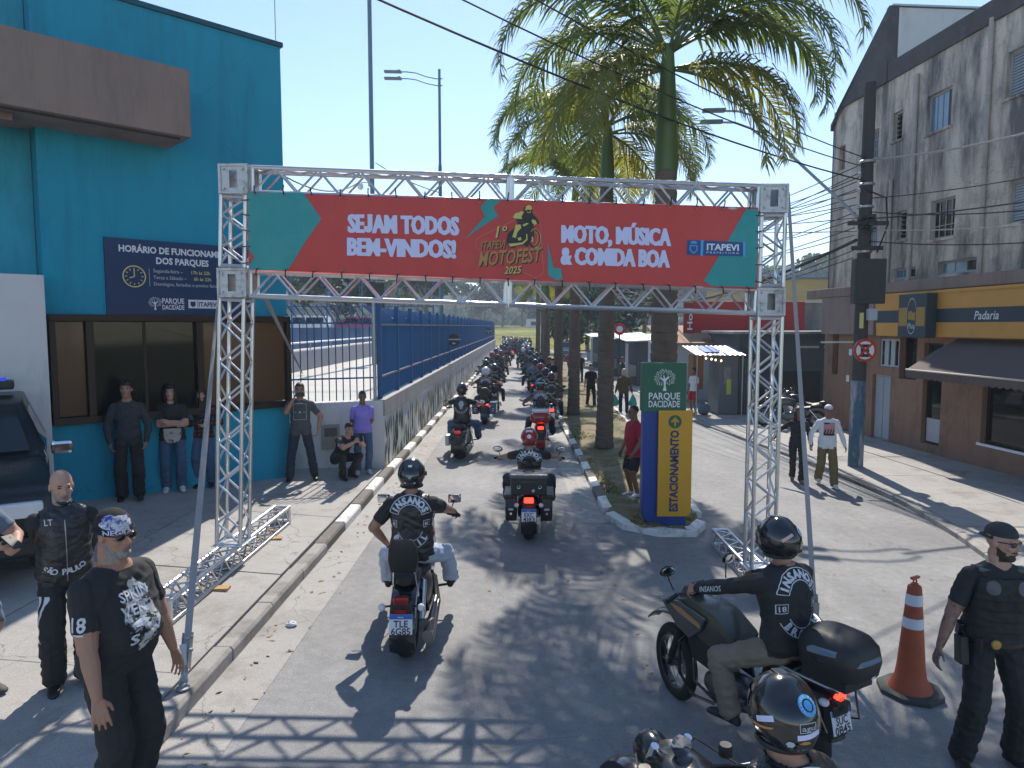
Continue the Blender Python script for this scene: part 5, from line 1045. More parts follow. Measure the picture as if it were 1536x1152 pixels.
def make_body(H=1.75, pel=None, lean=0., side=0., twist=0., bulk=1., belly=0., hip=1., hands=None, feet=None, elbow=None, knee=None, look=(0., 0.), voxel=.012, sleeve='short', legs='long', shirt='black', pants='djeans', skinc='tan', shoe=None, beard=None, hem=.0, fit=1., pantfit=1., handrot=None, curl=.5, bust=0., gloves=None, forearm=None, footyaw=(.15, -.15), collar=None, seed=0, neckw=1.):
    """One continuous remeshed figure facing +Y. hands/feet: wrist and ankle targets (left = -X, right = +X) in metres for this figure."""
    k = H / 1.75; mb = MB(); seg = []
    P = V(pel) if pel else V((0, 0, .93*k)); U = V((sin(side), sin(lean), cos(lean)*cos(side))).normalized(); yr = twist
    R1 = V((cos(yr), sin(yr), 0)); R1 = (R1 - U*R1.dot(U)).normalized(); F1 = U.cross(R1); R0 = V((1,0,0)); F0 = V((0,1,0)); U0 = V((0,0,1)); S = .535*k
    secs = [(-.16, .085, .075, 0), (-.08, .15*hip, .105, 0), (.02, .172*hip, .122, 0), (.14, .165*hip, .118, .3), (.3, .152, .110, 1), (.45, .152, .108, .85), (.62, .165, .115 + bust*.35, .3), (.76, .172, .112 + bust*.2, 0), (.88, .160, .092, 0), (.96, .115, .072, 0), (1.02, .065, .058, 0)]
    rings = []
    for t, w, d, bl in secs:
        f = max(0, min(1, t*1.3)); R = R0.lerp(R1, f).normalized(); F = F0.lerp(F1, f).normalized(); c = P + U0.lerp(U, min(1, max(0, t*3 + .4))).normalized() * (S*t) if t > 0 else P + U0*(S*t); w *= bulk*k*(fit if t > 0 else 1); d = d*(.5 + .5*bulk)*k + belly*bl*.5; c = c + F*(belly*bl*.5 + (bust*.12 if .5 < t < .8 else 0))
        rings.append([c + R*(w*(abs(cos(a))**.85)*(1 if cos(a) >= 0 else -1)) + F*(d*(abs(sin(a))**.85)*(1 if sin(a) >= 0 else -1)) for a in [2*pi*i/20 for i in range(20)]])
    mb.loft(rings); NB = P + U*S
    seg.append(('torso', P - U0*.09*k, P + U*S*.30, .15*bulk*k + belly*.3, .14*bulk*k + belly*.6)); seg.append(('torso', P + U*S*.30, P + U*S*.92, .14*bulk*k + belly*.6, .13*bulk*k))
    sw = .172*k*(.6 + .4*bulk)
    SH = [P + U*S*.825 + R1*sw*s for s in (-1, 1)]; HP = [P + V((s*.092*k*hip, 0, -.03*k)) for s in (-1, 1)]
    hands = hands or [(-.27*k, .06, .84*k), (.27*k, .06, .84*k)]; feet = feet or [(-.11*k, -.02, .085*k), (.11*k, -.02, .085*k)]
    elbow = elbow or [(-.5, -1, 0), (.5, -1, 0)]; knee = knee or [(-.15, 1, 0), (.15, 1, 0)]; lu, lf, lt, ls = .285*k, .25*k, .425*k, .415*k
    for i in (0, 1):
        e, w = ik(SH[i], hands[i], lu, lf, elbow[i]); sl = .010 if sleeve != 'none' else 0; sb = (.75 + .25*bulk)*k; ra, re = .050*sb*fit + sl, .041*sb + sl*.8
        capsule(mb, SH[i], e, ra + .004, re); fl = sl if sleeve == 'long' else 0; capsule(mb, e, e.lerp(w, .35), re if sleeve == 'long' else .041*sb, .043*sb + fl); capsule(mb, e.lerp(w, .35), w, .043*sb + fl, .027*k + fl)
        if sleeve == 'short': capsule(mb, SH[i].lerp(e, .1), SH[i].lerp(e, .70), ra + .006, re + .012)
        seg += [('uarm%d' % i, SH[i], e, ra, re), ('farm%d' % i, e, w, .041*sb + fl, .028*k + fl)]
        # hand: palm, four fingers with two bends, thumb from the side of the palm
        d = (w - e).normalized(); hr = (handrot or [(0, 0, 0)]*2)[i]
        if forearm and forearm[i] is not None: d = V(forearm[i]).normalized()
        pn = V((-1 if i else 1, 0, 0)) + V(hr); pn = (pn - d*pn.dot(d)); pn = pn.normalized() if pn.length > 1e-4 else d.orthogonal().normalized(); sd = d.cross(pn); sg = 1 if sd.dot(V((0,1,0))) > 0 else -1; sd = sd*sg     # pn: palm normal, sd: thumb side
        if (handrot or [(0,0,0)]*2)[i] != (0,0,0) and len(hr) == 3: pass
        pc = w + d*.05*k
        for q in (-1.5, -.5, .5, 1.5): capsule(mb, w + d*.012*k + sd*q*.010*k, w + d*.088*k + sd*q*.0205*k, .013*k, .011*k, 8)
        c_ = curl if not isinstance(curl, (tuple, list)) else curl[i]
        for q, fl_ in ((-1.5, .060), (-.5, .074), (.5, .080), (1.5, .072)):
            b0 = w + d*.09*k + sd*q*.0215*k; a1 = c_*.9; d1 = (d*cos(a1) + pn*sin(a1)); b1 = b0 + d1*fl_*.5*k; d2 = (d*cos(a1*2) + pn*sin(a1*2)); b2 = b1 + d2*fl_*.34*k; d3 = (d*cos(a1*2.9) + pn*sin(a1*2.9)); b3 = b2 + d3*fl_*.26*k
            b1 = b1 + sd*q*.003*k; b2 = b2 + sd*q*.005*k; capsule(mb, b0, b1, .0092*k, .0085*k, 7); capsule(mb, b1, b2, .0085*k, .0078*k, 7); capsule(mb, b2, b3 + sd*q*.006*k, .0078*k, .007*k, 7)
        t0 = w + d*.028*k + sd*.026*k; t1 = t0 + (d*.62 + sd*.62 + pn*.35).normalized()*.038*k; t2 = t1 + (d*.85 + sd*.2 + pn*(.2 + .5*c_)).normalized()*.034*k; capsule(mb, t0, t1, .0125*k, .010*k, 7); capsule(mb, t1, t2, .010*k, .0082*k, 7)
        seg.append(('hand%d' % i, w + d*.012*k, w + d*.15*k, .022*k, .03*k))
        # leg and foot
        kn, an = ik(HP[i], feet[i], lt, ls, knee[i]); pf = pantfit if legs != 'skin' else 1; th, kr_, ca, ak = .083*k*(.6 + .4*bulk)*(.5 + .5*hip), .058*k, .056*k, .040*k
        if legs == 'long': th += .008*pf; kr_ = max(kr_*1.12, .066*pf); ca = max(ca*1.1, .066*pf); ak = max(ak, .058*pf)
        capsule(mb, HP[i], kn, th, kr_); capsule(mb, kn, kn.lerp(an, .3), kr_ if legs != 'short' else .05*k, ca); capsule(mb, kn.lerp(an, .3), an, ca, ak)
        if legs == 'short': capsule(mb, HP[i], HP[i].lerp(kn, .86), th + .016, kr_ + .034)
        if legs == 'long': capsule(mb, kn.lerp(an, .55), an + (kn - an)*.04, ak*1.05, ak*1.12)
        seg += [('thigh%d' % i, HP[i], kn, th, kr_), ('shin%d' % i, kn, an, ca, ak)]
        fy = footyaw[i]; fd = V((-sin(-fy) if False else sin(fy) * (1), cos(fy), 0)); fd = V((-sin(fy), cos(fy), 0)); az = an.z - .085*k; ft = []
        for q, (o, w_, h_) in enumerate(((-.075, .028, .05), (-.05, .038, .075), (0, .042, .105), (.05, .043, .092), (.10, .047, .066), (.15, .046, .05), (.18, .036, .038), (.198, .016, .022))):
            c = V((an.x, an.y, az)) + fd*o*k; s2 = V((fd.y, -fd.x, 0)); ft.append([c + s2*(w_*k*cos(a)) + V((0, 0, max(0, (.5 + .5*sin(a))) * h_*k)) for a in [2*pi*j/12 for j in range(12)]])
        mb.loft(ft); seg.append(('foot%d' % i, V((an.x, an.y, az + .035*k)) - fd*.05*k, V((an.x, an.y, az + .03*k)) + fd*.17*k, .055*k, .045*k))
    for i in (0, 1): capsule(mb, NB - U*.035*k, SH[i] + U*.012*k, .055*k, .045*k)
    # neck and head
    ly, lp = look; HF = V((-sin(yr*.5 + ly)*cos(lp), cos(yr*.5 + ly)*cos(lp), sin(lp))); hr_, hf, hu = basis(HF); HC = NB + (U*.6 + V((0,0,.4))).normalized()*.165*k + F1*.028*k + V((0,0,.005))
    Rm = Matrix((hr_, hf, hu)).transposed(); hd = lambda x, y, z: HC + Rm @ (V((x, y, z))*k); E = lambda c, r, n=14, m=8: mb.ell(hd(*c), tuple(q*k for q in r), n, m, Rm)
    capsule(mb, NB - U*.05*k, hd(0, -.02, -.06), .062*k*neckw, .055*k*neckw); seg.append(('neck', NB - U*.02*k, hd(0, -.015, -.07), .055*k*neckw, .05*k*neckw)); seg.append(('head', hd(0, .02, -.07), hd(0, -.01, .04), .075*k, .10*k))
    E((0, -.012, .028), (.077, .097, .098), 18, 12); E((0, .028, -.03), (.062, .070, .088), 16, 10); E((0, .055, -.098), (.040, .038, .030)); E((0, .030, -.085), (.056, .055, .035))
    E((0, .082, .022), (.054, .018, .012)); E((0, .094, -.066), (.026, .012, .011)); capsule(mb, hd(0, .092, .008), hd(0, .112, -.030), .009*k, .014*k, 8); E((0, .100, -.036), (.018, .014, .009))
    for s in (-1, 1): E((s*.077, -.008, -.008), (.011, .021, .032)); E((s*.040, .070, -.026), (.024, .022, .020))
    raw = mb.mesh('raw', SK['tan']); ob = bpy.data.objects.new('raw', raw)
    m = ob.modifiers.new('r', 'REMESH'); m.mode = 'VOXEL'; m.voxel_size = voxel; m2 = ob.modifiers.new('s', 'SMOOTH'); m2.factor = .5; m2.iterations = 3 if .007 < voxel < .014 else 2
    me = eval_mesh(ob); bpy.data.objects.remove(ob); bpy.data.meshes.remove(raw)
    # region of every vertex from the nearest bone
    nv = len(me.vertices); co = np.empty(nv*3, np.float32); me.vertices.foreach_get('co', co); co = co.reshape(-1, 3)
    def field(pts):
        best = np.full(len(pts), 9., np.float32); idx = np.zeros(len(pts), int); tt = np.zeros(len(pts), np.float32)
        for j, (nm, a, b, ra, rb) in enumerate(seg):
            a_, d_ = np.array(a, np.float32), np.array(V(b) - V(a), np.float32); t = np.clip(((pts - a_) @ d_) / max(1e-9, d_ @ d_), 0, 1); q = np.linalg.norm(pts - a_ - t[:, None]*d_, axis=1) - (ra + (rb - ra)*t); w = q < best; best[w] = q[w]; idx[w] = j; tt[w] = t[w]
        return idx, tt
    fc = np.empty(len(me.polygons)*3, np.float32); me.polygons.foreach_get('center', fc); fc = fc.reshape(-1, 3); idx, tt = field(fc); names = np.array([s[0][:-1] if s[0][-1].isdigit() else s[0] for s in seg])[idx]
    shm, pam, skm, sho = (CL.get(shirt) or shirt), (CL.get(pants) or pants), SK[skinc], shoe or M_SHOEB
    me.materials.clear(); mats = [skm, shm, pam, sho, beard or skm, gloves or skm, M_LIP]; [me.materials.append(x) for x in mats]
    mi = np.zeros(len(fc), int); hz = (fc - np.array(P, np.float32)) @ np.array(U, np.float32)
    tor = names == 'torso'; mi[tor] = np.where(hz[tor] > -.05*k + hem, 1, 2); tn = (fc - np.array(NB, np.float32)) @ np.array(U, np.float32); dn_ = fc - np.array(NB, np.float32); fr_ = dn_ @ np.array(F1, np.float32); rd = np.sqrt(fr_**2 + (dn_ @ np.array(R1, np.float32))**2)
    names = names.astype('<U8'); nck = np.isin(names, ('torso', 'neck')) & (tn > (-.004 if collar is None else collar) - .22*np.clip(fr_, 0, .2)) & (rd < .076*k*neckw); mi[nck] = 0; names[nck] = 'neck';  tor = tor & ~nck; nk = (names == 'neck') & ~nck; mi[nk] = 1
    ua = names == 'uarm'; mi[ua] = 1
    if sleeve == 'short': mi[ua & (tt > .74)] = 0
    if sleeve == 'none': mi[ua & (tt > .2)] = 0
    fa = names == 'farm'; mi[fa] = 1 if sleeve == 'long' else 0; mi[names == 'hand'] = 5; th_ = names == 'thigh'; mi[th_] = np.where((hz[th_] > -.05*k + hem) & (tt[th_] < .16), 1, 2); sn = names == 'shin'; mi[sn] = 2
    if legs == 'short': mi[sn] = 0; mi[th_ & (tt > .9)] = 0
    if legs == 'skin': mi[sn] = 0; mi[th_] = 0
    mi[names == 'foot'] = 3
    hl = (fc - np.array(HC, np.float32)) @ np.array(Rm, np.float32) / k; hh = (names == 'head') | (nck & (hl[:, 2] > -.135) & (hl[:, 1] > .01))
    ax_ = np.abs(hl[:, 0]); up_ = np.isin(names, ('torso', 'uarm')) & (tn > .045*k) & (rd < .2*k); mi[up_] = 0; hh = hh | up_
    if beard: mi[hh & (hl[:, 1] > -.005) & (((hl[:, 2] < -.078) & (hl[:, 2] > -.135 + .0*ax_)) | ((ax_ < .034) & (hl[:, 2] < -.049) & (np.abs(hl[:, 2] + .066) > .0075)) | ((ax_ > .046) & (hl[:, 2] < -.035 - .5*np.clip(hl[:, 1], 0, .1)) & (hl[:, 1] < .055)))] = 4
    mi[hh & (np.abs(hl[:, 2] + .066) < .009) & (np.abs(hl[:, 0]) < .025) & (hl[:, 1] > .09)] = 6
    me.polygons.foreach_set('material_index', mi.astype(np.int32)); me.polygons.foreach_set('use_smooth', [True]*len(fc))
    # folds in the cloth
    isc = np.zeros(nv, bool); 
    vi, vt = field(co); vn = np.array([s[0][:-1] if s[0][-1].isdigit() else s[0] for s in seg])[vi]; amp = np.zeros(nv, np.float32)
    for nm, a in (('torso', .014), ('uarm', .011 if sleeve != 'none' else 0), ('farm', .010 if sleeve == 'long' else 0), ('thigh', .013 if legs != 'skin' else 0), ('shin', .017 if legs == 'long' else 0)): amp[vn == nm] = a
    if sleeve == 'short': amp[(vn == 'uarm') & (vt > .72)] = 0
    nr = np.empty(nv*3, np.float32); me.vertices.foreach_get('normal', nr); nr = nr.reshape(-1, 3); o3 = seed*3.7
    for i in np.nonzero(amp)[0]:
        x, y, z = co[i]; n1 = noise.noise((x*7 + o3, y*7, z*13 + x*6)); n2 = noise.noise((x*16, y*16 + o3, z*24 - x*9)); co[i] += nr[i]*(amp[i]*((1 - abs(n1)*2.2)*.55 + n2*.45))
    me.vertices.foreach_set('co', co.ravel()); me.update()
    B = Body(); B.me, B.H, B.k, B.P, B.U, B.R, B.F, B.NB, B.HC, B.Rm, B.hd, B.SH = me, H, k, P, U, R1, F1, NB, HC, Rm, hd, SH; B.seg = {s[0]: (V(s[1]), V(s[2])) for s in seg}
    B.names, B.hz, B.fc, B.mi = names, hz, fc, mi; B.bvh = None; return B
def bvh_of(B):
    if B.bvh is None: B.bvh = BVHTree.FromPolygons([v.co for v in B.me.vertices], [tuple(p.vertices) for p in B.me.polygons])
    return B.bvh
def decal(B, name, vf, o, ux, uy, m, parent, off=.004, cut=.03, bvh=None):
    """press a flat print onto the surface: every point is dropped along the print's normal"""
    vs, fs = vf; o, ux, uy = V(o), V(ux).normalized(), V(uy).normalized(); dn = ux.cross(uy)*-1; bv = bvh or bvh_of(B)
    bm = bmesh.new(); w = [bm.verts.new((x, y, 0)) for x, y in vs]
    for f in fs:
        try: bm.faces.new([w[i] for i in f])
        except ValueError: pass
    bmesh.ops.triangulate(bm, faces=bm.faces)
    for _ in range(4):
        es = [e for e in bm.edges if e.calc_length() > cut]
        if not es: break
        bmesh.ops.subdivide_edges(bm, edges=es, cuts=1); bmesh.ops.triangulate(bm, faces=[f for f in bm.faces if len(f.verts) > 3])
    for q in bm.verts:
        p = o + ux*q.co.x + uy*q.co.y; h = bv.ray_cast(p - dn*.35, dn, .8); q.co = (h[0] - dn*off) if h[0] is not None else p
    me = bpy.data.meshes.new(name); bm.to_mesh(me); bm.free(); me.materials.append(m); return link(name, me, parent)
def arc_text(s, r, span, size, flip=False, bold=.0, xs=1.):
    """letters along an arc centred on the origin (flip: reading along the bottom)"""
    V_, F_ = [], []; n = len(s)
    for i, ch in enumerate(s):
        if ch == ' ': continue
        vs, fs = text2d(ch, size, bold*size, xs); f = (i + .5)/n - .5; a = (pi/2 - f*span) if not flip else (-pi/2 + f*span); o = len(V_)
        rad = V((cos(a), sin(a))); tan = V((sin(a), -cos(a))) if not flip else V((-sin(a), cos(a))); up = rad if not flip else -rad
        b = rad*r - up*size*.36
        V_ += [tuple(b + tan*x + up*y) for x, y in vs]; F_ += [tuple(j + o for j in f_) for f_ in fs]
    return V_, F_
def annulus(r0, r1, a0, a1, n=26): 
    vs = [(r*cos(a0 + (a1-a0)*i/n), r*sin(a0 + (a1-a0)*i/n)) for i in range(n+1) for r in (r0, r1)]; return vs, [(2*i, 2*i+1, 2*i+3, 2*i+2) for i in range(n)]
def join2(*vfs):
    V_, F_ = [], []
    for vs, fs in vfs:
        o = len(V_); V_ += list(vs); F_ += [tuple(i+o for i in f) for f in fs]
    return V_, F_
def rect2(x0, x1, y0, y1): return [(x0,y0),(x1,y0),(x1,y1),(x0,y1)], [(0,1,2,3)]
def frame2(x0, x1, y0, y1, t=.004): return join2(rect2(x0,x1,y0,y0+t), rect2(x0,x1,y1-t,y1), rect2(x0,x0+t,y0+t,y1-t), rect2(x1-t,x1,y0+t,y1-t))
def shift2(vf, x, y, s=1.): return [(p[0]*s + x, p[1]*s + y) for p in vf[0]], vf[1]
M_PATCH = mat('patch white', (.60, .61, .66), .8, var=.08, scale=30)
def back_patch(B, root, s=1., full=True, lower='BRASIL', off=.005):
    """club rockers sewn on the back of a vest"""
    c = B.P + B.U*.535*B.k*.60; ux, uy = B.R, B.U; A = lambda nm, vf: decal(B, nm, shift2(vf, 0, 0, s), c, ux, uy, M_PATCH, root, off)
    r = .145; sp = 2.75; a0, a1 = pi/2 - sp/2, pi/2 + sp/2
    A('top_rocker_lettering', shift2(arc_text('INSANOS', r, sp*.96, .074, bold=.055), 0, .02)); A('top_rocker_border', shift2(join2(annulus(r - .042, r - .036, a0, a1), annulus(r + .036, r + .042, a0, a1), annulus(r - .036, r + .036, a0 - .02, a0 + .015, 1), annulus(r - .036, r + .036, a1 - .015, a1 + .02, 1)), 0, .02))
    if not full: return
    for x, t_ in ((-.155, '18'), (.155, 'MC')): A('side_patch', shift2(join2(frame2(-.036, .036, -.032, .032), fit_text(t_, .045, .038, .01)), x*.98, -.045))
    A('bottom_rocker_lettering', shift2(arc_text(lower, r, 2.3, .068, True, .055), 0, -.08)); A('bottom_rocker_border', shift2(join2(annulus(r - .036, r - .031, -pi/2 - 1.25, -pi/2 + 1.25), annulus(r + .031, r + .036, -pi/2 - 1.25, -pi/2 + 1.25)), 0, -.08))
def person(label, loc, rz, B, group=None, cat='person'):
    t = thing('person', label, cat, loc, rz, group); link('body', B.me, t); return t
def in_head(B, mb): mb.v = [tuple(B.HC + B.Rm @ (V(p)*B.k)) for p in mb.v]; return mb
def add_eyes(B, root):
    for s in (-1, 1): in_head(B, MB().ell((s*.031, .081, .006), (.013, .012, .0075), 10, 6)).build('eye', M_EYE, root, smooth=True); in_head(B, MB().ell((s*.031, .092, .026), (.019, .006, .004), 8, 5)).build('eyebrow', M_HAIRB, root, smooth=True)
def hair(B, root, m, length=0., line=.055, vol=1.06, back=-.06, bun=False, seed=0):
    mb = MB(); n, q = 28, 16; c = V((0, -.014, .030)); r = V((.080, .101, .101))*vol; vs = []; keep = {}
    for i in range(q + 1):
        z = -cos(pi*i/q); w = sqrt(max(0, 1 - z*z))
        for j in range(n):
            a = 2*pi*j/n; p = V((r.x*w*cos(a), r.y*w*sin(a), r.z*z)) + c; p += (p - c).normalized()*.006*noise.noise((p.x*40 + seed, p.y*40, p.z*40)); vs.append(p)
    ok = lambda p: p.z > (line if p.y > .045 else (line + (back - line)*min(1, (.045 - p.y)/.075)))
    fs = [(i*n+j, i*n+(j+1)%n, (i+1)*n+(j+1)%n, (i+1)*n+j) for i in range(q) for j in range(n)]; fs = [f for f in fs if sum(ok(vs[k]) for k in f) >= 3]; mb.add(vs, fs)
    if length:
        g = random.Random(seed)
        for s in range(26):
            a = pi + (s/25 - .5)*2.0*pi*.72 + pi/2; x0, y0 = cos(a)*.078, sin(a)*.095 - .014
            mb.tube([(x0, y0, .05), (x0*1.1, y0*1.08 - .005, -.03), (x0*1.15, y0*1.05 - .012, -.03 - length*.5), (x0*.95 + g.uniform(-.01,.01), y0*.95 - .012, -.03 - length*g.uniform(.85, 1.05))], [.012, .018, .017, .005], 6)
    if bun: mb.ell((0, -.125, .04), (.045, .04, .045), 12, 8)
    bm = in_head(B, mb); o = bm.build('hair', m, root, smooth='all'); return o
def sunglasses(B, root, m=M_LENS):
    mb = MB()
    for s in (-1, 1): mb.ell((s*.033, .093, .004), (.029, .010, .019), 14, 6)
    mb.tube([(-.01, .104, .012), (.01, .104, .012)], .004, 6)
    for s in (-1, 1): mb.tube([(s*.058, .086, .012), (s*.076, .04, .012), (s*.079, -.02, .005)], .0035, 6)
    return in_head(B, mb).build('sunglasses', m, root, smooth=True)
def cap(B, root, m, back=False, m2=None):
    mb = MB(); mb.ell((0, -.012, .045), (.085, .106, .088), 24, 10, z0=0., z1=1.); cp = in_head(B, mb).build('cap', m, root, smooth=True); s = -1 if back else 1; mb = MB(); top = []; bot = []
    for j in range(13):
        a = pi*(j/12)*.74 + pi*.13; x = cos(a)*.082; y0 = sin(a)*.09 - .012; e = .075*sin(pi*j/12); top += [(x, s*(y0), .052), (x*1.02, s*(y0 + e), .034 if not back else .02)]
    mb.add([V(p) + V((0,0,.0)) for p in top] + [V(p) - V((0,0,.006)) for p in top], [(2*j, 2*j+1, 2*j+3, 2*j+2) for j in range(12)] + [(26+2*j, 26+2*j+2, 26+2*j+3, 26+2*j+1) for j in range(12)] + [(2*j+1, 26+2*j+1, 26+2*j+3, 2*j+3) for j in range(12)]); in_head(B, mb).build('brim', m2 or m, cp, smooth=True); return cp
M_HELM = mat('helmet black', (.012, .013, .015), .18, var=.08, scale=4, coat=.7); M_HELMW = mat('helmet white', (.60, .60, .60), .25, var=.05, coat=.5); M_HELMR = mat('helmet red', (.28, .02, .03), .25, var=.05, coat=.5); M_HELMM = mat('helmet matt', (.022, .024, .026), .45, var=.1); M_VISOR = mat('visor', (.02, .022, .026), .06, var=0, spec=.9)
def helmet(B, root, m=M_HELM, s=1., stripe=None, full=True):
    mb = MB(); n, q = 32, 20; r = V((.128, .155, .145))*s; c = V((0, -.005, .012)); vs = []
    for i in range(q + 1):
        z = -cos(pi*i/q*1.0); w = sqrt(max(0, 1 - z*z))
        for j in range(n):
            a = 2*pi*j/n; p = V((r.x*w*cos(a), r.y*w*sin(a), r.z*z)); 
            if p.z < -.03: p.x *= .96; p.y = p.y*1.02 + (.015 if p.y > 0 and full else 0)
            if p.z < -.105: p.z = -.105
            if p.y < -.05: p.z -= .012
            vs.append(p + c)
    def open_(p): return p.y > .07 and -.055 < p.z < .055 and abs(p.x) < .105 if full else p.y > .055 and p.z < .05
    fs = [(i*n+j, i*n+(j+1)%n, (i+1)*n+(j+1)%n, (i+1)*n+j) for i in range(q) for j in range(n)]; fs = [f for f in fs if sum(open_(vs[k]) for k in f) < 3]; mb.add(vs, fs)
    h = in_head(B, mb).build('helmet', m, root, smooth='all'); me = h.data
    if full:
        v = MB(); vs = [];
        for i in range(13):
            a = pi*(i/12)*.78 + pi*.11
            for z in (-.06, -.02, .03, .062): w = sqrt(1 - (z/.16)**2); vs.append((cos(a)*.131*w*s, (sin(a)*.158*w - .004)*s, z*s + .012))
        v.add(vs, [(i*4+j, (i+1)*4+j, (i+1)*4+j+1, i*4+j+1) for i in range(12) for j in range(3)]); in_head(B, v).build('visor', M_VISOR, h, smooth='all')
        for sx in (-1, 1): in_head(B, MB().lathe([(.001, 0), (.022, 0), (.020, .012), (.001, .014)], 14, (sx*.126*s, .03, .005), 'x')).build('pivot', M_BLACKP, h)
    in_head(B, MB().torus((0, -.008, -.100), .098*s, .012, 24, 6, 'z')).build('rim', M_BLACKP, h, smooth=True)
    in_head(B, MB().cbox((0, -.149*s, -.055), (.07, .012, .02))).build('rear_vent', M_BLACKP, h, bevel=.004); in_head(B, MB().cbox((0, .02*s, .150*s), (.05, .06, .014))).build('top_vent', m, h, bevel=.006)
    hb = BVHTree.FromPolygons([x.co for x in me.vertices], [tuple(p.vertices) for p in me.polygons]); h_ = (h, hb); return h_
def sticker(B, h, vf, pos, m, name='sticker', rot=0., off=.003):
    """print pressed on a helmet; pos = (azimuth from the back, elevation) seen from outside"""
    az, el = pos; d = V((sin(az)*cos(el), -cos(az)*cos(el), sin(el))); d = B.Rm @ d; o = B.HC + d*.15; up = B.Rm @ V((0,0,1)); ux = up.cross(d).normalized(); uy = d.cross(ux); c, s = cos(rot), sin(rot); return decal(B, name, vf, o, ux*c + uy*s, uy*c - ux*s, m, h[0], off, .03, h[1])

def shell(B, name, m, parent, cond, off=.012):
    """garment worn over the body: a raised copy of the chosen faces with a folded-in edge"""
    idx = [i for i in range(len(B.fc)) if cond(B.names[i], float(B.hz[i]), B.fc[i])]; me = B.me; vm = {}; vs = []; fs = []; cnt = {}
    for i in idx:
        f = []
        for v in me.polygons[i].vertices:
            if v not in vm: vm[v] = len(vs); q = me.vertices[v]; vs.append(q.co + q.normal*off)
            f.append(vm[v])
        fs.append(tuple(f))
        for a, b in zip(f, f[1:] + f[:1]): cnt[frozenset((a, b))] = cnt.get(frozenset((a, b)), []) + [(a, b)]
    inv = {j: v for v, j in vm.items()}; low = {}
    for e, l in cnt.items():
        if len(l) == 1:
            a, b = l[0]
            for w in (a, b):
                if w not in low: low[w] = len(vs); q = me.vertices[inv[w]]; vs.append(q.co - q.normal*.004)
            fs.append((b, a, low[a], low[b]))
    mb = MB(); mb.add(vs, fs); return mb.build(name, m, parent, smooth='all', fix=False)

# ---------------------------------------------------------------- people standing and walking
def hz180(fx, fy): return atan2(-fx, fy)          # heading that turns +Y into (fx, fy)
def obj_in(root_loc, rz, p): return V(root_loc) + Matrix.Rotation(rz, 3, 'Z') @ V(p)
def stripe_decal(B, root, o, ux, uy, w, L, m, name='stripe'): return decal(B, name, rect2(-w/2, w/2, 0, L), o, ux, uy, m, root, .004)
def front(B, t): return B.P + B.U*.535*B.k*t

# bald biker
B = make_body(1.67, bulk=1.12, belly=.03, sleeve='long', shirt='black', pants='black', skinc='fair', beard=M_BEARDG, hands=[(-.10, -.20, .86), (.08, -.22, .84)], elbow=[(-1, -.5, 0), (1, -.5, 0)], look=(.12, -.1), voxel=.0062, pantfit=1.25, seed=1, collar=.03)
rz = hz180(.62, -.78); bald = person('bald grey bearded man in a black leather vest with his hands behind him', (-3.44, 5.2, .30), rz, B); add_eyes(B, bald)
vest = shell(B, 'leather_vest', CL['leather'], bald, lambda n, h, c: n == 'torso' and h > -.06, .012)
decal(B, 'arc_lettering', shift2(arc_text('SÃO PAULO', .24, 1.15, .062, True, .03, .95), 0, 0), front(B, .42) - B.R*.0 + V((0,0,.08)) + B.R*.02, -B.R, B.U, M_PATCH, bald, .017)
decal(B, 'rank_patch', fit_text('LT', .05, .045, .01), front(B, .84) + B.R*.10, -B.R, B.U, M_PATCH, bald, .017); decal(B, 'crest_patch', join2(annulus(.018, .026, 0, 2*pi, 16), rect2(-.010, .010, -.012, .012)), front(B, .66) + B.R*.09, -B.R, B.U, mat('patch grey', (.10, .10, .105), .8), bald, .017)
mb = MB(); mb.bar((0,0,.0), (0,0,.42), .004, .004); 
z0, z1 = B.P.z - .05, B.P.z + .46; zp = [obj for obj in ()]
decal(B, 'zip', rect2(-.003, .003, 0, .46), front(B, -.05), -B.R, B.U, M_STEEL, bald, .016)
for q in (-.028, 0, .028):
    a, b = B.seg['thigh1']; a2, b2 = B.seg['shin1']; decal(B, 'side_stripe', rect2(q - .006, q + .006, -.36, .22), b, V((0, -1, 0)), V((0, 0, 1)), M_PATCH, bald, .005) if False else decal(B, 'side_stripe', rect2(q - .006, q + .006, -.05, .30), b, V((.25, 1, 0)).normalized(), V((0, 0, 1)), M_PATCH, bald, .004)

# heavy man with beanie in the foreground
B = make_body(1.86, bulk=1.32, belly=.10, sleeve='short', shirt='black', pants='black', skinc='tan', beard=M_BEARDG, hands=[(-.36, .10, .84), (.33, .21, .86)], elbow=[(-1, -.6, 0), (.8, -.7, 0)], look=(-.15, -.06), voxel=.0062, pantfit=1.35, seed=2, hem=-.10, neckw=1.25, curl=.35, handrot=[(0, 0, 0), (0, -1.2, 0)], fit=1.04)
rz = hz180(.96, -.28); bm_ = person('heavy man in a black printed t-shirt, beanie and sunglasses in the left foreground', (-2.38, 4.02, .11), rz, B); sunglasses(B, bm_)
mb = MB(); mb.ell((0, -.015, .035), (.090, .110, .108), 28, 14, z0=-.12, z1=1.); mb.torus((0, -.014, .028), .094, .012, 28, 8, 'z'); mb.v = [(x, y*1.04, z) if z > .02 else (x, y, z) for x, y, z in mb.v]
bn = in_head(B, mb).build('beanie', mat('knit black', (.012, .012, .014), .9, var=.2, scale=40, bump=.5, bscale=160), bm_, smooth=True)
hb = BVHTree.FromPolygons([v.co for v in bn.data.vertices], [tuple(p.vertices) for p in bn.data.polygons]); fw_ = B.Rm @ V((.45, .9, 0)).normalized(); rx = fw_.cross(V((0,0,1))).normalized()*-1
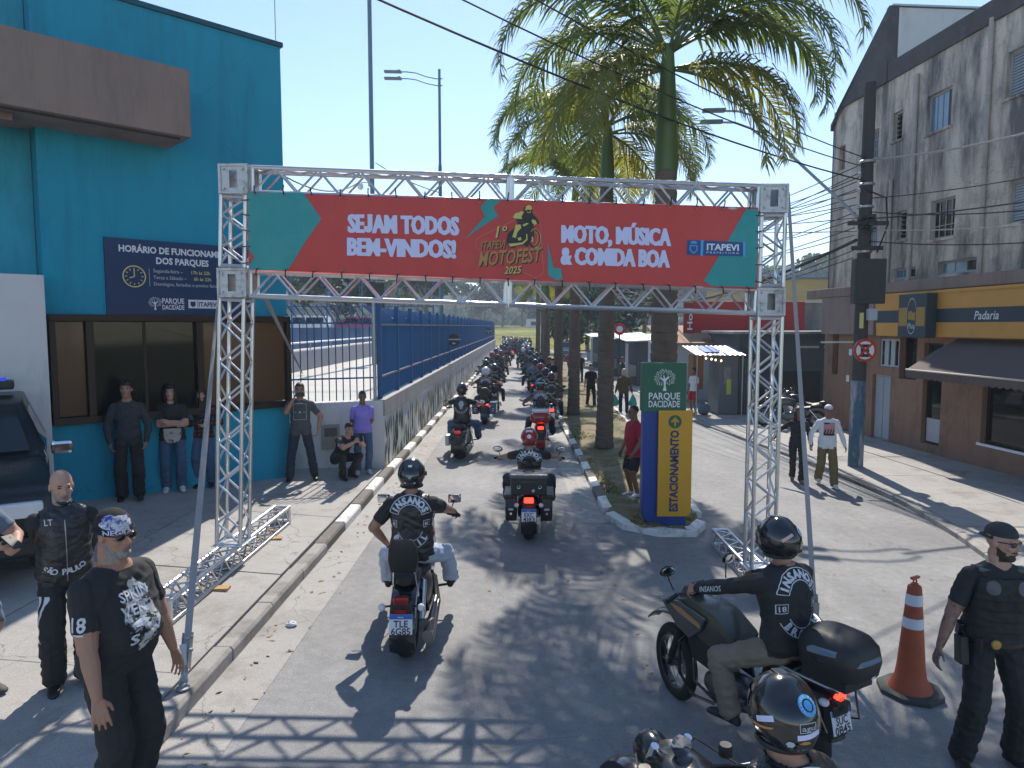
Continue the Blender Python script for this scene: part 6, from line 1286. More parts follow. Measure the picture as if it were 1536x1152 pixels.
M_BPRINT = mat('beanie print', (.10, .17, .62), .85, var=0, dirt=((.72, .74, .84), 22, .47, .52))
M_BPRINT.node_tree.nodes['Principled BSDF'].inputs['Base Color'].default_value = (.45, .5, .75, 1)
def blotch(n, rx_, ry_, seed): g = random.Random(seed); return ([(rx_*cos(2*pi*k/n)*g.uniform(.75, 1.1), ry_*sin(2*pi*k/n)*g.uniform(.75, 1.1)) for k in range(n)], [tuple(range(n))])
mm = mat('beanie blue white', (.45, .48, .66), .85, var=.6, scale=24, dirt=((.035, .06, .35), 19, .5, .56)); decal(B, 'beanie_print', blotch(22, .085, .05, 4), B.HC + fw_*.10 + V((0,0,.085)), rx, V((0,0,1)), mm, bn, .004, .02, hb)
decal(B, 'beanie_lettering', fit_text('NEGRA', .15, .028, .02), B.HC + fw_*.10 + V((0,0,.036)), rx, V((0,0,1)), M_LILAC, bn, .005, .02, hb)
mpr = mat('shirt print', (.36, .39, .45), .85, var=.9, scale=12, dirt=((.012, .013, .015), 15, .50, .55))
c = front(B, .50); decal(B, 'shirt_print', blotch(26, .13, .21, 8), c, -B.R, B.U, mpr, bm_, .004)
decal(B, 'shirt_lettering', join2(shift2(fit_text('SPRIN', .19, .055, .02), -.01, .13), shift2(fit_text('VER', .16, .06, .02), -.04, .05), shift2(blotch(9, .07, .02, 6), -.03, -.03), shift2(fit_text('S', .06, .06, .02), -.08, -.11)), c, -B.R, B.U, M_PATCH, bm_, .007)
a, b = B.seg['uarm1']; q = a.lerp(b, .52); decal(B, 'sleeve_number', join2(shift2(fit_text('18', .075, .08, .02), 0, .01), rect2(-.03, .03, -.052, -.042)), q, V((-.35, .94, 0)).normalized(), V((0,0,1)), M_PATCH, bm_, .006)

# bystander cut by the left edge, looking at a phone
B = make_body(1.74, sleeve='short', shirt='greyblue', pants='greyblue', legs='short', skinc='fair', hands=[(-.16, .34, 1.12), (.02, .36, 1.16)], elbow=[(-1, -.6, -.4), (1, -.6, -.4)], curl=.75, voxel=.010, shoe=mat('grey shoe', (.05, .05, .052), .7), look=(0, -.5), seed=3, handrot=[(0, 0, 1.2), (0, 0, 1.2)])
lx = (-4.02, 4.95, sw_left(-4.02)); rz = hz180(.93, -.36); ph = person('bystander in pale shorts holding a phone at the left edge', lx, rz, B); hair(B, ph, M_HAIRB); add_eyes(B, ph)
def phone(label, root, rz, p, R=None, sz=(.075, .008, .155)):
    o = MB().cbox((0,0,0), sz).build('phone', M_BLACKP, None, bevel=.003); o.location = obj_in(root, rz, p); o.rotation_euler = R or (0, 0, rz); return tag(o, label, 'phone', 'phones held by spectators')
phone('phone with a pale screen in the hands of the left edge bystander', lx, rz, (-.05, .48, 1.21), (1.1, 0, rz))

# three spectators under the strip window
x = -5.86; L = (x, 10.45, sw_left(x)); rz = hz180(.45, -.9)
B = make_body(1.79, sleeve='long', shirt='charcoal', pants='black', skinc='tan', hands=[(-.24, .12, .90), (.24, .12, .90)], elbow=[(-1, -.8, 0), (1, -.8, 0)], pantfit=1.32, look=(-.15, .06), hem=-.06, fit=1.05, voxel=.011, seed=4); t = person('young man in a dark grey sweatshirt and wide black trousers by the window', L, rz, B); hair(B, t, M_HAIRB, line=.045); add_eyes(B, t)
x = -5.52; L = (x, 11.1, sw_left(x)); rz = hz180(.45, -.9)
B = make_body(1.70, bulk=1.02, hip=1.12, bust=.05, sleeve='short', shirt='black', pants='jeans', skinc='fair', hands=[(.03, .19, 1.14), (-.04, .21, 1.09)], elbow=[(-1, -.1, -.6), (1, -.1, -.6)], look=(-.25, .05), voxel=.011, pantfit=1.15, shoe=M_SHOEW, seed=5, hem=-.04); t = person('woman in a black t-shirt and blue jeans with crossed arms', L, rz, B); hair(B, t, M_HAIRB, .20, line=.05, seed=5); add_eyes(B, t)
bag = MB(); bag.prism([(-.13, .10), (.13, .10), (.12, -.06), (.07, -.13), (-.07, -.13), (-.12, -.06)], (0, 0, 0), (1,0,0), (0,0,1), (0, .05, 0)); o = bag.build('waist_pouch', mat('beige canvas', (.42, .38, .35), .9, var=.15, dirt=((.1,.1,.1), 14, .55, .6)), None, bevel=.02); o.location = obj_in(L, rz, (0, .15, .93)); o.rotation_euler = (0, 0, rz); tag(o, 'off white printed waist pouch worn by the woman with crossed arms', 'bag')
x = -5.22; L = (x, 11.5, sw_left(x)); rz = hz180(.3, -.95)
B = make_body(1.64, hip=1.08, bust=.05, sleeve='long', shirt='plaid', pants='jeans', skinc='fair', hands=[(-.10, .22, 1.06), (.02, .23, 1.10)], elbow=[(-1, -.2, -.6), (1, -.2, -.6)], look=(.15, .04), voxel=.011, seed=6); t = person('woman in a wine red plaid shirt and jeans nearest the arch leg', L, rz, B); hair(B, t, M_HAIRB, .18, line=.05, seed=6); add_eyes(B, t)
decal(B, 'black_top', blotch(16, .075, .14, 3), front(B, .62), -B.R, B.U, CL['black'], t, .006)

# three spectators at the garden wall
x = -3.88; L = (x, 12.4, sw_left(x)); rz = hz180(.25, -.97)
B = make_body(1.72, bulk=1.10, belly=.03, sleeve='short', shirt='greytee', pants='djeans', skinc='tan', hands=[(-.30, .08, .90), (.10, .30, 1.46)], elbow=[(-1, -.4, 0), (.55, 0, -1)], feet=[(-.22, -.05, .083), (.20, .06, .083)], look=(0, 0), voxel=.0115, pantfit=1.12, seed=7, hem=-.05, curl=.8); t = person('man in a grey t-shirt filming with a phone held before his face', L, rz, B); hair(B, t, M_HAIRB, line=.06); add_eyes(B, t)
phone('dark phone held up by the man in the grey t-shirt', L, rz, (-.02, .36, 1.555), (0, 0, rz), (.16, .01, .08)); decal(B, 'shirt_print', join2(frame2(-.11, .11, -.13, .15, .006), annulus(.0, .018, 0, 2*pi, 10), rect2(-.09, -.06, 0, .008), rect2(.06, .09, 0, .008), rect2(-.05, .05, .155, .163)), front(B, .58), -B.R, B.U, M_PRG, t, .005)
x = -3.20; L = (x, 12.75, sw_left(x)); rz = hz180(.75, -.66)
B = make_body(1.62, pel=(0, -.16, .36), lean=.55, hip=1.15, bust=.04, sleeve='short', shirt='black', pants='black', skinc='fair', feet=[(-.12, .02, .08), (.12, .10, .08)], knee=[(-.25, 1, .55), (.25, 1, .55)], hands=[(-.05, .40, .72), (.06, .42, .72)], elbow=[(-1, -.2, -.8), (1, -.2, -.8)], look=(-.25, -.05), voxel=.0105, seed=8, curl=.8); t = person('woman in black crouching by the wall with a phone in both hands', L, rz, B); hair(B, t, M_HAIRB, line=.05, bun=True, seed=8); add_eyes(B, t)
mb = MB()
for s in (-1, 1): mb.torus((s*.031, .098, .004), .021, .0022, 16, 5, 'y')
in_head(B, mb).build('glasses', M_BLACKP, t); phone('phone held by the crouching woman', L, rz, (.01, .52, .80), (.3, 0, rz))
a, b = B.seg['uarm1']; decal(B, 'sleeve_number', fit_text('18', .06, .06, .02), a.lerp(b, .5), V((-.3, .95, 0)).normalized(), V((0,0,1)), M_PATCH, t, .006); decal(B, 'shirt_patch', join2(frame2(-.03, .03, -.03, .03, .006), rect2(-.02, .02, -.01, .012)), front(B, .72) - B.R*.07, -B.R, B.U, M_PATCH, t, .006)
x = -2.96; L = (x, 13.2, sw_left(x)); rz = hz180(.35, -.94)
B = make_body(1.56, bulk=1.06, hip=1.12, bust=.05, sleeve='short', shirt='purple', pants='jeans', skinc='brown', hands=[(-.10, -.16, .80), (.10, -.18, .80)], elbow=[(-1, -.4, 0), (1, -.4, 0)], look=(-.15, 0), voxel=.0115, shoe=M_SHOEW, seed=9); t = person('woman in a violet t-shirt and light jeans standing behind the crouching one', L, rz, B); hair(B, t, M_HAIRB, line=.06, vol=1.02); add_eyes(B, t)

# red shirt by the totem
L = (2.02, 12.45, .03); rz = hz180(-.92, -.35)
B = make_body(1.62, bulk=1.16, belly=.05, sleeve='short', shirt='red', pants='black', legs='short', skinc='brown', hands=[(-.24, .14, .83), (.26, .10, .80)], look=(.0, -.05), shoe=M_SHOEW, voxel=.011, seed=10, hem=-.08); t = person('man in a red polo and black shorts standing beside the totem', L, rz, B); sunglasses(B, t); hair(B, t, M_HAIRB, line=.085, vol=1.01, back=.0)
# couple
L = (5.9, 15.0, gz(5.9)); rz = hz180(-.18, -.98)
B = make_body(1.60, hip=1.08, bust=.04, sleeve='long', shirt='black', pants='black', skinc='brown', feet=[(-.06, .16, .08), (.06, -.14, .10)], hands=[(-.26, .10, .82), (.48, -.06, .92)], elbow=[(-.3, -1, 0), (.6, -1, 0)], voxel=.0125, seed=11, shoe=SK['brown'], look=(.1, 0)); t = person('woman in black clothes walking hand in hand beside the man in white', L, rz, B); hair(B, t, M_HAIRB, .2, seed=11); add_eyes(B, t)
L = (6.42, 14.75, gz(6.4)); rz = hz180(-.12, -.99)
B = make_body(1.70, bulk=1.05, sleeve='long', shirt='white', pants='olive', skinc='brown', feet=[(-.10, .22, .085), (.10, -.20, .12)], hands=[(-.34, .04, .86), (.34, .02, .88)], pantfit=1.3, shoe=M_SHOEW, voxel=.0125, seed=12, hem=-.06, fit=1.08); t = person('man in a white sweatshirt, white cap and olive trousers walking towards the arch', L, rz, B); add_eyes(B, t); cap(B, t, M_SHOEW, m2=CL['greyblue'])
decal(B, 'shirt_print', rect2(-.11, .11, -.14, .13), front(B, .6), -B.R, B.U, mat('pink print', (.50, .22, .26), .8, var=.2), t, .006); decal(B, 'shirt_print', join2(rect2(-.11, .11, -.14, -.10), *[([(-.11 + i*.055, -.10), (-.085 + i*.055, -.10), (-.055 + i*.055, -.01), (-.08 + i*.055, -.01)], [(0,1,2,3)]) for i in range(4)], rect2(-.1, 0, .10, .13)), front(B, .6), -B.R, B.U, CL['black'], t, .009)
# shopper walking away with green bags
L = (3.8, 25.9, gz(3.8)); rz = hz180(.05, 1)
B = make_body(1.66, sleeve='long', shirt='brown', pants='djeans', skinc='tan', feet=[(-.10, .12, .085), (.11, -.12, .10)], hands=[(-.30, .02, .80), (.30, .02, .80)], elbow=[(-.8, -1, 0), (.8, -1, 0)], voxel=.015, seed=13, fit=1.1, hem=-.1); t = person('shopper in a brown shirt walking away between two green bags', L, rz, B); hair(B, t, M_HAIRL, .12, seed=3)
M_BAG = mat('green plastic bag', (.03, .36, .26), .4, var=.15, scale=9, trans=.0)
for s in (-1, 1):
    g = random.Random(40 + s); mb = MB(); mb.loft([[V((s*.33 + cos(2*pi*k/12)*r*g.uniform(.85, 1.15), sin(2*pi*k/12)*r*.5*g.uniform(.85, 1.15) + .02, z)) for k in range(12)] for z, r in ((.30, .10), (.36, .15), (.48, .15), (.60, .09), (.70, .03), (.73, .02))]); o = mb.build('shopping_bag', M_BAG, None, smooth='all'); o.location = L; o.rotation_euler = (0, 0, rz); tag(o, 'green plastic shopping bag in the %s hand of the brown shirted shopper' % ('left' if s < 0 else 'right'), 'bag', 'green shopping bags')
# kiosk customer
L = (6.45, 26.3, SWR); rz = hz180(-.8, -.4)
B = make_body(1.70, sleeve='short', shirt='white', pants='redshort', legs='short', skinc='brown', voxel=.015, seed=14); t = person('man in a white vest and red shorts standing by the kiosk', L, rz, B); hair(B, t, M_HAIRB)
o = MB().ell((0, 0, .22), (.24, .22, .24), 14, 8).build('rubbish_bag', mat('blue sack', (.09, .13, .17), .5, var=.3, scale=5, bump=.4, bscale=12), None, smooth=True); 
for v in o.data.vertices: v.co += v.co.normalized()*.09*noise.noise(v.co*7) + V((0, 0, .05*max(0, noise.noise(v.co*4))))
o.location = (6.75, 25.9, SWR); tag(o, 'blue grey sack standing on the pavement by the kiosk customer', 'sack')

# policeman
L = (3.43, 5.0, gz(3.43)); rz = hz180(-.10, -.99)
B = make_body(1.80, bulk=1.14, sleeve='short', shirt='police', pants='police', skinc='ink', beard=M_BEARD, hands=[(-.40, .08, .90), (.40, .04, .86)], elbow=[(-1, -.7, 0), (1, -.7, 0)], feet=[(-.19, -.02, .09), (.19, .02, .09)], look=(.62, -.05), voxel=.0062, pantfit=1.3, seed=15, curl=.4, footyaw=(.3, -.3)); po = person('policeman in black with a ballistic vest, backwards cap and dark sunglasses', L, rz, B)
me = B.me; me.materials.append(SK['fair']); k_ = len(me.materials) - 1
for i, p in enumerate(me.polygons):
    if B.names[i] in ('head', 'neck') and p.material_index == 0: p.material_index = k_
sunglasses(B, po); cap(B, po, mat('cap grey', (.030, .036, .038), .85), back=True)
vs_ = shell(B, 'ballistic_vest', cloth('vest nylon', (.016, .0185, .019), .75), po, lambda n, h, c: n == 'torso' and .02 < h < .47, .026)
for s in (-1, 1):
    sh_ = B.P + B.U*.50 + B.R*s*.12; mb = MB()
    for q in range(4): mb.cbox(sh_ + B.F*(.055 - q*.035) + V((0, 0, .035 - abs(q - 1.2)*.012)), (.075, .030, .022), Matrix.Rotation(.25*(q - 1.5), 3, 'X'))
    mb.build('shoulder_pad', mat('pad grey', (.10, .11, .115), .7), vs_, bevel=.008)
    decal(B, 'shoulder_patch', ([(.045*cos(2*pi*k/14), .05*sin(2*pi*k/14)) for k in range(14)], [tuple(range(14))]), B.P + B.U*.42 + B.R*s*.10, -B.R, B.U, mat('pad grey', (.1, .1, .1)), vs_, .032)
for i in range(4): decal(B, 'webbing', rect2(-.15, .15, -.008, .008), B.P + B.U*(.10 + .075*i), -B.R, B.U, mat('webbing dark', (.011, .012, .013), .8), vs_, .031)
ring_ = MB(); vs2 = []
for i in range(28):
    a = 2*pi*i/28
    for z in (-.025, .03): vs2.append(B.P + V((cos(a)*.205, sin(a)*.158 + .005, z + .02)))
ring_.add(vs2, [(i*2, ((i+1)%28)*2, ((i+1)%28)*2+1, i*2+1) for i in range(28)]); bt = ring_.build('duty_belt', M_LEATHER, po, smooth='all')
MB().lathe([(.001, 0), (.036, 0), (.03, .01), (.001, .012)], 14, B.P + V((-.0 + .075, .163, .02)), 'y').build('badge', mat('brass badge', (.45, .30, .10), .35, .8), bt); MB().cbox(B.P + V((.245, .05, -.07)), (.06, .10, .20), Matrix.Rotation(.12, 3, 'X')).build('holster', M_BLACKP, bt, bevel=.012); MB().cbox(B.P + V((.25, .02, .075)), (.035, .06, .11), Matrix.Rotation(-.3, 3, 'X')).build('pistol_grip', M_BLACKM, bt, bevel=.01)
for x, y in ((.17, .13), (-.19, .1), (-.23, .0)): MB().cbox(B.P + V((x, y, .0)), (.05, .05, .11), Matrix.Rotation(-atan2(x, y)*.8, 3, 'Z')).build('pouch', M_BLACKP, bt, bevel=.01)

# traffic cone
TC = thing('traffic_cone', 'tall orange traffic cone with two white bands beside the policeman', 'cone', (3.42, 6.02, gz(3.42)), .5)
M_OR = mat('cone orange', (.40, .085, .035), .6, var=.12, scale=6, dirt=((.22, .06, .035), 5, .5, .8)); M_CB = mat('cone base rubber', (.055, .065, .062), .8, var=.15)
MB().prism([(.27*cos(2*pi*k/8 + pi/8)*1.0, .27*sin(2*pi*k/8 + pi/8)) for k in range(8)], (0,0,.0), (1,0,0), (0,1,0), (0,0,.05)).build('base', M_CB, TC, bevel=.012)
prof = [(.175, .05), (.165, .09), (.125, .16), (.112, .25), (.078, .68)]; R_ = lambda z: .112 + (.078 - .112)*(z - .25)/.43
def cone_band(z0, z1, m, nm, e=0): MB().lathe([(R_(z0) + e, z0), (R_(z1) + e, z1)], 28).build(nm, m, TC, smooth=True)
MB().lathe([(.18, .05), (.165, .085), (.128, .15), (.113, .25), (R_(.95), .95), (.05, .965), (.02, .97)], 28).build('body', M_OR, TC, smooth=True); cone_band(.60, .69, M_PRW, 'reflective_band', .003); cone_band(.80, .895, M_PRW, 'reflective_band', .003)
hp = MB(); hp.lathe([(.035, .965), (.03, .985), (.018, .99)], 16, cap=True); hp.torus((0, 0, 1.0), .022, .008, 16, 6, 'y'); hp.cbox((0, 0, 1.035), (.10, .028, .022)); hp.build('handle', M_OR, TC, bevel=.004)
# litter
o = MB().ell((0,0,.02), (.055, .045, .03), 10, 6).build('crumpled_paper', M_SHOEW, None); o.location = (-2.25, 6.75, gz(-2.25)); tag(o, 'crumpled white paper lying in the left gutter', 'litter')
for v in o.data.vertices: v.co += V((noise.noise(v.co*60), noise.noise(v.co*60 + V((5,0,0))), noise.noise(v.co*60 + V((9,0,0)))))*.015

mb = MB(); gl = random.Random(8)
for i in range(260):
    y = gl.uniform(3.2, 22); x = gl.choice((-2.42 + abs(gl.gauss(0, .18)), -2.42 + abs(gl.gauss(0, .18)), 1.2 - abs(gl.gauss(0, .15)), gl.uniform(-2.4, 6.5))); a = gl.uniform(0, 6.28); l = gl.uniform(.012, .045); w = l*gl.uniform(.25, .6); z = gz(x) + .006
    if x > 1.25 and y > 10.2 and x < 3.7: continue
    mb.add([(x - cos(a)*l, y - sin(a)*l, z), (x + sin(a)*w, y - cos(a)*w, z + gl.uniform(0, .012)), (x + cos(a)*l, y + sin(a)*l, z + gl.uniform(0, .01)), (x - sin(a)*w, y + cos(a)*w, z + gl.uniform(0, .012))], [(0,1,2,3)])
o = mb.build('leaf_litter', mat('dry leaf litter', (.30, .22, .12), .85, var=.5, scale=.9), None, fix=False); stuff(o); tag(o, 'scattered dry leaves and bits of paper in the gutters', 'litter')

# ---------------------------------------------------------------- motorcycles
M_TAIL = mat('tail light red', (.45, .012, .015), .2, var=0, emit=.35); M_TAILON = mat('tail light lit', (1, .02, .01), .3, var=0, emit=4.0); M_TAILOFF = mat('tail light unlit', (.26, .010, .014), .15, var=0, coat=.5); M_PLATE = mat('plate white', (.62, .64, .68), .5, var=.03); M_PLBLUE = mat('plate blue', (.02, .10, .42), .5, var=0)
M_LENSW = mat('clear lens', (.62, .63, .66), .1, var=0, spec=.8); M_LENSO = mat('amber lens', (.45, .16, .02), .2, var=0); M_ENG = mat('engine metal', (.16, .16, .165), .38, .8, var=.2, scale=14); M_MIRR = mat('mirror glass', (.75, .78, .82), .03, 1., var=0); M_BPAINT = {'black': M_BLACKM, 'blue': mat('bike blue', (.015, .06, .14), .25, .2, var=.05, coat=.6), 'red': mat('bike red', (.26, .012, .016), .25, .1, var=.05, coat=.6), 'grey': mat('bike grey', (.085, .09, .088), .3, .3, var=.08, coat=.4), 'olive': mat('bike olive', (.07, .075, .06), .35, .3, var=.08, coat=.3)}
def wheel(parent, y, r, w, th, style='cast', steer=0., rimm=None, x=0):
    o = MB().torus((0, 0, 0), r - th, th, 36, 12, 'x', w/2).build('wheel', M_RUBBER, parent, smooth=True, loc=(x, y, r)); o.rotation_euler = (0, 0, steer); ri = r - th*1.75
    MB().lathe([(ri, -w*.36), (ri - .018, -w*.34), (ri - .022, 0), (ri - .018, w*.34), (ri, w*.36), (ri + .012, w*.3), (ri + .012, -w*.3), (ri, -w*.36)], 32, axis='x').build('rim', rimm or M_ENG, o, smooth=True)
    MB().lathe([(.001, -.07), (.038, -.07), (.045, -.03), (.045, .03), (.038, .07), (.001, .07)], 16, axis='x').build('hub', M_ENG, o, smooth=True)
    mb = MB()
    if style == 'wire':
        for k in range(32): a = 2*pi*k/32; b = a + (.32 if k % 2 else -.32); s = (-.045, .045)[k // 2 % 2]; mb.rod((s, cos(a)*.04, sin(a)*.04), (s*.25, cos(b)*ri, sin(b)*ri), .0028, 4)
    else:
        for k in range(9): a = 2*pi*k/9; mb.tube([(0, cos(a)*.03, sin(a)*.03), (0, cos(a)*ri, sin(a)*ri)], [.016, .011], 5)
    mb.build('spokes', M_STEEL if style == 'wire' else M_ENG, o); MB().lathe([(.06, 0), (.13, 0), (.13, .006), (.06, .006), (.06, 0)], 24, (w*.42, 0, 0), 'x').build('brake_disc', M_STEEL, o); return o
def fender(mb, y, z, R, w, a0, a1, n=14, skirt=.06):
    rings = []
    for i in range(n + 1):
        a = a0 + (a1 - a0)*i/n; d = V((0, cos(a), sin(a))); c = V((0, y, z)); rings.append([c + d*(R - skirt) + V((-w/2, 0, 0)), c + d*(R - .012) + V((-w/2, 0, 0)), c + d*R + V((-w*.3, 0, 0)), c + d*(R + .008), c + d*R + V((w*.3, 0, 0)), c + d*(R - .012) + V((w/2, 0, 0)), c + d*(R - skirt) + V((w/2, 0, 0)), c + d*(R - .02) + V((w*.3, 0, 0)), c + d*(R - .02) + V((-w*.3, 0, 0))])
    return mb.loft(rings)
def eloft(mb, secs, n=16, pw=.8):
    """rings across Y: (y, half width, z bottom, z top)"""
    rings = []
    for y, w, z0, z1 in secs:
        c = (z0 + z1)/2; h = (z1 - z0)/2; rings.append([V((w*abs(cos(a))**pw*(1 if cos(a) >= 0 else -1), y, c + h*abs(sin(a))**pw*(1 if sin(a) >= 0 else -1))) for a in [2*pi*k/n for k in range(n)]])
    return mb.loft(rings)
def number_plate(parent, c, tilt, lines, yaw=0.):
    p = MB().cbox((0,0,0), (.20, .006, .17)).build('number_plate', M_PLATE, parent, bevel=.003, loc=c); p.rotation_euler = (tilt, 0, yaw)
    MB().box(-.098, .098, -.005, -.003, .045, .083).build('plate_band', M_PLBLUE, p); mb = MB(); put(mb, fit_text(lines[0], .125, .058, .02), (0, -.005, .008)); put(mb, fit_text(lines[1], .165, .058, .02), (0, -.005, -.055)); mb.build('plate_number', M_PRK, p, fix=False); mb = MB(); put(mb, fit_text('BRASIL', .05, .012, .01), (0, -.0065, .062)); mb.build('plate_country', M_PRW, p, fix=False); return p
def mirror(root, x, y, z, s, rect=False, tilt=0.):
    MB().tube([(s*abs(x)*.86, y - .03, z - .17), (s*abs(x)*.93, y, z - .09), (s*abs(x), y + .01, z - .01)], .006, 6).build('mirror_stem', M_BLACKP, root); mb = MB(); mb.ell((0,0,0), (.08, .022, .052), 16, 8)
    if rect: mb.v = [(max(-.066, min(.066, a*1.15)), b, max(-.045, min(.045, c*1.2))) for a, b, c in mb.v]
    m_ = mb.build('mirror', M_BLACKM, root, smooth=True, loc=(s*abs(x), y, z)); m_.rotation_euler = (.15, 0, s*.12 + tilt); g = MB(); g.ell((0, -.0205, 0), (.07, .004, .044), 16, 6)
    if rect: g.v = [(max(-.058, min(.058, a*1.15)), b, max(-.038, min(.038, c*1.2))) for a, b, c in g.v]
    g.build('mirror_glass', M_MIRR, m_, smooth=True)
def cruiser(label, loc, rz, paint='black', plate=None, back=True, trunk=None, bags=None, tail=M_TAILOFF, fat=.17, mw=.36, mz=1.18, seat=.70, gw=.40, gy=.98, gz_=1.05, wb=1.60, group='motorcycles in the parade', rectm=False, twin=False, shield=False, signals=True):
    t = thing('motorcycle', label, 'motorcycle', loc, rz, group); P = M_BPAINT[paint]
    wheel(t, 0, .325, fat, .078); wheel(t, wb, .33, .11, .06)
    fender(MB(), 0, .325, .37, fat + .05, radians(20), radians(205), 18, .09).build('rear_fender', P, t, smooth=True); fender(MB(), wb, .33, .365, .14, radians(25), radians(170), 14, .06).build('front_fender', P, t, smooth=True)
    for s in (-1, 1):
        MB().tube([(s*.10, wb, .33), (s*.10, wb - .13, .62), (s*.10, wb - .30, 1.0)], [.028, .026, .022], 8).build('fork', M_CHROME, t, smooth=True); MB().bar((s*.115, .02, .33), (s*.115, .62, .36), .03, .05).build('swingarm', M_BLACKM, t, bevel=.006); MB().tube([(s*.135, -.02, .34), (s*.13, .22, .62)], .028, 10).build('shock', M_CHROME, t, smooth=True)
    MB().tube([(0, wb - .27, .93), (0, 1.02, .80), (0, .62, .72), (0, .30, .66)], .028, 8).build('frame', M_BLACKM, t, smooth=True); 
    for s in (-1, 1): MB().tube([(s*.03, wb - .3, .82), (s*.13, 1.12, .32), (s*.14, .80, .20), (s*.14, .45, .24), (s*.10, .35, .5)], .019, 8).build('frame_rail', M_BLACKM, t, smooth=True)
    e = MB(); eloft(e, [(.45, .10, .22, .50), (.52, .15, .20, .54), (.80, .16, .18, .52), (.98, .14, .2, .48), (1.04, .09, .26, .42)]); en = e.build('engine', M_ENG, t, smooth=True)
    for a, y in ((-.42, .70), (.42, .86)):
        c = MB()
        for k in range(7): c.cbox(V((0, y, .46)) + V((0, sin(a), cos(a)))*(.03 + k*.034), (.19, .145, .018), Matrix.Rotation(-a, 3, 'X'))
        c.cbox(V((0, y, .46)) + V((0, sin(a), cos(a)))*.15, (.15, .10, .26), Matrix.Rotation(-a, 3, 'X')); c.build('cylinder', M_BLACKM if paint == 'black' else M_ENG, en)
    MB().lathe([(.001, 0), (.085, 0), (.09, .03), (.07, .06), (.001, .065)], 20, (.12, .82, .60), 'x').build('air_cleaner', M_CHROME, en, smooth=True)
    ex = [(.15, .95, .42), (.19, .78, .24), (.20, .45, .25), (.21, .05, .28), (.215, -.30, .31)]; MB().tube(ex, [.022, .024, .032, .044, .046], 10).build('exhaust', M_CHROME if paint != 'black' else M_ENG, t, smooth=True); MB().tube([(.16, 1.02, .38), (.21, .85, .17), (.21, .4, .17), (.215, -.15, .20)], [.022, .024, .036, .042], 10).build('exhaust', M_CHROME if paint != 'black' else M_ENG, t, smooth=True)
    eloft(MB(), [(.66, .06, .80, .90), (.74, .13, .74, .94), (.92, .165, .72, .98), (1.10, .155, .74, .97), (1.2, .08, .80, .93)]).build('tank', P, t, smooth=True)
    eloft(MB(), [(.12, .06, seat - .07, seat - .02), (.20, .15, seat - .10, seat + .03), (.40, .18, seat - .10, seat), (.60, .12, seat - .06, seat + .03), (.70, .06, seat, seat + .06)]).build('seat', M_LEATHER, t, smooth=True); eloft(MB(), [(-.16, .06, seat - .02, seat + .06), (-.10, .12, seat - .03, seat + .09), (.10, .13, seat - .03, seat + .09), (.18, .08, seat, seat + .06)]).build('pillion_seat', M_LEATHER, t, smooth=True)
    if back:
        mb = MB(); mb.prism([(-.115, .0), (.115, .0), (.135, .12), (.125, .24), (.08, .305), (-.08, .305), (-.125, .24), (-.135, .12)], (0, -.15, .84), (1,0,0), (0,-.12,1), (0, -.07, 0)); bk = mb.build('backrest', M_LEATHER, t, bevel=.025, smooth=True)
        for s in (-1, 1): MB().tube([(s*.10, .02, .55), (s*.10, -.12, .72), (s*.075, -.2, 1.0)], .011, 8).build('sissy_bar', M_CHROME, t, smooth=True); MB().ell((s*.05, -.235, 1.02), (.008, .004, .008), 8, 4).build('stud', M_CHROME, bk)
    # rear lamp, plate, indicators
    ty, tz = -.36, .60
    if twin:
        for s in (-1, 1): MB().cbox((s*.10, ty - .03, tz + .04), (.07, .03, .04)).build('tail_light', tail, t, bevel=.01)
    else: MB().cbox((0, ty - .02, tz + .06), (.13, .06, .065), Matrix.Rotation(.2, 3, 'X')).build('tail_light', tail, t, bevel=.015)
    MB().box(-.09, .09, ty - .02, ty + .10, .36, .64).build('plate_bracket', M_BLACKP, t, bevel=.01)
    MB().cbox((0, ty - .035, tz - .035), (.10, .012, .035)).build('reflector', M_TAILOFF, t)
    if plate: number_plate(t, (0, ty - .045, .455), -.18, plate)
    if signals:
        for s in (-1, 1): MB().rod((0, ty + .06, .585), (s*.15, ty + .03, .585), .009, 6).build('signal_stalk', M_BLACKP, t); MB().ell((s*.17, ty + .01, .585), (.033, .035, .033), 12, 8).build('turn_signal', M_LENSW, t, smooth=True)
    # front end
    hb = MB().tube([(-gw, gy - .05, gz_), (-gw + .14, gy + .03, gz_ + .01), (-.12, gy + .16, gz_ - .03), (0, gy + .19, gz_ - .06), (.12, gy + .16, gz_ - .03), (gw - .14, gy + .03, gz_ + .01), (gw, gy - .05, gz_)], .012, 8).build('handlebar', M_BLACKM, t, smooth=True)
    for s in (-1, 1):
        MB().tube([(s*(gw - .10), gy + .005, gz_ + .008), (s*(gw + .03), gy - .065, gz_ - .002)], .019, 10).build('grip', M_RUBBER, hb, smooth=True); MB().tube([(s*(gw - .12), gy + .05, gz_), (s*(gw + .02), gy + .03, gz_)], .007, 6).build('lever', M_STEEL, hb); mw and mirror(t, mw, gy + .06, mz, s, rectm)
        MB().tube([(s*.14, 1.02, .26), (s*.34, 1.05, .28)], .014, 6).build('footpeg', M_RUBBER, t)
    MB().lathe([(.001, .05), (.085, .045), (.095, .0), (.08, -.10), (.03, -.15), (.001, -.15)], 20, (0, wb - .12, .86), 'y').build('headlight', M_BLACKM, t, smooth=True); MB().lathe([(.001, 0), (.05, 0), (.055, -.03), (.001, -.035)], 16, (0, wb - .36, 1.02), 'y').build('speedometer', M_CHROME, t, smooth=True)
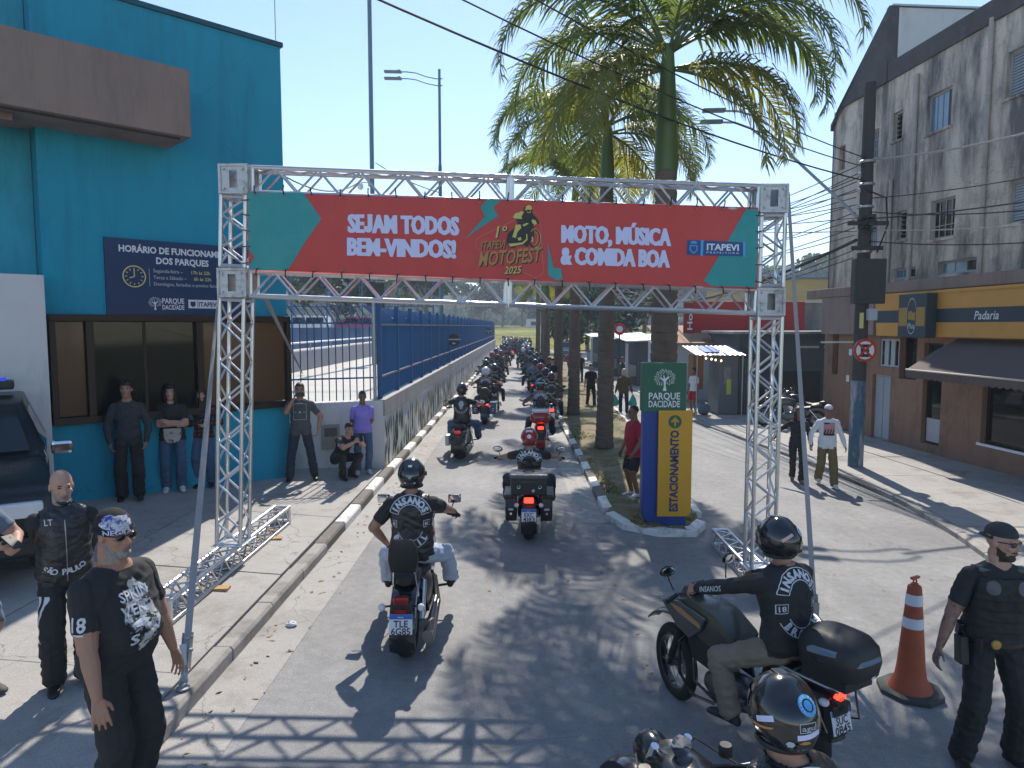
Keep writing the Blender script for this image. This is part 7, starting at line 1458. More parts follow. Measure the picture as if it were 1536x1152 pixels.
    if shield: mb = MB(); vs = [];  [vs.append((x*.20*(1 - z*.2), wb - .18 - z*.18 - x*x*.06, .95 + z*.42)) for z in (0, .33, .66, 1) for x in (-1, -.5, 0, .5, 1)]; mb.add(vs, [(i*5+j, i*5+j+1, i*5+j+6, i*5+j+5) for i in range(3) for j in range(4)]); mb.build('windshield', M_VISOR, t, smooth='all', fix=False)
    for s in (-1, 1): MB().tube([(s*(gw - .13), gy + .05, gz_), (s*.18, wb - .25, gz_ + .05), (s*.10, wb - .22, .85), (s*.09, 1.0, .62)], .0055, 5).build('control_cable', M_WIRE, t)
    if bags:
        bm_, bw = bags
        for s in (-1, 1):
            o = MB(); o.prism([(-.30, .0), (.20, .0), (.26, .26), (.24, .36), (-.30, .36), (-.33, .2)], (s*.17, 0, .34), (0,1,0), (0,0,1), (s*bw, 0, 0)); g = o.build('saddlebag', bm_, t, bevel=.03); MB().box(min(s*.16, s*(.19 + bw)), max(s*.16, s*(.19 + bw)), -.32, .25, .66, .72).build('bag_lid', bm_, g, bevel=.02); MB().cbox((s*(.17 + bw/2), -.335, .52), (.07, .01, .025)).build('bag_emblem', M_PRG, g); MB().cbox((s*(.17 + bw/2), -.338, .46), (.03, .008, .03)).build('buckle', M_CHROME, g)
    if trunk == 'leather':
        o = MB(); o.box(-.25, .25, -.42, -.06, .74, .98); k = o.build('trunk', M_LEATHER, t, bevel=.025); MB().box(-.265, .265, -.44, -.05, .975, 1.03).build('trunk_lid', mat('worn leather', (.10, .10, .10), .4, var=.3, scale=8), k, bevel=.02); MB().tube([(-.08, -.25, 1.03), (-.05, -.25, 1.06), (.05, -.25, 1.06), (.08, -.25, 1.03)], .01, 6).build('trunk_handle', M_LEATHER, k)
        for x in (-.14, .15): MB().cbox((x, -.425, .85), (.04, .012, .20)).build('trunk_strap', M_LEATHER, k); MB().torus((x, -.435, .86), .022, .005, 12, 5, 'y').build('buckle', M_CHROME, k)
        for x in [q*.03 - .21 for q in range(15)]: MB().ell((x, -.424, .925), (.005, .004, .005), 6, 4).build('stud', M_CHROME, k)
        MB().lathe([(.001, 0), (.022, 0), (.001, -.004)], 12, (.06, -.422, .80), 'y').build('medallion', M_STEEL, k)
    if trunk == 'red':
        o = MB(); eloft(o, [(-.40, .14, .80, .95), (-.36, .24, .76, 1.02), (-.1, .26, .76, 1.06), (.02, .22, .78, 1.04), (.05, .14, .82, .98)], 20, .55); k = o.build('top_case', M_BPAINT['red'], t, smooth=True); o = MB(); eloft(o, [(-.34, .16, 1.01, 1.05), (-.28, .21, 1.03, 1.085), (-.05, .21, 1.05, 1.10), (.0, .15, 1.04, 1.07)], 16, .6); o.build('top_case_lid', M_HELMW, k, smooth=True)
    return t
def rider(label, loc, rz, H=1.78, seat=.70, y0=.44, feet=(.33, 1.02, .36), grip=(.40, .97, 1.07), voxel=.0105, helm=M_HELM, vest=True, patch=True, group='parade riders', lean=.02, left=None, pants='djeans', skinc='tan', sleeve='short', shirt='black', glov=None, bulk=1.1, seed=0, look=(0, 0), elbow=None, patchfull=True, kneeout=.75, pelz=None, twist=0., shoe=None, headlow=0, pfit=1.25):
    pz = pelz if pelz else seat + .115
    B = make_body(H, pel=(0, y0, pz), lean=lean, bulk=bulk, sleeve=sleeve, shirt=shirt, pants=pants, skinc=skinc, feet=[(-feet[0], feet[1], feet[2]), (feet[0], feet[1], feet[2])], knee=[(-kneeout, .5, 1), (kneeout, .5, 1)], hands=[left or (-grip[0], grip[1], grip[2]), (grip[0], grip[1], grip[2])], elbow=elbow or [(-1, -.5, -.5), (1, -.5, -.5)], curl=[.95 if not left else .3, .95], voxel=voxel, gloves=glov, look=look, seed=seed, pantfit=pfit, twist=twist, footyaw=(.1, -.1), handrot=[(0, .6, -1.2), (0, .6, -1.2)], shoe=shoe)
    t = person(label, loc, rz, B, group); h = helmet(B, t, helm)
    if vest: shell(B, 'leather_vest', CL['leather'], t, lambda n, hz_, c: n == 'torso' and hz_ > -.08, .010)
    if patch: back_patch2(B, t, patchfull)
    return t, B, h
def back_patch2(B, t, full=True, s=1.08): back_patch(B, t, s, full, off=.016)

# 1: nearest cruiser, left
L1, R1_ = (-1.03, 6.28, gz(-1.03)), radians(1.5)
cruiser('black cruiser with blue framed plate and backrest, nearest on the left', L1, R1_, 'black', ('TLE', '6G85'), True, rectm=True, mw=.37, mz=1.20, seat=.72)
t, B, h = rider('rider in a black leather vest and pale jeans on the nearest cruiser', L1, R1_, 1.80, .74, .40, left=(-.26, .52, .88), pants='ljeans', voxel=.0068, seed=21, elbow=[(-1, -.6, .2), (1, -.3, -.3)], bulk=1.16, glov=M_BEARD)
sticker(B, h, join2(rect2(-.03, .03, -.004, .004), ([(-.02, -.012), (.02, -.012), (0, -.03)], [(0, 1, 2)])), (0, .12), M_PRG); sticker(B, h, rect2(-.018, .018, -.012, .012), (0, .72), M_PRW); sticker(B, h, blotch(10, .008, .010, 2), (-.6, -.25), M_GOLD)
for s in (-1, 1): sticker(B, h, rect2(-.02, .02, -.006, .006), (s*.22, -.32), M_PRW)
# 2: cruiser with leather trunk
L2, R2_ = (.13, 10.0, gz(.13)), radians(-1.0)
cruiser('black cruiser with a studded leather trunk and two saddlebags', L2, R2_, 'black', ('EXC', '4J83'), False, 'leather', (M_LEATHER, .16), M_TAILON, mw=.50, mz=1.12, gw=.52, gz_=1.00, gy=1.02, seat=.60)
t, B, h = rider('rider with a red and white helmet and tattooed arms ahead of the leather trunk', L2, R2_, 1.70, .60, .48, grip=(.52, 1.0, 1.0), helm=M_HELMR, sleeve='short', seed=22, patchfull=False, voxel=.011, lean=-.05, elbow=[(-1, -.2, -.2), (1, -.2, -.2)])
sticker(B, h, join2(annulus(.018, .03, 0, 2*pi, 14), rect2(-.01, .01, -.015, .02)), (0, .25), M_PRW); sticker(B, h, rect2(-.05, .05, -.02, .02), (0, .85), M_HELMW); sticker(B, h, rect2(-.018, .018, -.06, .06), (1.35, .0), M_HELMW); sticker(B, h, rect2(-.018, .018, -.06, .06), (-1.35, .0), M_HELMW); MB_ = None
eloft(MB(), [(.14, .05, .82, .92), (.10, .12, .80, .98), (.04, .12, .8, .98), (.0, .05, .84, .92)]).build('backrest', M_LEATHER, [o for o in COL.objects if o.get('label', '').startswith('black cruiser with a studded')][0], smooth=True)
# 3: fat tyre cruiser
L3, R3_ = (-1.36, 15.85, gz(-1.36)), radians(-2)
cruiser('black custom cruiser with a very wide rear tyre near the mural wall', L3, R3_, 'black', None, False, None, None, M_TAIL, fat=.27, signals=False, mw=.42)
t, B, h = rider('rider with a skull patch on a leather vest riding the wide tyre cruiser', L3, R3_, 1.76, .70, .42, pants='jeans', voxel=.014, seed=23, patch=False, elbow=[(-1, -.2, 0), (1, -.2, 0)], grip=(.46, .95, 1.12))
c = B.P + B.U*.34; decal(B, 'skull_patch', join2(([(.06*cos(a), .075*sin(a) + .05) for a in [2*pi*k/14 for k in range(14)]], [tuple(range(14))]), rect2(-.03, .03, -.06, -.01)), c, B.R, B.U, M_PRG, t, .016); decal(B, 'patch_rays', join2(*[shift2(rect2(-.008, .008, -.03, .03), .14*cos(a), -.02 + .13*sin(a)) for a in [pi + .25 + k*.33 for k in range(9)]]), c, B.R, B.U, M_PRG, t, .016)
o = MB().box(-.34, -.24, .05, .35, .28, .52).build('side_case', M_STEEL, [o for o in COL.objects if o.get('label', '').startswith('black custom')][0], bevel=.02)
# 4: blue tourer
L4, R4_ = (-1.08, 21.6, gz(-1.08)), radians(-1)
cruiser('blue touring motorcycle with two lit tail lights and hard side cases', L4, R4_, 'blue', None, True, None, (M_BPAINT['blue'], .2), M_TAILON, twin=True, mw=.45, shield=True)
t, B, h = rider('rider with a white helmet on the blue touring motorcycle', L4, R4_, 1.80, .74, .42, voxel=.016, helm=M_HELMW, seed=24, grip=(.5, .95, 1.15), elbow=[(-1, -.2, 0), (1, -.2, 0)]); 
# 5: red top case bike
L5, R5_ = (.50, 17.1, gz(.5)), radians(-1)
cruiser('motorcycle with a red and white top case in the right file', L5, R5_, 'red', None, False, 'red', None, M_TAILON, mw=.46, seat=.76, twin=False)
t, B, h = rider('rider in black seen over the red and white top case', L5, R5_, 1.78, .78, .42, voxel=.016, helm=M_HELM, seed=25, sleeve='long', shirt='leather', grip=(.46, .97, 1.1)); sticker(B, h, rect2(-.07, .07, -.012, .012), (0, .45), M_PRW)

# 6: trail bike turning in on the right
TBR = (1.915, 4.776, gz(1.9)); TBZ = hz180(-.496, .868)
tb = thing('motorcycle', 'grey green trail motorcycle with a black top case turning in on the right', 'motorcycle', TBR, TBZ, 'motorcycles in the parade'); tb.scale = (.91, .91, .91); P = M_BPAINT['olive']; wb = 1.31
wheel(tb, 0, .325, .13, .062, 'wire', rimm=M_BLACKM); fwh = wheel(tb, wb, .345, .10, .052, 'wire', steer=-.24, rimm=M_BLACKM)
for s in (-1, 1):
    MB().tube([(s*.085 - .0, wb, .345), (s*.09, wb - .16, .80), (s*.09, wb - .23, 1.0)], [.027, .024, .022], 10).build('fork', M_BLACKM, tb, smooth=True); MB().tube([(s*.088, wb - .03, .42), (s*.09, wb - .14, .72)], .034, 10).build('fork_gaiter', M_RUBBER, tb, smooth=True); MB().bar((s*.10, 0, .325), (s*.09, .52, .40), .03, .055).build('swingarm', M_STEEL, tb, bevel=.006)
fender(MB(), wb + .02, .40, .42, .13, radians(40), radians(150), 12, .03).build('front_fender', P, tb, smooth=True)
MB().prism([(wb - .42, .78), (wb - .10, .92), (wb - .08, 1.02), (wb - .30, 1.10), (wb - .60, 1.06), (wb - .85, .92), (wb - .80, .82), (wb - .55, .74)], (-.16, 0, -.02), (0,1,0), (0,0,1), (.32, 0, 0)).build('tank', P, tb, bevel=.05, smooth=True)
for s in (-1, 1): MB().prism([(wb - .36, .74), (wb - .20, .80), (wb + .02, .98), (wb - .22, 1.03), (wb - .55, .98), (wb - .50, .86)], (s*.165, 0, 0), (0,1,0), (0,0,1), (s*.03, 0, 0)).build('tank_shroud', M_BPAINT['grey'], tb, bevel=.02); MB().prism([(wb - .50, .88), (wb - .24, .93), (wb - .10, .985), (wb - .26, .985), (wb - .5, .92)], (s*.197, 0, 0), (0,1,0), (0,0,1), (s*.004, 0, 0)).build('shroud_stripe', mat('tan decal', (.36, .20, .09), .5), tb); MB().prism([(.50, .50), (wb - .36, .56), (wb - .28, .74), (wb - .46, .84), (.58, .76)], (s*.12, 0, 0), (0,1,0), (0,0,1), (s*.03, 0, 0)).build('side_cover', M_BLACKP, tb, bevel=.02)
eloft(MB(), [(-.26, .06, .84, .89), (-.18, .12, .82, .905), (.20, .15, .80, .89), (.45, .11, .82, .90), (.58, .06, .88, .95)]).build('seat', M_LEATHER, tb, smooth=True)
eloft(MB(), [(-.40, .04, .70, .80), (-.32, .085, .66, .80), (.05, .11, .62, .80), (.25, .08, .64, .78)]).build('tail_cowl', M_BLACKP, tb, smooth=True)
fender(MB(), 0, .33, .43, .15, radians(60), radians(160), 10, .05).build('rear_fender', M_BLACKP, tb, smooth=True)
MB().tube([(0, wb - .20, .98), (0, .60, .80), (0, .10, .74)], .025, 8).build('frame', M_BLACKM, tb)
for s in (-1, 1): MB().tube([(s*.03, wb - .22, .85), (s*.11, .95, .34), (s*.11, .60, .25), (s*.10, .38, .40), (s*.08, .25, .7)], .016, 8).build('frame_rail', M_BLACKM, tb); MB().tube([(s*.06, wb - .22, .72), (s*.24, wb - .30, .70), (s*.27, wb - .34, .45), (s*.20, wb - .42, .27), (s*.12, .7, .25)], .014, 8).build('crash_bar', M_BLACKM, tb, smooth=True)
e = MB(); eloft(e, [(.40, .08, .28, .50), (.48, .13, .26, .55), (.75, .14, .25, .52), (.86, .09, .30, .46)]); e.cbox((0, .72, .62), (.16, .16, .26), Matrix.Rotation(-.2, 3, 'X')); e.build('engine', M_ENG, tb, smooth=True)
MB().tube([(.10, .85, .52), (.15, .80, .35), (.16, .35, .36), (.17, .1, .52), (.175, -.32, .64)], [.02, .02, .024, .05, .052], 10).build('exhaust', M_BLACKP, tb, smooth=True)
rk = MB()
for s in (-1, 1): rk.tube([(s*.13, .18, .88), (s*.15, -.12, .895), (s*.14, -.38, .90), (s*.06, -.50, .90)], .011, 8)
for y in (-.1, -.25, -.40): rk.rod((-.14, y, .905), (.14, y, .905), .009, 6)
rk.build('rack', M_STEEL, tb, smooth=True)
for s in (-1, 1): MB().tube([(s*.16, .05, .86), (s*.22, -.10, .84), (s*.23, -.34, .80), (s*.18, -.42, .60), (s*.17, -.20, .52), (s*.15, .1, .62)], .009, 6).build('side_guard', M_BLACKM, tb, smooth=True)
tcs = MB(); rings = []
for z, w, d0, d1 in ((.935, .17, -.47, -.10), (.96, .21, -.53, -.06), (1.06, .225, -.55, -.04), (1.15, .215, -.53, -.05), (1.21, .17, -.48, -.09), (1.235, .10, -.38, -.16)):
    yc = (d0 + d1)/2; dd = (d1 - d0)/2; rings.append([V((w*abs(cos(a))**.6*(1 if cos(a) >= 0 else -1), yc + dd*abs(sin(a))**.6*(1 if sin(a) >= 0 else -1), z)) for a in [2*pi*k/24 for k in range(24)]])
rings = [[p + V((0, -.07, .05)) for p in r_] for r_ in rings]; tcs.loft(rings); tcb = tcs.build('top_case', M_BLACKP, tb, smooth=True)
MB().cbox((0, -.35, .95), (.30, .36, .07)).build('case_plate', M_BLACKP, tcb, bevel=.006); hbv = BVHTree.FromPolygons([v.co for v in tcb.data.vertices], [tuple(p.vertices) for p in tcb.data.polygons])
decal(None, 'case_reflector', ([(-.10, .0), (.12, .035), (.12, .075), (-.06, .06), (-.11, .03)], [(0,1,2,3,4)]), V((-.22, -.37, 1.14)), V((0, -1, 0)), V((0, 0, 1)), mat('case grey reflector', (.14, .19, .25), .15, var=0), tcb, .004, .03, hbv); decal(None, 'case_reflector', ([(-.14, .02), (.14, .02), (.10, .055), (-.10, .055)], [(0,1,2,3)]), V((0, -.63, 1.11)), V((1, 0, 0)), V((0, 0, 1)), MATS['case grey reflector'], tcb, .004, .03, hbv); decal(None, 'case_label', rect2(-.022, .022, -.012, .012), V((.05, -.63, 1.02)), V((1,0,0)), V((0,0,1)), M_PRW, tcb, .004, .03, hbv)
MB().torus((0, -.36, 1.115), .226, .004, 30, 6, 'z').build('case_seam', M_BLACKM, tcb)
mb = MB(); mb.prism([(-.055, .012), (-.03, .03), (0, .018), (.03, .03), (.055, .012), (.02, -.025), (-.02, -.025)], (0, -.40, .79), (1,0,0), (0,0,1), (0, .03, 0)); mb.build('tail_light', M_TAILON, tb, bevel=.004)
for s in (-1, 1): MB().ell((s*.14, -.36, .78), (.035, .04, .028), 12, 8).build('turn_signal', M_LENSW, tb, smooth=True); MB().rod((0, -.34, .78), (s*.12, -.36, .78), .008, 6).build('signal_stalk', M_BLACKP, tb)
MB().box(-.085, .085, -.40, -.32, .50, .74).build('plate_bracket', M_BLACKP, tb, bevel=.01); number_plate(tb, (0, -.405, .625), -.22, ('SUC', '0B45'))
hb = MB().tube([(-.40, .98, 1.10), (-.25, 1.02, 1.13), (-.1, 1.06, 1.08), (.1, 1.06, 1.08), (.25, 1.02, 1.13), (.40, .98, 1.10)], .012, 8).build('handlebar', M_BLACKM, tb, smooth=True); 
for s in (-1, 1): MB().tube([(s*.28, 1.015, 1.125), (s*.42, .975, 1.10)], .019, 10).build('grip', M_RUBBER, hb, smooth=True); MB().tube([(s*.26, 1.07, 1.11), (s*.42, 1.05, 1.09)], .006, 6).build('lever', M_STEEL, hb); mirror(tb, .36, 1.05, 1.34, s)
MB().prism([(-.10, 0), (.10, 0), (.13, .12), (.08, .26), (-.08, .26), (-.13, .12)], (0, wb - .10, .88), (1,0,0), (0,-.25,1), (0, -.10, 0)).build('headlight_cowl', P, tb, bevel=.03); MB().cbox((0, wb - .26, 1.14), (.14, .05, .09), Matrix.Rotation(.5, 3, 'X')).build('dashboard', M_BLACKP, tb, bevel=.01)
for s in (-1, 1): MB().tube([(s*.10, .50, .34), (s*.24, .50, .35)], .014, 6).build('footpeg', M_RUBBER, tb)
B = make_body(1.84, pel=(0, .06, .955), lean=.14, bulk=1.25, sleeve='long', shirt='black', pants='khaki', skinc='tan', feet=[(-.25, .36, .36), (.25, .36, .36)], knee=[(-.8, .9, .6), (.8, .9, .6)], hands=[(-.40, .94, 1.12), (.40, .92, 1.12)], elbow=[(-1, -.3, -.2), (1, -.3, -.2)], curl=.95, voxel=.0068, seed=26, pantfit=1.22, look=(.1, -.05), handrot=[(0, .6, -1.2), (0, .6, -1.2)], shoe=mat('grey boot', (.022, .023, .026), .6), fit=1.06)
tr_ = person('rider in a black club jacket and khaki trousers on the trail motorcycle', TBR, TBZ, B, 'parade riders'); tr_.scale = (.97, .97, .97); h = helmet(B, tr_, M_HELM, 1.03); back_patch(B, tr_, 1.05); a, b = B.seg['farm0']; decal(B, 'sleeve_lettering', fit_text('INSANOS', .20, .045, .01), a.lerp(b, .45), (b - a)*-1, V((0,0,1)), M_PATCH, tr_, .006)
round_patch = join2(annulus(.028, .040, 0, 2*pi, 18), ([(-.012, -.018), (.012, -.018), (.018, .006), (.0, .02), (-.018, .006)], [(0,1,2,3,4)])); sticker(B, h, round_patch, (.35, .45), M_LILAC); sticker(B, h, rect2(-.045, .045, -.011, .011), (-.55, .30), mat('salmon strip', (.62, .40, .36), .5), rot=.5); sticker(B, h, blotch(12, .013, .013, 1), (.3, -.05), M_GOLD); sticker(B, h, rect2(-.018, .018, -.008, .008), (0.05, -.36), M_PRW)

# 7: rider whose helmet rises into the bottom of the frame
L7 = (1.20, 2.45, gz(1.0)); Z7 = hz180(-.40, .92)
b7 = cruiser('black motorcycle under the helmeted rider at the bottom edge', L7, Z7, 'black', None, False, None, None, M_TAILOFF, gw=.42, gz_=.90, gy=.86, wb=1.38, mw=None, seat=.70)
for s in (-1, 1): MB().lathe([(.001, 0), (.034, 0), (.036, .045), (.03, .055), (.001, .056)], 16, (s*.24, .96, .94)).build('fluid_reservoir', M_BLACKP, b7, smooth=True)
MB().lathe([(.07, -.02), (.078, .0), (.07, .02), (.001, .012)], 24, (0, 1.08, .95), 'z').build('instrument', M_BLACKM, b7, smooth=True)
t, B, h = rider('rider with stickers on a glossy black helmet at the bottom edge', L7, Z7, 1.80, .70, .30, voxel=.010, seed=27, sleeve='long', shirt='leather', look=(-.22, -.05), grip=(.42, .81, .95))
sticker(B, h, join2(annulus(.026, .042, 0, 2*pi, 20), annulus(.0, .020, 0, 2*pi, 12)), (.2, .58), M_SKYP); sticker(B, h, arc_text('INSANOS BRASIL', .034, 5.6, .014), (.2, .58), M_PRW, off=.005)
sticker(B, h, join2(frame2(-.036, .036, -.018, .018, .003), fit_text('agu', .055, .020, .01)), (.06, .10), M_PRG); sticker(B, h, rect2(-.05, .05, -.011, .011), (.10, -.10), M_LILAC, rot=.12); sticker(B, h, rect2(-.042, .042, -.011, .011), (-1.05, .14), M_LILAC, rot=.35); sticker(B, h, blotch(14, .017, .017, 5), (-.36, -.34), M_PRG); sticker(B, h, ([(-.03, 0), (.03, 0), (.01, .014), (-.01, .014)], [(0,1,2,3)]), (.0, -.30), M_GOLD); sticker(B, h, ([(-.07, -.008), (.06, -.004), (.075, .004), (-.07, .012)], [(0,1,2,3)]), (-1.25, -.16), M_GOLD, rot=.25)

# parked motorcycle by the garage
cruiser('silver parked motorcycle with a pink rag on the right pavement behind the couple', (9.4, 22.4, SWR), radians(65), 'grey', None, False, None, None, M_TAILOFF, group='parked motorcycles', mw=.45, shield=True)
cruiser('dark motorcycle parked beside the silver one on the right pavement', (10.1, 23.4, SWR), radians(60), 'black', None, False, None, None, M_TAILOFF, group='parked motorcycles')

# ---------------------------------------------------------------- the parade behind: coarse copies
def far_bike(paint, lit, box):
    t = thing('motorcycle', 'x', 'motorcycle', (0, 0, -50), 0, 'far parade motorcycles'); P = M_BPAINT[paint]
    for y, r, w in ((0, .325, .16), (1.55, .33, .11)): MB().torus((0, y, r), r - .07, .07, 18, 6, 'x', w/2).build('wheel', M_RUBBER, t, smooth=True)
    mb = MB(); eloft(mb, [(-.35, .07, .45, .68), (.1, .15, .40, .74), (.5, .17, .22, .72), (.9, .17, .2, .96), (1.2, .10, .3, .92), (1.35, .06, .7, .95)], 10); mb.build('body', P, t, smooth=True)
    for s in (-1, 1): MB().tube([(s*.09, 1.55, .33), (s*.09, 1.28, 1.0)], .025, 5).build('fork', M_CHROME, t); MB().ell((s*.40, 1.02, 1.2), (.07, .02, .045), 8, 5).build('mirror', M_BLACKM, t)
    MB().tube([(-.42, .95, 1.06), (0, 1.15, 1.0), (.42, .95, 1.06)], .013, 5).build('handlebar', M_BLACKM, t); MB().box(-.06, .06, -.40, -.36, .58, .65).build('tail_light', M_TAILON if lit else M_TAILOFF, t); MB().box(-.1, .1, -.42, -.40, .38, .54).build('number_plate', M_PLATE, t); MB().tube([(.2, .8, .25), (.21, -.3, .3)], .045, 6).build('exhaust', M_CHROME, t)
    if box: MB().box(-.24, .24, -.40, -.02, .76, 1.05).build('top_case', M_BLACKP, t, bevel=.04)
    return t
def far_rider(helm, shirt, pants, seed, vest):
    B = make_body(1.76, pel=(0, .42, .83), lean=.04, bulk=1.15, sleeve='long' if vest else 'short', shirt=shirt, pants=pants, skinc='tan', feet=[(-.33, 1.0, .36), (.33, 1.0, .36)], knee=[(-.75, .5, 1), (.75, .5, 1)], hands=[(-.41, .93, 1.07), (.41, .93, 1.07)], elbow=[(-1, -.4, -.3), (1, -.4, -.3)], voxel=.026, seed=seed)
    t = person('x', (0, 0, -50), 0, B, 'far parade riders'); mb = MB(); mb.ell((0, -.005, .005), (.13, .155, .15), 16, 10); in_head(B, mb).build('helmet', helm, t, smooth=True)
    decal(B, 'back_patch', join2(annulus(.11, .17, .3, pi - .3, 10), annulus(.11, .16, pi + .4, 2*pi - .4, 8)), B.P + B.U*.33, B.R, B.U, mat('worn patch', (.22, .22, .24), .8), t, .012, .1); return t
FB = [far_bike('black', True, False), far_bike('black', False, True), far_bike('blue', True, False), far_bike('red', False, False)]; FRd = [far_rider(M_HELM, 'leather', 'djeans', 1, True), far_rider(M_HELMW, 'leather', 'jeans', 2, True), far_rider(M_HELMM, 'black', 'djeans', 3, False), far_rider(M_HELM, 'greyblue', 'djeans', 4, True), far_rider(M_HELMR, 'leather', 'djeans', 5, True)]
TRB = [tree_of(b) for b in FB]; TRR = [tree_of(b) for b in FRd]; gf = random.Random(77); nf = 0
spots = []
for lane, x0 in ((0, -1.12), (1, .62)):
    y = 24.6 if lane == 0 else 21.2; k = 0
    while y < 82:
        spots.append((lane, k, x0 + gf.uniform(-.42, .38) - (.004*(y - 20) if lane else -.002*(y-20)), y)); y += gf.uniform(2.3, 3.1) * (1 if y < 45 else .85); k += 1
ordn = ('first', 'second', 'third', 'fourth', 'fifth', 'sixth', 'seventh', 'eighth')
for lane, k, x, y in spots:
    bi, ri = gf.randrange(4), gf.choice((0, 0, 0, 1, 2, 2, 3, 4)) if not (lane == 0 and k == 0) else 0; side = ('left', 'right')[lane]; rz = gf.uniform(-.12, .12)
    if k < 6: lb = '%s distant motorcycle of the %s file, counted from the front ones' % (ordn[k], side); lr = '%s distant rider of the %s file, counted from the near riders' % (ordn[k], side)
    else: lb = 'tiny motorcycle far down the %s file of the parade' % side; lr = 'tiny rider far down the %s file of the parade' % side
    copy_tree(FB[bi], (x, y, gz(x)), rz, lb, tree=TRB[bi]); copy_tree(FRd[ri], (x, y, gz(x)), rz, lr, tree=TRR[ri])
for o in FB + FRd:
    for c in kids(o): bpy.data.objects.remove(c)
    bpy.data.objects.remove(o)

# standing people in the distance
def far_person(shirt, pants, seed, sleeve='short', walk=False, legs='long'):
    B = make_body(1.72, sleeve=sleeve, shirt=shirt, pants=pants, legs=legs, skinc=('tan', 'brown', 'fair')[seed % 3], voxel=.024, seed=seed, feet=[(-.10, .2, .085), (.10, -.18, .1)] if walk else None); t = person('x', (0, 0, -50), 0, B, 'people in the far street'); mb = MB(); mb.ell((0, -.014, .035), (.084, .104, .095), 12, 8, z0=-.1, z1=1); in_head(B, mb).build('hair', M_HAIRB, t, smooth=True); return t
FP = [far_person('black', 'djeans', 1), far_person('black', 'black', 2, walk=True), far_person('red', 'djeans', 3), far_person('white', 'jeans', 4), far_person('greyblue', 'djeans', 5, walk=True), far_person('navy', 'black', 6)]; TFP = [tree_of(p) for p in FP]
named = [((1.32, 28.6), 1, 'dark clothed spectator standing at the median kerb, nearer of two'), ((1.22, 29.6), 0, 'dark clothed spectator standing at the median kerb, farther of two'), ((1.0, 34), 5, 'spectator in dark clothes farther along the median kerb'), ((2.75, 27.5), 1, 'person in black walking on the right street past the palms'), ((3.1, 44), 2, 'person in a red shirt standing in the right street'), ((3.6, 46), 2, 'second person in red behind the first in the right street'), ((2.7, 48), 5, 'dark clothed person near the red shirted pair'), ((4.2, 50), 4, 'person in grey blue walking far down the right street'), ((5.2, 36), 0, 'dark clothed person in front of the nearest stall'), ((3.4, 40), 1, 'walker in black ahead of the shopper with green bags'), ((.95, 41), 3, 'spectator in a white shirt by the far palms'), ((4.6, 58), 1, 'tiny walker at the far end of the stalls')]
for (x, y), k, lab in named: copy_tree(FP[k], (x, y, gz(x) + (.1 if .8 < x < 2.6 else 0)), gf.uniform(0, 6), lab, tree=TFP[k])
for i in range(44):
    x = gf.uniform(-2.2, 3.6); y = gf.uniform(83, 94); k = gf.choice((0, 0, 1, 1, 5, 5, 4, 3, 2)); copy_tree(FP[k], (x, y, gz(x)), gf.uniform(0, 6), 'tiny person in the crowd closing the far end of the street', tree=TFP[k])
for o in FP:
    for c in kids(o): bpy.data.objects.remove(c)
    bpy.data.objects.remove(o)

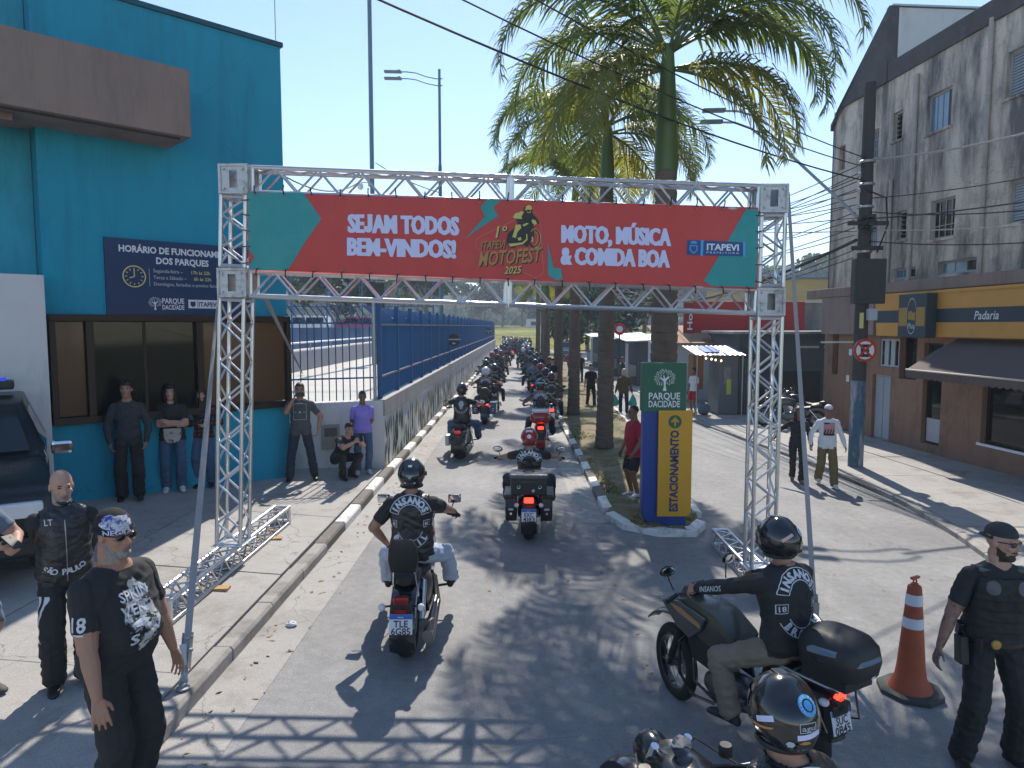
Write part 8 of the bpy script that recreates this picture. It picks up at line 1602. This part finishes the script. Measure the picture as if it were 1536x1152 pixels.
# ---------------------------------------------------------------- police car at the left edge, parked cars far away
M_CARD = mat('police paint', (.010, .015, .020), .3, 0, var=.04, spec=.35, coat=.1); CF = V((.56, -.83, 0)).normalized(); crz = hz180(CF.x, CF.y)
def suv(label, loc, rz, paint, police=False, group=None, s=1., simple=False):
    t = thing('car', label, 'car', loc, rz, group); t.scale = (s, s, s); W_ = .93
    prof = [(-4.6, .42), (-4.66, .75), (-4.6, 1.12), (-4.45, 1.66), (-4.2, 1.74), (-2.1, 1.78), (-1.75, 1.70), (-1.05, 1.16), (-.25, 1.06), (-.04, .95), (.0, .70), (-.02, .45), (-.2, .36), (-.5, .36)]
    def ring(p, ins): return [V((x, p[0], p[1])) for x in (-W_ + ins, W_ - ins)]
    bm2 = MB(); n = len(prof); low = prof
    for a0, a1, ins0, ins1 in ((0, 1, 0, 0),):
        L_ = []; R__ = []
        for y, z in prof: i_ = .0 if z < 1.1 else .24*min(1, (z - 1.1)/.6); L_.append(V((-W_ + i_, y, z))); R__.append(V((W_ - i_, y, z)))
        bm2.add(L_ + R__, [tuple(range(n)), tuple(range(2*n-1, n-1, -1))] + [(i, (i+1) % n, n + (i+1) % n, n + i) for i in range(n)])
    bd = bm2.build('body', paint, t, bevel=.05, smooth=True)
    q = lambda y, z, o: V((o*(W_ - .24*min(1, max(0, (z - 1.1)/.6))), y, z))
    MB().add([q(-1.12, 1.23, -.86) + V((0,.02,.01)), q(-1.12, 1.23, .86) + V((0,.02,.01)), q(-1.72, 1.66, .86) + V((0,.02,.02)), q(-1.72, 1.66, -.86) + V((0,.02,.02))], [(0,1,2,3)]).build('windscreen', M_GLASS if not police else mat('windscreen', (.02, .032, .038), .06, var=0, spec=.3), bd)
    for o in (-1, 1):
        for y0, y1 in ((-2.75, -1.42), (-4.2, -2.85)): MB().add([q(y0, 1.18, o) + V((o*.012,0,0)), q(y1, 1.18, o) + V((o*.012,0,0)), q(min(y1, -1.85) if y1 > -2 else y1, 1.62, o) + V((o*.012,0,0)), q(y0, 1.62, o) + V((o*.012,0,0))], [(0,1,2,3)]).build('side_window', M_GLASSD, bd)
        MB().cbox((o*.66, -.01, .80), (.40, .10, .16)).build('headlight', M_LENSW, t, bevel=.03); MB().cbox((o*1.06, -1.45, 1.20), (.22, .12, .16)).build('mirror', M_CHROME if police else paint, t, bevel=.04)
        for y in (-.85, -3.75): wl = MB().torus((o*.80, y, .37), .28, .09, 24, 8, 'x', .11).build('wheel', M_RUBBER, t, smooth=True); MB().lathe([(.001, 0), (.20, .0), (.21, .06), (.001, .03)], 18, (o*.86 - (.05 if o > 0 else 0), y, .37), 'x').build('rim', M_STEEL, wl, smooth=True)
    g = MB().box(-.48, .48, -.05, .03, .62, .94).build('grille', M_BLACKP, t, bevel=.02)
    for z in (.66, .75, .84, .92): MB().box(-.46, .46, .02, .045, z - .012, z + .014).build('grille_bar', M_CHROME, g)
    MB().cbox((0, -.0, .44), (1.84, .22, .22)).build('bumper', paint if police else M_BLACKP, t, bevel=.05); MB().cbox((0, .12, .45), (.40, .01, .13)).build('number_plate', M_PLATE, t)
    if police:
        lbm = MB().cbox((0, -2.4, 1.90), (1.2, .30, .11)).build('light_bar', M_BLACKP, t, bevel=.03); MB().cbox((.30, -2.4, 1.965), (.45, .26, .06)).build('red_lamp', mat('beacon red', (.5, .03, .03), .2, var=0, emit=.6), lbm, bevel=.02); MB().cbox((-.30, -2.4, 1.965), (.45, .26, .06)).build('blue_lamp', mat('beacon blue', (.03, .06, .5), .2, var=0, emit=.3), lbm, bevel=.02)
        for o in (-.4, .4): MB().rod((o, -2.4, 1.76), (o, -2.4, 1.86), .03, 8).build('bar_foot', M_BLACKP, lbm)
        for o in (-.25, .22): MB().box(o - .05, o + .05, -1.0, -.9, 1.17, 1.24).build('bonnet_badge', M_PRW, t)
        MB().tube([(-.7, -1.17, 1.235), (-.1, -1.30, 1.33)], .008, 5).build('wiper', M_BLACKP, t)
    return t
cfr = V((-5.52, 6.5, .42)); suv('dark police car with chrome grille and mirror at the left edge', cfr, crz, M_CARD, True)
for i, (x, y, c, lab) in enumerate(((-19.5, 56, 'white', 'white parked car beyond the tarpaulin screen, nearest'), (-23.5, 58, 'silver', 'silver parked car beyond the tarpaulin screen'), (-17, 62, 'red', 'pink red parked car beyond the tarpaulin screen'), (-14.5, 66, 'white', 'farthest white parked car beyond the tarpaulin screen'))): suv(lab, (x, y, 2.1), radians(90 + 8*i), {'white': M_HELMW, 'silver': M_SHUT, 'red': mat('car pink red', (.45, .05, .09), .3, coat=.4)}[c], group='parked cars in the park')
for i, (x, y) in enumerate(((4.4, 66), (5.0, 72))): suv('white car far down the right street, %s' % ('nearer', 'farther'), (x, y, gz(x)), radians(180), M_HELMW, group='cars in the far street') if False else suv('%s white car far down the right street' % ('nearer', 'farther')[i], (x, y, gz(x)), radians(180), M_HELMW, group='cars in the far street')

bpy.data.scenes.remove(TS)

# ---------------------------------------------------------------- morning haze over the whole place
hm_ = bpy.data.materials.new('haze'); hm_.use_nodes = True; n_ = hm_.node_tree.nodes; n_.clear(); ou = n_.new('ShaderNodeOutputMaterial'); pv_ = n_.new('ShaderNodeVolumePrincipled'); pv_.inputs['Color'].default_value = (.70, .83, 1, 1); pv_.inputs['Density'].default_value = HAZE; pv_.inputs['Anisotropy'].default_value = .3; hm_.node_tree.links.new(pv_.outputs[0], ou.inputs['Volume'])
o = MB().box(-700, 700, -40, 760, -1.4, 66).build('haze', hm_); stuff(o); tag(o, 'pale blue haze hanging over the street and the far hills', 'haze')
